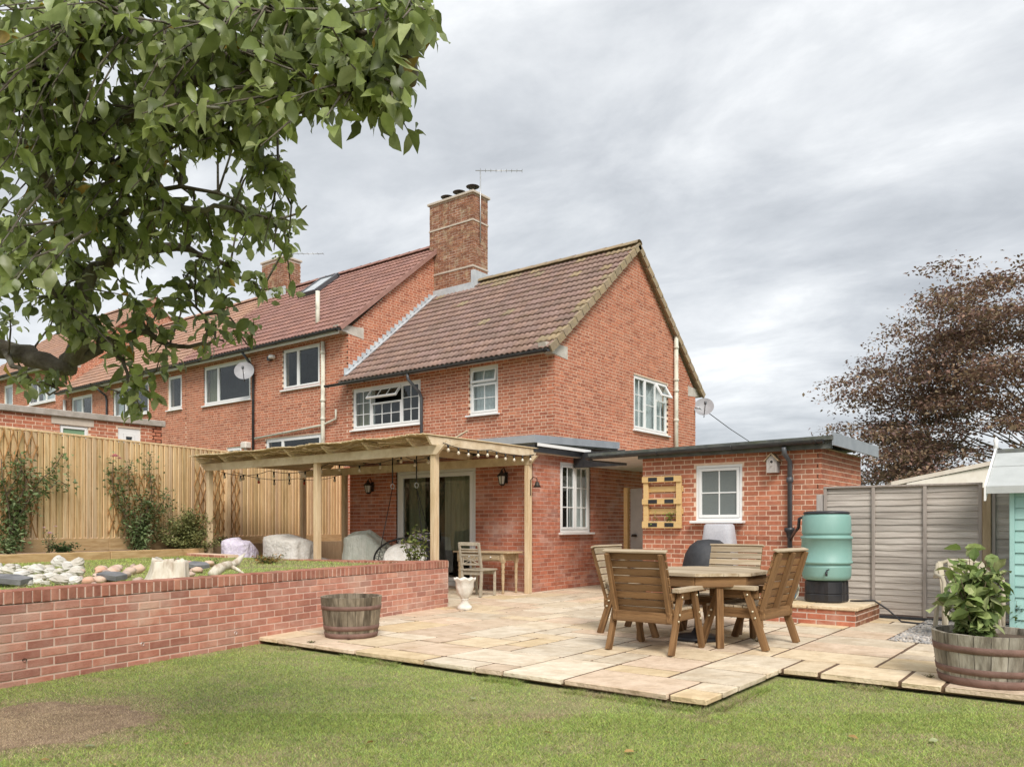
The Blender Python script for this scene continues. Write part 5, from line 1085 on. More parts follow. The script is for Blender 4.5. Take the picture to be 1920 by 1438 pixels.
# ================================================================ water butt on its plinth
PA, PB_, PYF = -3.62, -2.49, 9.98
pt = thing('brick_plinth', 'low brick plinth topped with slabs carrying the water butt', 'plinth', (-3.0, 10.5, 0))
brick_wall(pt, 'front_course', (PA, PYF), (PB_, PYF), (0, -1), -0.02, 0.185, bond='stretcher', bm='brick_ext', mm='mortar_grey', near=True, gap=0.012)
brick_wall(pt, 'side_course', (PB_, PYF), (PB_, LY-0.06), (1, 0), -0.02, 0.185, bond='stretcher', bm='brick_old', mm='mortar_grey', near=True, gap=0.012, trim0=0.22)
emit_bricks(pt, 300)
for (xa, xb, ya, yb) in ((PA-0.02, -3.06, PYF-0.03, 10.56), (-3.045, PB_+0.03, PYF-0.03, 10.56), (PA-0.02, -3.06, 10.575, 11.12), (-3.045, PB_+0.03, 10.575, 11.12)):
    b = MB(); b.bb((xa, ya, 0.188), (xb, yb, 0.228), jit(random.choice(SL_T), 0.04), ch=0.006); b.build('paving_slab', 'slab', pt)
b = MB(); b.bb((PA+0.02, PYF+0.23, 0.0), (PB_-0.23, 11.1, 0.18)); b.build('hardcore', 'mortar_grey', pt)
st = thing('brick_step', 'low slab-topped step left of the water butt plinth', 'step', (-3.95, 10.6, 0)); brick_wall(st, 'front_course', (-4.35, 10.30), (PA-0.03, 10.30), (0, -1), -0.02, 0.085, bond='stretcher', bm='brick_ext', mm='mortar_grey', near=True, gap=0.012); emit_bricks(st, 300)
b = MB(); b.bb((-4.38, 10.27, 0.088), (PA-0.035, 11.0, 0.125), ch=0.006); b.build('paving_slab', 'slab', st)
WBc = (-2.99, 10.56, 0.23); wb = thing('water_butt', 'mint green plastic water butt on a black ribbed stand', 'water butt', WBc)
b = MB(); b.lathe([(0.0, 0.0), (0.25, 0.0), (0.265, 0.02), (0.265, 0.10), (0.255, 0.11), (0.265, 0.12), (0.26, 0.26), (0.24, 0.275), (0, 0.275)], (0, 0, 0), 36, smooth=False)
for k, v in enumerate(b.v):
    a = math.atan2(v[1], v[0]); r_ = math.hypot(v[0], v[1])
    if r_ > 0.2: f = 1-0.10*(math.cos(a*4+0.6) > 0.25); b.v[k] = (v[0]*f, v[1]*f, v[2])
o = bpy.data.objects.new('stand', b.mesh('stand', 'butt_black')); COL.objects.link(o); o.parent = wb
R0 = 0.298; lround(wb, 'barrel', [(0, 0.278), (0.25, 0.278), (0.285, 0.295), (R0-0.004, 0.34), (R0, 0.44), (R0+0.001, 0.455), (R0-0.012, 0.462), (R0-0.012, 0.482), (R0+0.012, 0.49), (R0+0.016, 0.50), (R0+0.014, 0.518), (R0+0.002, 0.525), (R0+0.006, 0.66), (R0+0.002, 0.795), (R0+0.016, 0.802), (R0+0.018, 0.815), (R0+0.012, 0.83), (R0-0.012, 0.838), (R0-0.012, 0.858), (R0, 0.865), (R0, 0.88), (R0-0.008, 1.08), (R0-0.03, 1.115), (R0-0.06, 1.125)], (0, 0, 0), 'butt_green', 48)
lround(wb, 'lid', [(R0-0.02, 1.118), (R0-0.012, 1.128), (R0-0.03, 1.145), (0.2, 1.155), (0, 1.158)], (0, 0, 0), 'butt_black', 36)
dirc = (Vector((0, 0, 0))-Vector((WBc[0], WBc[1], 0))).normalized(); b = MB(); c = dirc*(R0-0.01)+Vector((0, 0, 0.39)); b.tube([c, c+dirc*0.06, c+dirc*0.075+Vector((0, 0, -0.045))], 0.014, 8); b.tube([c+dirc*0.045+Vector((0, 0, 0.02))-RGT*0.0, c+dirc*0.045+Vector((0, 0, 0.035))+RGT*0.035], 0.008, 6); o = bpy.data.objects.new('tap', b.mesh('tap', 'butt_black')); COL.objects.link(o); o.parent = wb
b = MB(); p0 = Vector((dx_+0.03, OY-0.09, 1.0)); p1 = Vector((WBc[0]-0.30, WBc[1]+0.02, 1.31)); b.tube([p0, p0+Vector((0.1, -0.25, 0.05)), p0.lerp(p1, 0.6)+Vector((0, -0.1, -0.06)), p1+Vector((-0.06, 0, -0.14)), p1+Vector((-0.05, 0, -0.02)), p1], 0.02, 8); tag(b.build('rain_diverter_hose', 'butt_black'), 'black rainwater hose linking the drainpipe to the water butt', 'hose')
b = MB(); hp = onD(1488, 1105, 10.3); pts = []
for i in range(40): a = i*0.62; pts.append(hp+RGT*(0.075*math.cos(a))+Vector((0, 0, 0.13*math.sin(a)))+FWD*(0.002*i))
b.tube(pts, 0.011, 6); tag(b.build('coiled_hose', 'pipe_pale'), 'pale coiled garden hose hanging beside the water butt', 'hose')
b = MB(); b.lathe([(0, -0.09), (0.03, -0.08), (0.035, 0.05), (0.02, 0.09), (0, 0.09)], hp+Vector((0, 0, -0.02)), 10); tag(b.build('hose_nozzle', 'hose_blue'), 'blue hose spray nozzle inside the hose coil', 'nozzle')
b = MB(); q0, q1, q2, q3 = Vector((-2.75, 10.75, 0.235)), Vector((-2.47, 10.80, 0.25)), onZ(1690, 1165, 0.012), onZ(1790, 1176, 0.012); b.tube([q0, q1, q1.lerp(q2, 0.5)+Vector((0, 0, 0.02)), q2, q3], 0.012, 6); tag(b.build('ground_hose', 'butt_black'), 'thin black hose trailing off the plinth onto the gravel', 'hose')

# ================================================================ half barrels
def half_barrel(label, loc, r_top, r_bot, h, hoops, tints, soil=0.8):
    t = thing('barrel_planter', label, 'planter', loc); ns = 22
    def rad(z): q = z/h; return r_bot+(r_top-r_bot)*(q**0.75)
    for i in range(ns):
        a0, a1 = 2*math.pi*i/ns, 2*math.pi*(i+1)/ns-0.012; b = MB(); vs = []
        for z in (0.0, h*0.33, h*0.66, h):
            for (a, ro) in ((a0, 0), ((a0+a1)/2, 0), (a1, 0), (a1, -0.028), (a0, -0.028)): r_ = rad(z)+ro; vs.append((r_*math.cos(a), r_*math.sin(a), z+(random.uniform(-0.003, 0.003) if z == h else 0)))
        fs = [(k*5+j, k*5+(j+1) % 5, (k+1)*5+(j+1) % 5, (k+1)*5+j) for k in range(3) for j in range(5)]+[(15, 16, 17, 18, 19)]; b.add(vs, fs, jit(tints, 0.28)); o = bpy.data.objects.new('stave', b.mesh('stave', 'barrel_oak')); COL.objects.link(o); o.parent = t
    for z0, z1 in hoops:
        lround(t, 'hoop', [(rad(z0)-0.003, z0), (rad(z0)+0.004, z0+0.002), (rad(z1)+0.005, z1-0.002), (rad(z1)-0.003, z1)], (0, 0, 0), 'barrel_hoop', 44)
    lround(t, 'soil', [(r_top-0.03, h*soil), (r_top*0.5, h*soil+0.01), (0, h*soil+0.015)], (0, 0, 0), 'soil', 24); lround(t, 'base', [(rad(0.02)-0.02, 0.02), (0, 0.02)], (0, 0, 0), 'barrel_oak', 22)
    return t
half_barrel('empty oak half barrel planter against the garden wall', (-6.64, 5.83, 0.002), 0.328, 0.275, 0.435, ((0.0, 0.055), (0.085, 0.135), (0.30, 0.345)), (0.95, 0.88, 0.78), 0.62)
RBc = Vector((-0.80, 7.12, 0.002)); half_barrel('oak half barrel planter holding the leafy shrub at the patio corner', tuple(RBc), 0.40, 0.345, 0.385, ((0.0, 0.06), (0.085, 0.135), (0.245, 0.30)), (1.25, 1.25, 1.25), 0.86)

# ================================================================ desk, chair, urn by the french doors
dk = thing('console_table', 'old wooden side table with turned legs beside the french doors', 'table', (-9.08, 11.18, 0)); lbox(dk, 'table_top', (0, 0, 0.725), (1.26, 0.48, 0.03), 'desk_wood')
lbox(dk, 'apron', (0, -0.19, 0.64), (1.0, 0.022, 0.13), 'desk_wood'); lbox(dk, 'apron', (0, 0.19, 0.64), (1.0, 0.022, 0.13), 'desk_wood')
for s in (-1, 1):
    lbox(dk, 'apron', (s*0.49, 0, 0.64), (0.022, 0.37, 0.13), 'desk_wood'); dd_ = lbox(dk, 'drawer_front', (s*0.25, -0.205, 0.64), (0.34, 0.012, 0.09), 'desk_wood'); k_ = lround(dk, 'knob', [(0, 0.03), (0.014, 0.022), (0.008, 0.0)], (s*0.25, -0.211, 0.64), 'upvc', 10); k_.rotation_euler = (R(90), 0, 0)
    for q in (-1, 1):
        lbox(dk, 'leg_block', (s*0.50, q*0.19, 0.63), (0.07, 0.07, 0.16), 'desk_wood'); lround(dk, 'leg', [(0.0, 0), (0.018, 0), (0.024, 0.03), (0.018, 0.06), (0.022, 0.10), (0.030, 0.30), (0.026, 0.36), (0.036, 0.39), (0.024, 0.43), (0.036, 0.47), (0.030, 0.52), (0.034, 0.55)], (s*0.50, q*0.19, 0), 'desk_wood', 14)
dc = thing('side_chair', 'greyed teak dining chair with star pattern back at the side table', 'chair', (-8.72, 10.50, 0), R(4))
for s in (-1, 1):
    lbeam(dc, 'leg', (s*0.19, 0.20, 0.43), (s*0.19, 0.20, 0), 0.04, 0.04, 'teak_grey'); lbeam(dc, 'leg', (s*0.20, -0.20, 0.45), (s*0.20, -0.23, 0), 0.04, 0.045, 'teak_grey'); lbeam(dc, 'back_post', (s*0.20, -0.20, 0.44), (s*0.20, -0.29, 0.915), 0.042, 0.04, 'teak_grey')
lbox(dc, 'seat', (0, 0, 0.45), (0.46, 0.46, 0.03), 'teak_grey'); lbox(dc, 'seat_rail', (0, 0.19, 0.40), (0.40, 0.025, 0.07), 'teak_grey'); lbox(dc, 'seat_rail', (0, -0.19, 0.40), (0.40, 0.025, 0.07), 'teak_grey')
def bk_pt(x, z): return Vector((x, -0.20-(z-0.44)*0.19, z))
for z, h_ in ((0.89, 0.06), (0.80, 0.022), (0.755, 0.022), (0.70, 0.03), (0.545, 0.035)): lbeam(dc, 'back_rail', bk_pt(-0.19, z), bk_pt(0.19, z), 0.022, h_, 'teak_grey')
for a, c in (((-0.15, 0.555), (0.15, 0.69)), ((-0.15, 0.69), (0.15, 0.555)), ((0, 0.555), (0, 0.69)), ((-0.15, 0.622), (0.15, 0.622)), ((-0.155, 0.55), (-0.155, 0.70)), ((0.155, 0.55), (0.155, 0.70))): lbeam(dc, 'star_bar', bk_pt(*a), bk_pt(*c), 0.012, 0.018, 'teak_grey')
ur = thing('stone_urn', 'pale carved stone garden urn at the end of the garden wall', 'urn', (-7.42, 8.62, 0)); lround(ur, 'pedestal', [(0, 0), (0.105, 0), (0.105, 0.05), (0.09, 0.06), (0.055, 0.10), (0.045, 0.14), (0.06, 0.155), (0.05, 0.165)], (0, 0, 0), 'stone_urn', 20)
b = MB(); b.lathe([(0.045, 0.16), (0.075, 0.19), (0.105, 0.25), (0.125, 0.33), (0.13, 0.40), (0.155, 0.43), (0.16, 0.45), (0.14, 0.45), (0.11, 0.36), (0, 0.34)], (0, 0, 0), 40)
for k, v in enumerate(b.v):
    a = math.atan2(v[1], v[0]); 
    if 0.18 < v[2] < 0.41: f = 1+0.07*math.cos(a*8+(v[2]-0.2)*18); b.v[k] = (v[0]*f, v[1]*f, v[2])
    elif v[2] >= 0.41: b.v[k] = (v[0], v[1], v[2]+0.012*math.cos(a*8))
o = bpy.data.objects.new('bowl', b.mesh('bowl', 'stone_urn')); COL.objects.link(o); o.parent = ur

# ================================================================ seats under the pergola
def drape(th, name, m, hw, hd, top, seat_y, folds=7, amp=0.045, base=0.05, back=0.0, shape=3.2, slope=0.0, n=56, rows=12):
    """a cloth thrown over a seat: closed skirt falling from a rounded top"""
    b = MB(); vs = []; shape = 3.3
    for j in range(rows+1):
        q = j/rows
        if q < 0.3: s = math.sin(q/0.3*math.pi/2); z = top-0.10*(1-math.cos(q/0.3*math.pi/2)); f = 0.05+0.90*s
        else: s = 1; k_ = (q-0.3)/0.7; z = top-0.10-(top-0.10-base)*k_; f = 0.95+0.10*k_
        for i in range(n):
            a = 2*math.pi*i/n; ca, sa = math.cos(a), math.sin(a); rr = 1/((abs(ca)**shape+abs(sa)**shape)**(1/shape)); wv = 1+amp*math.sin(folds*a+1.3*math.sin(2*a))*max(0, q-0.15)*2.2+amp*0.7*math.sin(17*a+q*5)*q+0.02*math.sin(q*16+3*math.sin(a*2))
            y = hd*sa*rr*f*wv; drop = slope*max(0, y/hd)*top*0.45
            vs.append((hw*ca*rr*f*wv, y, max(base*0.5, z-drop*(1-0.5*q)+0.035*math.sin(1.7*ca+top*9)*(1-q)+0.12*math.sin(a*3+q*9)*(1-q)*q)))
    fs = [(j*n+i, j*n+(i+1) % n, (j+1)*n+(i+1) % n, (j+1)*n+i) for j in range(rows) for i in range(n)]; fs = [f[::-1] for f in fs]; fs.append(tuple(range(n)))
    b.add(vs, fs, (1, 1, 1), True); o = bpy.data.objects.new(name, b.mesh(name, m)); COL.objects.link(o); o.parent = th; return o
sf = thing('sofa', 'garden sofa under a cream knitted throw beneath the pergola', 'sofa', (-12.95, 9.75, 0), R(-8)); drape(sf, 'throw', 'fabric_white', 0.63, 0.36, 1.0, 0, base=0.12); lbox(sf, 'frame', (0, 0.15, 0.22), (1.1, 0.55, 0.3), 'brown_post'); 
o = drape(sf, 'seat_throw', 'fabric_white', 0.60, 0.34, 0.56, 0, base=0.1, folds=5); o.location = (0, 0.55, 0)
lc = thing('lounge_chair', 'low lounge chair under a lilac blanket near the pergola trellis', 'chair', (-13.95, 9.35, 0), R(20)); drape(lc, 'blanket', 'fabric_lilac', 0.30, 0.36, 0.93, 0, base=0.1, slope=0.5, amp=0.05); lbox(lc, 'frame', (0, 0.1, 0.2), (0.5, 0.5, 0.25), 'brown_post')
sg = thing('lounge_chair', 'reclining chair draped in a sage striped cloth by the lantern wall', 'chair', (-11.12, 10.2, 0), R(-60)); drape(sg, 'cloth', 'fabric_sage', 0.34, 0.48, 1.09, 0, base=0.1, slope=0.75, amp=0.04); lbox(sg, 'frame', (0, 0.15, 0.2), (0.5, 0.7, 0.25), 'brown_post')
dg = thing('lounge_chair', 'chair under a dark grey cover in front of the french doors', 'chair', (-9.95, 10.35, 0), R(10)); drape(dg, 'cover', 'fabric_dark', 0.25, 0.27, 0.98, 0, base=0.1, slope=0.2, amp=0.04); o = drape(dg, 'cushion', 'fabric_lilac', 0.2, 0.2, 1.02, 0, base=0.9); lbox(dg, 'frame', (0, 0.1, 0.2), (0.4, 0.4, 0.25), 'brown_post')
# hanging swing seat: black hoop with netting, white cushion, cords from the rafters
SWc = Vector((-9.75, 9.75, 0.66)); sw = thing('swing_seat', 'black hanging hoop seat with white cushion slung from the pergola', 'swing', (SWc.x, SWc.y, 0.3)); 
tilt = Matrix.Rotation(R(38), 3, RGT) ; hoop = lambda a, r_: SWc+tilt @ (RGT*(r_*math.cos(a))+FWD*(r_*math.sin(a)))
b = MB(); b.tube([hoop(2*math.pi*i/40, 0.52) for i in range(41)], 0.017, 8); b.build('hoop', 'wire_black', sw)
b = MB(); 
for i in range(24): b.tube([hoop(2*math.pi*i/24, 0.52), hoop(2*math.pi*(i+4)/24, 0.30)-Vector((0, 0, 0.08))], 0.005, 4); b.tube([hoop(2*math.pi*i/24, 0.52), hoop(2*math.pi*(i-4)/24, 0.30)-Vector((0, 0, 0.08))], 0.005, 4)
b.build('netting', 'wire_black', sw)
b = MB(); vs = []; 
for j, (r_, dz) in enumerate(((0.05, 0.10), (0.2, 0.09), (0.34, 0.04), (0.38, -0.02), (0.33, -0.09), (0.1, -0.12))):
    for i in range(24): a = 2*math.pi*i/24; vs.append(SWc+tilt @ (RGT*(r_*math.cos(a))+FWD*(r_*math.sin(a)))+Vector((0, 0, dz+0.012*math.sin(3*a))))
b.add(vs, [(j*24+i, (j+1)*24+i, (j+1)*24+(i+1) % 24, j*24+(i+1) % 24) for j in range(5) for i in range(24)]+[tuple(range(24))], (1, 1, 1), True); b.build('cushion', 'fabric_white', sw)
for px, s in ((736, -1), (781, 1)):
    tp = onY(px, 858, 9.75); tp.z = 2.43; rg = Vector((tp.x, tp.y, 1.88)); b = MB(); b.tube([tp, rg+Vector((0, 0, 0.05))], 0.012, 6); b.build('strap', 'wire_black', sw)
    b = MB(); b.tube([rg+RGT*(0.03*math.cos(a))+Vector((0, 0, 0.045*math.sin(a))) for a in [2*math.pi*i/12 for i in range(13)]], 0.007, 6); b.build('ring', 'metal_grey', sw)
    for a in ((2.6, 3.7) if s < 0 else (0.5, 5.6)): b = MB(); b.tube([rg-Vector((0, 0, 0.04)), hoop(a, 0.52)], 0.007, 5); b.build('cord', 'wire_black', sw)

# ================================================================ shed, resin chair
sh = thing('garden_shed', 'mint green boarded shed with pale grey felt roof', 'shed', (0.1, 10.6, 0)); SX, SY = onY(1897, 1000, 10.28).x, 10.28; SX2 = 1.4
z = 0.05; b = MB(); b.bb((SX+0.012, SY+0.015, 0.02), (SX2, SY+1.55, 1.62)); b.build('carcass', 'mint_paint', sh)
while z < 1.62:
    b = MB(); h_ = min(0.118, 1.63-z); b.prism([(SX+0.03, SY-0.012, z), (SX+0.03, SY+0.004, z+h_), (SX+0.03, SY+0.013, z+h_), (SX+0.03, SY+0.013, z)], (SX2-SX-0.05, 0, 0), jit((1, 1, 1), 0.05)); b.build('cladding_board', 'mint_paint', sh); z += 0.122
z = 0.05
while z < 1.62:
    b = MB(); h_ = min(0.118, 1.63-z); b.prism([(SX-0.014, SY+0.035, z), (SX+0.0, SY+0.035, z+h_), (SX+0.011, SY+0.035, z+h_), (SX+0.011, SY+0.035, z)], (0, 1.45, 0), jit((1, 1, 1), 0.05)); b.build('cladding_board', 'mint_paint', sh); z += 0.122
b = MB(); b.bb((SX-0.02, SY-0.022, 0.02), (SX+0.028, SY+0.03, 1.63), ch=0.004); b.build('corner_post', 'mint_paint', sh)
ez0, rz0, yE, yR = 1.60, 2.06, SY-0.16, SY+0.78; rx = SX-0.22; b = MB()
b.prism([(rx, yE, ez0), (rx, yR, rz0), (rx, yR, rz0+0.03), (rx, yE, ez0+0.03)], (SX2-rx+0.2, 0, 0)); b.prism([(rx, yR, rz0), (rx, SY+1.72, ez0), (rx, SY+1.72, ez0+0.03), (rx, yR, rz0+0.03)], (SX2-rx+0.2, 0, 0)); b.bb((rx, yE-0.012, ez0-0.05), (SX2, yE-0.001, ez0+0.03)); shr = b.build('roof', 'felt_pale', sh)
b = MB(); k_ = 0.52; b.prism([(rx+0.002, yE+(yR-yE)*k_, ez0+(rz0-ez0)*k_+0.032), (rx+0.002, yR, rz0+0.032), (rx+0.002, yR, rz0+0.038), (rx+0.002, yE+(yR-yE)*k_, ez0+(rz0-ez0)*k_+0.040)], (SX2-rx+0.19, 0, 0)); b.build('felt_sheet', 'felt_pale', shr)
b = MB(); b.prism([(rx+0.01, yR-0.10, rz0-0.01), (rx+0.01, yR, rz0+0.048), (rx+0.01, yR+0.1, rz0-0.01), (rx+0.01, yR, rz0+0.03)], (SX2-rx, 0, 0)); b.build('ridge_cap', 'felt', shr)
b = MB(); b.prism([(rx-0.022, yE-0.03, ez0-0.13), (rx-0.022, yR, rz0-0.06), (rx-0.022, yR, rz0+0.07), (rx-0.022, yE-0.03, ez0+0.035)], (0.02, 0, 0)); b.prism([(rx-0.022, SY+1.75, ez0-0.13), (rx-0.022, yR+0.001, rz0-0.06), (rx-0.022, yR+0.001, rz0+0.07), (rx-0.022, SY+1.75, ez0+0.035)], (0.02, 0, 0)); b.build('barge_board', 'upvc', sh)
b = MB(); b.lathe([(0.0, 0.14), (0.03, 0.10), (0.02, 0.05), (0.03, 0.0), (0.0, -0.02)], (rx-0.012, yR, rz0+0.06), 10); b.build('finial', 'upvc', sh)
rc = thing('resin_chair', 'cream resin garden armchair half hidden behind the barrel shrub', 'chair', (-1.30, 9.75, 0), R(200))
for s in (-1, 1):
    for y in (-0.22, 0.22): lbeam(rc, 'leg', (s*0.24, y, 0.42), (s*0.27, y*1.15, 0), 0.05, 0.03, 'cream_resin')
    b = MB(); b.tube([(s*0.27, 0.25, 0.0), (s*0.275, 0.25, 0.60), (s*0.275, 0.18, 0.65), (s*0.275, -0.15, 0.66), (s*0.25, -0.30, 0.70)], 0.022, 8); o = bpy.data.objects.new('armrest', b.mesh('armrest', 'cream_resin')); COL.objects.link(o); o.parent = rc
lbox(rc, 'seat', (0, 0, 0.42), (0.50, 0.48, 0.03), 'cream_resin', ch=0.01)
for i in range(5): x = -0.18+0.09*i; lbeam(rc, 'back_slat', (x, -0.23, 0.44), (x*1.1, -0.34, 0.80), 0.055, 0.015, 'cream_resin')
b = MB(); b.tube([(-0.26, -0.27, 0.62), (-0.22, -0.345, 0.77), (-0.1, -0.36, 0.81), (0.1, -0.36, 0.81), (0.22, -0.345, 0.77), (0.26, -0.27, 0.62)], 0.022, 8); o = bpy.data.objects.new('back_frame', b.mesh('back_frame', 'cream_resin')); COL.objects.link(o); o.parent = rc

# ================================================================ rockery on the raised lawn
def rock_mesh(m, tint, seed, sharp=0.25):
    r_ = random.Random(seed); b = MB(); n, k = 9, 6; vs = []; dirs = [Vector((r_.gauss(0, 1), r_.gauss(0, 1), r_.gauss(0, 1))).normalized() for _ in range(7)]; cuts = [r_.uniform(0.62, 0.95) for _ in dirs]
    for j in range(1, k):
        ph = math.pi*j/k
        for i in range(n):
            a = 2*math.pi*i/n+j*0.3; p = Vector((math.sin(ph)*math.cos(a), math.sin(ph)*math.sin(a), math.cos(ph)))
            for d, c in zip(dirs, cuts):
                q = p.dot(d)
                if q > c*(1-sharp)+sharp*0.62: p -= d*(q-(c*(1-sharp)+sharp*0.62))*0.9
            vs.append(p*(1+r_.uniform(-0.04, 0.04)))
    vs += [Vector((0, 0, 0.85)), Vector((0, 0, -0.85))]; fs = [(j*n+i, (j+1)*n+i, (j+1)*n+(i+1) % n, j*n+(i+1) % n) for j in range(k-2) for i in range(n)]; t_, bt = len(vs)-2, len(vs)-1
    fs += [(t_, i, (i+1) % n) for i in range(n)]+[((k-2)*n+(i+1) % n, (k-2)*n+i, bt) for i in range(n)]; b.add(vs, fs, tint, sharp < 0.2); return b.mesh('rock', m)
def rocks(name, label, grp, cat, spots, m, tints, sharp):
    ms = [rock_mesh(m, random.choice(tints), 40+i, sharp) for i in range(7)]
    for i, (px, py, wpx, hq) in enumerate(spots):
        p = onZ(px, py, RZ0); d = (p-CAM).dot(FWD); s = wpx/F_PX*d/2; o = bpy.data.objects.new(name, ms[i % 7]); COL.objects.link(o); o.location = (p.x, p.y, RZ0+s*hq*0.7); o.scale = (s*random.uniform(.9, 1.1), s*random.uniform(.8, 1.1), s*hq); o.rotation_euler = (random.uniform(-.3, .3), random.uniform(-.3, .3), random.uniform(0, 6.28)); tag(o, label, cat, grp)
rr = random.Random(5)
sp = []
for i in range(40):
    x = -18+(i//4)*18+rr.uniform(-5, 5); sp.append((x, 1070+(i % 4)*10-x*0.05+rr.uniform(-3, 3), rr.uniform(20, 36), rr.uniform(0.55, 0.8)))
rocks('white_rock', 'rough white limestone rock in the rockery on the raised lawn', 'white rocks in the rockery', 'rock', sp, 'rock_white', [(1, 1, 1), (0.9, 0.87, 0.82), (1.05, 1.04, 1.0)], 0.3)
sp = []
for i in range(40):
    x = rr.uniform(148, 262) if i < 26 else rr.uniform(318, 392); sp.append((x, 1082+rr.uniform(-10, 20)-(x-150)*0.075, rr.uniform(13, 30), rr.uniform(0.5, 0.75)))
rocks('cobblestone', 'rounded pinkish cobblestone beside the tree stump on the raised lawn', 'cobbles around the stump', 'cobble', sp, 'cobble', [(1, 1, 1), (1.15, 1.1, 1.05), (0.8, 0.82, 0.85), (1.2, 0.95, 0.85)], 0.1)
for (px, py, w, a, lb) in ((372, 1070, 45, 0.3, 'dark slate slab lying beside the driftwood'), (20, 1100, 70, 1.0, 'dark slate slab lying among the white rocks'), (212, 1093, 50, 0.6, 'dark slate slab lying in front of the cobbles')):
    p = onZ(px, py, RZ0); d = (p-CAM).dot(FWD); s = w/F_PX*d; b = MB(); b.prism([(-s*.5, -s*.25, 0), (s*.3, -s*.35, 0), (s*.5, s*.1, 0), (s*.1, s*.35, 0), (-s*.45, s*.25, 0)], (0, 0, 0.05)); o = bpy.data.objects.new('slate_slab', b.mesh('slate_slab', 'slate')); COL.objects.link(o); o.location = (p.x, p.y, RZ0+0.05); o.rotation_euler = (0.15, 0.1, a); tag(o, lb, 'slate')
p = onZ(278, 1094, RZ0); sd = (p-CAM).dot(FWD); su = thing('tree_stump', 'bleached split tree stump standing in the rockery', 'stump', (p.x, p.y+0.2, RZ0)); S = sd/F_PX
for cx, rb, rt, h_, sd_ in ((-6*S, 42*S, 21*S, 44*S, 1), (24*S, 17*S, 15*S, 42*S, 2)):
    b = MB(); vs = []; n = 30; r_ = random.Random(sd_); rid = [1+0.10*math.sin(a*5+sd_)+r_.uniform(-.06, .06) for a in [2*math.pi*i/n for i in range(n)]]
    for j in range(9):
        q = j/8
        for i in range(n): a = 2*math.pi*i/n; rad_ = (rb+(rt-rb)*(q**0.38))*(1+(rid[i]-1)*(1.6-q)); vs.append(Vector((math.cos(a)*rad_, math.sin(a)*rad_, h_*q+(0.02*math.sin(a*2+sd_)+r_.uniform(-.012, .012) if j == 8 else 0))))
    vs.append(Vector((0, 0, h_-0.015))); k = len(vs)-1; fs = [(j*n+i, j*n+(i+1) % n, (j+1)*n+(i+1) % n, (j+1)*n+i) for j in range(8) for i in range(n)]+[(8*n+i, 8*n+(i+1) % n, k) for i in range(n)]
    b.add(vs, fs, (1, 1, 1), True); o = bpy.data.objects.new('trunk_piece', b.mesh('trunk_piece', 'driftwood')); COL.objects.link(o); o.parent = su; off = RGT*cx; o.location = off
b = MB(); a, c = onZ(397, 1082, RZ0), onZ(462, 1075, RZ0); c = a+(c-a)*1.0; pts = [a+Vector((0, 0, 0.03))]
for i in range(1, 8): q = i/7; pts.append(a.lerp(c, q)+Vector((0, 0, 0.03+0.20*q+0.03*math.sin(q*7)))+FWD*0.05*math.sin(q*5))
b.tube(pts, [0.05, 0.065, 0.05, 0.055, 0.04, 0.045, 0.03, 0.008], 10); b.tube([pts[3], pts[3]+RGT*0.12+Vector((0, 0, -0.06)), pts[3]+RGT*0.25+Vector((0, 0, -0.15))], [0.03, 0.02, 0.006], 8); tag(b.build('driftwood', 'driftwood'), 'bleached driftwood branch lying on the raised lawn', 'driftwood')
# ================================================================ leaves and plants
LEAF_V = np.array([(0, 0, 0), (-0.20, 0.22, 0.05), (0.20, 0.22, 0.05), (0, 0.25, -0.02), (-0.29, 0.52, 0.07), (0.29, 0.52, 0.07), (0, 0.55, -0.015), (-0.20, 0.80, 0.03), (0.20, 0.80, 0.03), (0, 0.82, -0.03), (0, 1.05, -0.12)], np.float32)
LEAF_F = np.array([(0, 3, 1), (0, 2, 3), (1, 3, 6), (1, 6, 4), (3, 2, 5), (3, 5, 6), (4, 6, 9), (4, 9, 7), (6, 5, 8), (6, 8, 9), (7, 9, 10), (9, 8, 10)], np.int32)
SM_V = np.array([(0, 0, 0), (-0.26, 0.45, 0.06), (0.26, 0.45, 0.06), (0, 0.5, -0.02), (0, 1, -0.06)], np.float32); SM_F = np.array([(0, 3, 1), (0, 2, 3), (1, 3, 4), (3, 2, 4)], np.int32)
def frames(d, up, roll):
    d = d/np.linalg.norm(d, axis=1, keepdims=True); s = np.cross(d, up); ln = np.linalg.norm(s, axis=1, keepdims=True); s = np.where(ln < 1e-3, np.array([[1.0, 0, 0]]), s/np.maximum(ln, 1e-6)); u = np.cross(s, d)
    c, sn = np.cos(roll)[:, None], np.sin(roll)[:, None]; return s*c+u*sn, d, u*c-s*sn
def leaves(pos, d, size, tint, width=1.0, small=False, curl=None, up=None, roll_sd=0.5):
    """numpy leaf instancing -> verts, faces, tints"""
    n = len(pos); TV, TF = (SM_V, SM_F) if small else (LEAF_V, LEAF_F); up = np.tile([[0, 0, 1.0]], (n, 1)) if up is None else up
    X, Y, Z = frames(d, up, rng.normal(0, roll_sd, n)); k = len(TV); cu = rng.normal(0.0, 0.22, n) if curl is None else curl
    L = TV[None]*np.ones((n, 1, 1)); yy = L[:, :, 1].copy(); L[:, :, 2] += -(yy**2)*np.abs(cu)[:, None]*0.9+np.where(np.abs(L[:, :, 0]) > 0.1, rng.normal(0.0, 0.05, (n, k)), 0)
    L[:, :, 0] *= (width*rng.uniform(0.8, 1.2, n))[:, None] if np.isscalar(width) else width[:, None]
    V = pos[:, None]+(L[:, :, 0:1]*X[:, None]+L[:, :, 1:2]*Y[:, None]+L[:, :, 2:3]*Z[:, None])*size[:, None, None]
    Fc = (TF[None]+(np.arange(n)*k)[:, None, None]).reshape(-1, 3); return V.reshape(-1, 3), Fc, np.repeat(tint, len(TF), 0)
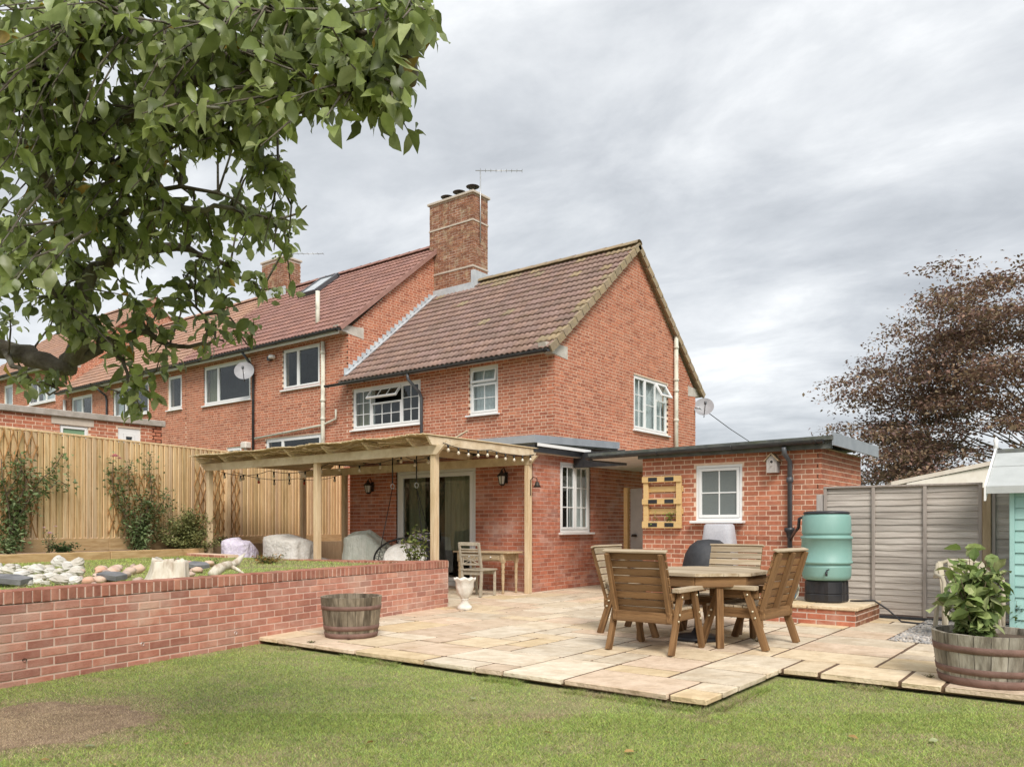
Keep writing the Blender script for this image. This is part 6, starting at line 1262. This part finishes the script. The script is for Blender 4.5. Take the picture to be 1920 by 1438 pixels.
def rand_dir(n, zb=0.0, zs=1.0):
    d = rng.normal(0, 1, (n, 3)); d[:, 2] = d[:, 2]*zs+zb; return d/np.linalg.norm(d, axis=1, keepdims=True)
def pal(cols, n, v=0.25):
    c = np.array(cols)[rng.integers(0, len(cols), n)]; return c*rng.uniform(1-v, 1+v, (n, 1))
GREEN = [(0.15, 0.215, 0.08), (0.20, 0.265, 0.11), (0.105, 0.15, 0.055), (0.26, 0.32, 0.16)]
def bush(name, label, cat, base, stems, cols, size, per, spread, flower=None, lw=1.0, zb=0.2, stem_r=0.006, group=None, small=True):
    """stems: list of polylines (world points); leaves grow along them"""
    t = thing(name, label, cat, tuple(base), group=group); sm = MB(); P = []
    for pts in stems:
        pts = [Vector(p) for p in pts]; sm.tube(pts, [stem_r*(1-0.6*i/(len(pts)-1)) for i in range(len(pts))], 5)
        for a, b_ in zip(pts[:-1], pts[1:]):
            k = max(2, int(per*(b_-a).length))
            for _ in range(k): q = a.lerp(b_, random.random()); P.append((q.x+random.gauss(0, spread), q.y+random.gauss(0, spread), q.z+random.gauss(0, spread*0.8)))
    sm.build('stems', 'twig', t); P = np.array(P); n = len(P); V, Fc, T = leaves(P, rand_dir(n, zb, 0.6), rng.uniform(0.7, 1.2, n)*size, pal(cols, n), lw, small); tag(raw_object('foliage', V, Fc, T, 'leaf_soft', t), kind='stuff')
    for (fp, fs, fc) in (flower or []):
        b = MB(); fp = Vector(fp); r_ = random.Random(int(fp.x*1000))
        for ring, (nn_, rad, lift) in enumerate(((3, 0.3, 0.6), (5, 0.6, 0.4), (7, 0.95, 0.1))):
            for i in range(nn_):
                a = 2*math.pi*i/nn_+ring*0.5; o_ = Vector((math.cos(a), math.sin(a), 0)); s_ = Vector((-o_.y, o_.x, 0)); u = Vector((0, 0, 1))
                v = [fp+o_*fs*rad*0.2, fp+(o_*rad*0.8+s_*0.4+u*(lift*0.5))*fs, fp+(o_*rad*1.1+u*(lift+0.1))*fs, fp+(o_*rad*0.8-s_*0.4+u*(lift*0.5))*fs]; b.add(v, [(0, 1, 2, 3)], jit(fc, 0.12))
        b.build('flower', 'petal', t)
    return t
def fpt(px, py, off=0.12):
    """pixel -> point just in front of the board fence"""
    d = ray(px, py); P0 = Vector((fenceX(6), 6, 0))+fn*off; t = (P0-CAM).dot(fn)/d.dot(fn); return CAM+d*t
BASEZ = 0.74
def climber(name, label, base_px, lines, cols, size, per, spread, flowers=(), **k):
    b0 = fpt(*base_px, 0.3); b0.z = BASEZ; st = []
    for ln in lines: st.append([b0]+[fpt(x, y, random.uniform(0.08, 0.25)) for x, y in ln])
    return bush(name, label, 'rose', b0, st, cols, size, per, spread, [(fpt(x, y, 0.25), s, c) for x, y, s, c in flowers], **k)
random.seed(11)
climber('climbing_rose', 'tall climbing rose on the trellis at the uphill end of the fence', (15, 1030), [[(20, 980), (12, 930), (40, 880), (38, 850)], [(30, 960), (50, 900), (30, 860)], [(25, 985), (50, 945), (75, 900), (100, 880), (118, 850)], [(20, 960), (5, 900), (2, 860)], [(40, 950), (62, 930), (95, 915), (110, 900), (128, 912)], [(30, 990), (45, 960)]], GREEN, 0.085, 150, 0.10, stem_r=0.016)
climber('climbing_rose', 'leafy climber with a pink bloom at its top on the fence trellis', (260, 1035), [[(240, 980), (215, 920), (210, 900), (212, 862)], [(255, 970), (235, 940), (222, 900)], [(262, 990), (265, 940), (240, 895), (243, 862)], [(268, 985), (285, 920), (280, 880), (282, 852)], [(272, 990), (300, 950), (318, 920)], [(255, 1000), (240, 985), (232, 1000)], [(275, 980), (300, 960), (325, 945)], [(262, 980), (280, 950), (290, 920)], [(270, 1000), (310, 985)]], GREEN, 0.08, 150, 0.085, [(215, 856, 0.085, (0.78, 0.36, 0.40)), (224, 860, 0.05, (0.72, 0.34, 0.38))], stem_r=0.014)
st = []; c0 = fpt(352, 1030, 0.45); c0.z = BASEZ
for i in range(46): a, e_ = random.uniform(0, 6.28), random.uniform(0.1, 1.45); l = random.uniform(0.45, 0.72); st.append([c0, c0+Vector((math.cos(a)*math.cos(e_)*l*0.6, math.sin(a)*math.cos(e_)*l*0.6, math.sin(e_)*l*0.7)), c0+Vector((math.cos(a)*math.cos(e_)*l, math.sin(a)*math.cos(e_)*l, math.sin(e_)*l*1.05+0.05))])
bush('shrub', 'rounded olive green shrub beside the corner pergola post', 'shrub', c0, st, [(0.24, 0.26, 0.09), (0.31, 0.32, 0.13), (0.15, 0.17, 0.06)], 0.062, 230, 0.06)
def tuft(name, label, cat, px, py, z, h, r_, n, cols, size, per, sp, flower=(), zz0=None, off=None):
    c = onZ(px, py, z) if off is None else fpt(px, py, off); c.z = z; st = []
    for i in range(n): a = random.uniform(0, 6.28); q = random.uniform(0.1, 1); st.append([c, c+Vector((math.cos(a)*r_*q*0.6, math.sin(a)*r_*q*0.6, h*0.6)), c+Vector((math.cos(a)*r_*q, math.sin(a)*r_*q, h*random.uniform(0.7, 1.05)))])
    return bush(name, label, cat, c, st, cols, size, per, sp, [(c+Vector(fo), fs, fc) for fo, fs, fc in flower], stem_r=0.004)
tuft('low_plant', 'low dark green clump of foliage in the bed under the rose trellis', 'plant', 118, 1030, BASEZ, 0.14, 0.28, 26, [(0.05, 0.09, 0.03), (0.07, 0.12, 0.035)], 0.05, 120, 0.04, off=0.42)
tuft('flowering_plant', 'slim plant with pale pink flowers in front of the board fence', 'plant', 92, 1032, BASEZ, 0.36, 0.13, 8, GREEN, 0.045, 50, 0.04, [((0.02, 0.0, 0.33), 0.05, (0.80, 0.52, 0.66)), ((0.0, 0.1, 0.44), 0.035, (0.8, 0.6, 0.6)), ((0.05, -0.1, 0.42), 0.035, (0.8, 0.6, 0.62))], off=0.45)
tuft('bedding_plant', 'small rusty orange flowering plant on the terrace kerb', 'plant', 503, 1058, 0.60, 0.13, 0.30, 30, [(0.42, 0.22, 0.06), (0.20, 0.22, 0.07), (0.50, 0.28, 0.08), (0.15, 0.2, 0.06)], 0.04, 110, 0.04)
tuft('low_plant', 'dark leafy plant at the foot of the trellis inside the pergola', 'plant', 418, 1040, 0.80, 0.16, 0.22, 22, [(0.04, 0.065, 0.025), (0.06, 0.09, 0.03)], 0.045, 90, 0.04, off=0.3)
tuft('low_plant', 'small plant growing out of the shingle near the driftwood', 'plant', 398, 1062, RZ0, 0.10, 0.10, 10, [(0.12, 0.2, 0.05), (0.16, 0.24, 0.07)], 0.04, 100, 0.03)
# potted shrub behind the wall corner
c0 = Vector((-9.02, 9.25, 0.0)); pot = thing('plant_pot', 'dark plant pot behind the garden wall corner', 'pot', tuple(c0)); lround(pot, 'pot', [(0, 0), (0.14, 0), (0.19, 0.38), (0.205, 0.40), (0.18, 0.40), (0.16, 0.35), (0, 0.34)], (0, 0, 0), 'fabric_dark', 20)
st = []; cb = c0+Vector((0, 0, 0.34))
for i in range(16): a, q = random.uniform(0, 6.28), random.uniform(0.05, 0.24); st.append([cb, cb+Vector((math.cos(a)*q*0.5, math.sin(a)*q*0.5, 0.35)), cb+Vector((math.cos(a)*q, math.sin(a)*q, random.uniform(0.5, 0.84)))])
bush('potted_shrub', 'yellow-green leafy shrub rising behind the garden wall corner', 'shrub', cb, st, [(0.22, 0.26, 0.07), (0.28, 0.31, 0.09), (0.14, 0.19, 0.05)], 0.075, 48, 0.035)
# hydrangea in the big barrel
cb = RBc+Vector((-0.10, 0.0, 0.34)); st = []
random.seed(4)
for i in range(32): a, q = random.uniform(0, 6.28), random.uniform(0.02, 0.29); h_ = random.uniform(0.28, 0.64)*(1.15-q); st.append([cb, cb+Vector((math.cos(a)*q*0.5, math.sin(a)*q*0.5, h_*0.55)), cb+Vector((math.cos(a)*q, math.sin(a)*q, h_))])
bush('barrel_shrub', 'broad-leaved green shrub growing in the oak barrel', 'shrub', cb, st, [(0.24, 0.32, 0.10), (0.32, 0.39, 0.14), (0.16, 0.23, 0.07), (0.40, 0.44, 0.20)], 0.12, 34, 0.04, lw=1.15, zb=0.05, small=False)
# herbs in the pallet
for q, lb in ((0.72, 'bright green herb growing in the lower pallet shelf'), (0.30, 'thin straggly herb growing in the lower pallet shelf')):
    c = Vector((xa_p+(xb_p-xa_p)*q, OY-0.07, za_p+0.03)); st = []
    for i in range(9 if q > 0.5 else 4): st.append([c, c+Vector((random.uniform(-.07, .07), random.uniform(-.03, .0), 0.12)), c+Vector((random.uniform(-.1, .1), random.uniform(-.05, .0), random.uniform(0.16, 0.27)))])
    bush('herb', lb, 'plant', c, st, [(0.30, 0.36, 0.06), (0.22, 0.30, 0.05)], 0.045 if q > .5 else 0.03, 55, 0.025, stem_r=0.003)
# slim plant by the shed
tuft('low_plant', 'slender green plant in front of the mint shed', 'plant', 1905, 1190, 0.0, 0.42, 0.12, 7, [(0.12, 0.19, 0.05), (0.18, 0.24, 0.07)], 0.06, 40, 0.03)
# weeds in the slab joints
random.seed(9)
for px, py, lb in ((1745, 1270, 'tuft of weeds in the slab joint beside the oak barrel'), (1420, 1202, 'weed sprig in the paving under the patio chair'), (585, 1205, 'dry weeds at the foot of the garden wall by the barrel')):
    tuft('weed', lb, 'weed', px, py, 0.0, 0.022, 0.07, 12, [(0.22, 0.25, 0.09), (0.32, 0.30, 0.13)], 0.014, 110, 0.010)
# fallen leaves on the lawn
lm = None
for i, (px, py) in enumerate([(206, 1430), (70, 1425), (885, 1310), (1035, 1375), (1190, 1408), (940, 1292), (1590, 1378), (1742, 1388), (160, 1400), (350, 1395), (1330, 1425), (700, 1390)]):
    p = onZ(px, py, LAWN_Z+0.02); V, Fc, T = leaves(np.zeros((1, 3)), np.array([[math.cos(i), math.sin(i), 0.1]]), np.array([0.06]), pal([(0.42, 0.27, 0.10), (0.5, 0.38, 0.16), (0.35, 0.38, 0.2)], 1)); b = MB(); b.add(V, [tuple(int(x) for x in f) for f in Fc], tuple(T[0]))
    o = bpy.data.objects.new('fallen_leaf', b.mesh('fallen_leaf', 'leaf_soft')); COL.objects.link(o); o.location = p; tag(o, 'dry fallen leaf lying on the lawn', 'leaf', 'fallen leaves on the lawn')

# ================================================================ copper beech
def beech():
    c = onD(1990, 900, 27); base = Vector((c.x, c.y, 0)); t = thing('copper_beech', 'large copper beech with dark purple brown foliage behind the fence', 'tree', tuple(base)); r_ = random.Random(2); tr = MB(); P = []
    tr.tube([base, base+Vector((0.05, 0, 2)), base+Vector((-0.1, 0.1, 5)), base+Vector((0.1, 0, 9))], [0.55, 0.45, 0.32, 0.08], 12)
    to_cam = (CAM-base); to_cam.z = 0; to_cam.normalize()
    for i in range(520):
        a = r_.uniform(0, 6.28); d = Vector((math.cos(a), math.sin(a), 0))
        if d.dot(to_cam) < -0.55: continue
        e_ = math.asin(r_.uniform(-0.12, 1.0)); q = r_.uniform(0.45, 1.0)**0.55; lump = 1+0.13*math.sin(a*5+e_*7)+0.08*math.sin(a*11-e_*5)
        ce = base+Vector((0, 0, 3.4))+d*(math.cos(e_)*6.5*q*lump)+Vector((0, 0, math.sin(e_)*6.7*q*lump))
        x, y, dd = pj(ce)
        if x > 2120: continue
        s = base+Vector((0, 0, 1.5+0.55*(ce.z-1.0)*r_.uniform(0.55, 0.9))); md = s.lerp(ce, 0.55)+Vector((r_.gauss(0, .4), r_.gauss(0, .4), 0.5))
        if i % 4 == 0: tr.tube([s, md, ce, ce+d*0.9+Vector((0, 0, -0.1))], [0.035, 0.02, 0.01, 0.004], 5, cap=False)
        rr_ = r_.uniform(0.7, 1.5); side = Vector((-d.y, d.x, 0)); n = int(225*rr_)
        for _ in range(n):
            u, v = max(-1.2, min(1.2, r_.gauss(0, 0.55)))*rr_, max(-1, min(1, r_.gauss(0, 0.42)))*rr_; pp = ce+d*u+side*v+Vector((0, 0, r_.gauss(0, 0.12)-0.10*u*abs(u)/rr_)); P.append(tuple(pp))
    tr.build('trunk', 'bark', t); P = np.array(P); n = len(P); d = rand_dir(n, -0.15, 0.4)
    V, Fc, T = leaves(P, d, rng.uniform(0.095, 0.175, n), pal([(0.27, 0.16, 0.125), (0.32, 0.20, 0.14), (0.19, 0.125, 0.115), (0.33, 0.23, 0.14), (0.26, 0.20, 0.125)], n, 0.35), 1.1, True); tag(raw_object('crown', V, Fc, T, 'leaf_soft', t), kind='stuff'); return n
print('beech leaves', beech())

# ================================================================ apple tree overhanging from the left
def apple():
    tb_ = onZ(-330, 1438, LAWN_Z); tb_ = CAM+ray(-420, 985)*4.3; tb_.z = LAWN_Z; t = thing('apple_tree', 'leafy apple tree arching over the lawn from beside the raised wall', 'tree', tuple(tb_)); r_ = random.Random(8); tr = MB()
    def P3(l): return [onD(x, y, d) for x, y, d in l]
    limbs = [([(-420, 1300, 4.3), (-400, 980, 4.3), (-340, 780, 4.25), (-180, 690, 4.2), (0, 652, 4.1), (60, 672, 4.05), (135, 690, 4.0)], [0.17, 0.14, 0.12, 0.07, 0.050, 0.048, 0.042]),
             ([(125, 690, 4.0), (148, 640, 3.95), (150, 560, 3.9), (180, 505, 3.9), (240, 470, 3.95), (330, 462, 4.0), (420, 500, 4.1), (490, 545, 4.2)], [0.045, 0.042, 0.037, 0.034, 0.03, 0.022, 0.012, 0.005]),
             ([(130, 688, 4.0), (200, 640, 4.05), (280, 630, 4.1), (350, 650, 4.2), (420, 640, 4.2)], [0.035, 0.022, 0.016, 0.011, 0.005]),
             ([(-340, 780, 4.25), (-220, 520, 3.8), (-80, 330, 3.5), (60, 280, 3.4), (150, 250, 3.3), (300, 190, 3.2), (430, 105, 3.0), (560, 100, 2.85), (680, 75, 2.7), (770, 20, 2.6)], [0.12, 0.085, 0.06, 0.042, 0.035, 0.027, 0.02, 0.016, 0.011, 0.005]),
             ([(-220, 520, 3.8), (-60, 220, 3.3), (90, 130, 3.1), (160, 70, 3.0), (210, 10, 2.9), (260, -60, 2.9)], [0.07, 0.05, 0.035, 0.028, 0.022, 0.012]),
             ([(150, 250, 3.3), (230, 330, 3.4), (330, 380, 3.5), (430, 400, 3.6), (520, 410, 3.7), (575, 386, 3.7)], [0.025, 0.018, 0.014, 0.01, 0.007, 0.003]),
             ([(60, 280, 3.4), (120, 380, 3.6), (200, 420, 3.7), (330, 345, 3.6), (460, 390, 3.7)], [0.03, 0.02, 0.016, 0.01, 0.005]),
             ([(430, 105, 3.0), (520, 170, 2.9), (600, 190, 2.8), (690, 170, 2.7)], [0.016, 0.012, 0.008, 0.004]),
             ([(210, 10, 2.9), (340, 60, 2.9), (450, 40, 2.8), (600, 20, 2.7)], [0.02, 0.015, 0.01, 0.005]),
             ([(300, 190, 3.2), (400, 260, 3.2), (480, 280, 3.2), (520, 330, 3.3)], [0.018, 0.012, 0.008, 0.004]),
             ([(-80, 330, 3.5), (-40, 440, 3.5), (40, 480, 3.6), (110, 560, 3.7)], [0.04, 0.028, 0.018, 0.008]),
             ([(0, 652, 4.1), (40, 700, 3.9), (110, 730, 3.9)], [0.02, 0.01, 0.004]),
             ([(200, 640, 4.05), (235, 700, 4.0), (265, 770, 4.0)], [0.012, 0.008, 0.003]),
             ([(350, 520, 4.0), (380, 580, 4.0), (430, 600, 4.1), (470, 650, 4.1)], [0.01, 0.007, 0.005, 0.003])]
    nodes = []
    for l, rs in limbs:
        pts = P3(l); fine = []; fr = []
        for i in range(len(pts)-1):
            for k in range(4):
                q = k/4; a0 = pts[max(i-1, 0)]; a1, a2 = pts[i], pts[i+1]; a3 = pts[min(i+2, len(pts)-1)]
                fine.append(0.5*((2*a1)+(a2-a0)*q+(2*a0-5*a1+4*a2-a3)*q*q+(3*a1-a0-3*a2+a3)*q**3)+Vector((r_.gauss(0, .012), r_.gauss(0, .012), r_.gauss(0, .012)))); fr.append(rs[i]+(rs[i+1]-rs[i])*q)
        fine.append(pts[-1]); fr.append(rs[-1]); tr.tube(fine, fr, 10); nodes += [p for p, w in zip(fine, fr) if w < 0.07]
    # canopy blobs: (px, py, rx, ry, depth, leaf count)
    blobs = [(60, 60, 130, 110, 2.9, 300), (220, 60, 130, 110, 3.0, 340), (380, 60, 120, 90, 2.9, 300), (530, 60, 110, 85, 2.75, 260), (660, 60, 100, 80, 2.6, 230), (740, 50, 70, 60, 2.55, 120), (650, 165, 110, 60, 2.65, 190), (735, 140, 45, 60, 2.6, 90), (560, 140, 90, 70, 2.8, 170),
             (60, 200, 120, 110, 3.0, 300), (200, 200, 130, 110, 3.2, 340), (340, 190, 110, 90, 3.1, 280), (450, 190, 80, 80, 3.0, 190), (500, 270, 40, 90, 3.1, 120), (420, 260, 70, 60, 3.2, 130), (60, 350, 120, 100, 3.3, 320), (190, 350, 110, 90, 3.5, 280), (300, 310, 80, 70, 3.4, 170), (60, 480, 110, 80, 3.6, 280), (180, 470, 90, 70, 3.8, 200), (290, 430, 90, 55, 3.8, 170), (400, 430, 75, 50, 3.8, 130), (505, 435, 50, 42, 3.75, 95), (340, 520, 80, 45, 4.0, 120), (430, 520, 60, 35, 4.1, 70), (520, 545, 40, 22, 4.2, 26),
             (60, 575, 90, 50, 3.9, 130), (170, 600, 75, 60, 4.0, 130), (240, 570, 60, 50, 4.0, 90), (300, 590, 50, 45, 4.1, 40), (70, 715, 60, 25, 3.9, 55), (255, 735, 32, 42, 4.0, 60), (250, 660, 60, 35, 4.1, 55), (340, 655, 60, 30, 4.2, 36), (440, 625, 45, 50, 4.1, 55), (765, 215, 14, 40, 2.6, 9), (30, 500, 60, 80, 3.0, 80), (800, 15, 50, 30, 2.55, 14), (520, 340, 30, 60, 3.3, 60)]
    P, D, S = [], [], []; nd = np.array([tuple(p) for p in nodes])
    for (px, py, rx, ry, dep, k) in blobs:
        tw = max(3, int(k*(1.4 if py < 260 else 1.05))//9)
        for _ in range(tw):
            a, q = r_.uniform(0, 6.28), math.sqrt(r_.random()); e_ = onD(px+rx*q*math.cos(a), py+ry*q*math.sin(a), dep+r_.gauss(0, 0.22)); j = np.argmin(((nd-np.array(e_))**2).sum(1)); s = Vector(nd[j]); v = e_-s
            if v.length > 0.55: s = e_-v.normalized()*r_.uniform(0.25, 0.5)
            mid = s.lerp(e_, 0.5)+Vector((r_.gauss(0, .02), r_.gauss(0, .02), 0.03)); tr.tube([s, mid, e_], [0.006, 0.0045, 0.002], 4, cap=False)
            for i in range(9):
                f = r_.uniform(0.25, 1.05); b_ = (s.lerp(mid, f*2) if f < 0.5 else mid.lerp(e_, f*2-1)); P.append(tuple(b_+Vector((r_.gauss(0, .022), r_.gauss(0, .022), r_.gauss(0, .02))))); od = (b_-s).normalized() if (b_-s).length > 1e-4 else Vector((1, 0, 0)); dd = Vector((r_.gauss(0, .7), r_.gauss(0, .7), r_.gauss(-0.5, .55)))+od*0.35; D.append(tuple(dd)); S.append(r_.uniform(0.042, 0.078))
    tr.build('trunk', 'bark', t); P, D, S = np.array(P), np.array(D), np.array(S); n = len(P)
    col = pal([(0.25, 0.31, 0.085), (0.32, 0.385, 0.12), (0.18, 0.23, 0.065), (0.42, 0.47, 0.21), (0.30, 0.36, 0.15)], n, 0.38); yl = rng.random(n) < 0.012; col[yl] = np.array([0.45, 0.30, 0.05])*rng.uniform(.7, 1.2, (yl.sum(), 1)); up = rng.normal(0, 0.5, (n, 3)); up[:, 2] += 1
    cu = np.abs(rng.normal(0.15, 0.45, n)); V, Fc, T = leaves(P, D, S, col, 1.05, curl=cu, up=up, roll_sd=0.7); k, m = len(LEAF_V), len(LEAF_F)
    vx = np.array([pj(p) for p in P]); show = np.where((vx[:, 0] > 5) & (vx[:, 0] < 1900) & (vx[:, 1] > 5), S/vx[:, 2], 0); top = set(np.argsort(-show)[:300].tolist()); rest = np.array([i for i in range(n) if i not in top])
    for i in top:
        b = MB(); v = V[i*k:(i+1)*k]; b.add([tuple(float(c) for c in p) for p in v], [tuple(int(c) for c in f) for f in LEAF_F], tuple(float(c) for c in col[i]), True); b.build('leaf', 'leaf', t)
    Vr = V.reshape(n, k, 3)[rest].reshape(-1, 3); Fr = (LEAF_F[None]+(np.arange(len(rest))*k)[:, None, None]).reshape(-1, 3); tag(raw_object('foliage', Vr, Fr, np.repeat(col[rest], m, 0), 'leaf', t, smooth=True), kind='stuff')
    for px, py, dep in ((635, 165, 2.62), (762, 142, 2.6)):
        b = MB(); c = onD(px, py, dep); b.lathe([(0.004, 0.052), (0.02, 0.056), (0.036, 0.038), (0.04, 0.01), (0.032, -0.025), (0.012, -0.038), (0.0, -0.034)], c, 14, tint=(0.20, 0.16, 0.05)); b.tube([c+Vector((0, 0, 0.05)), c+Vector((0.005, 0, 0.08))], 0.002, 4, tint=(0.1, 0.07, 0.04)); b.build('apple', 'leaf', t)
    return n
print('apple leaves', apple())
for o in bpy.data.objects:
    if '_org' in o: del o['_org']
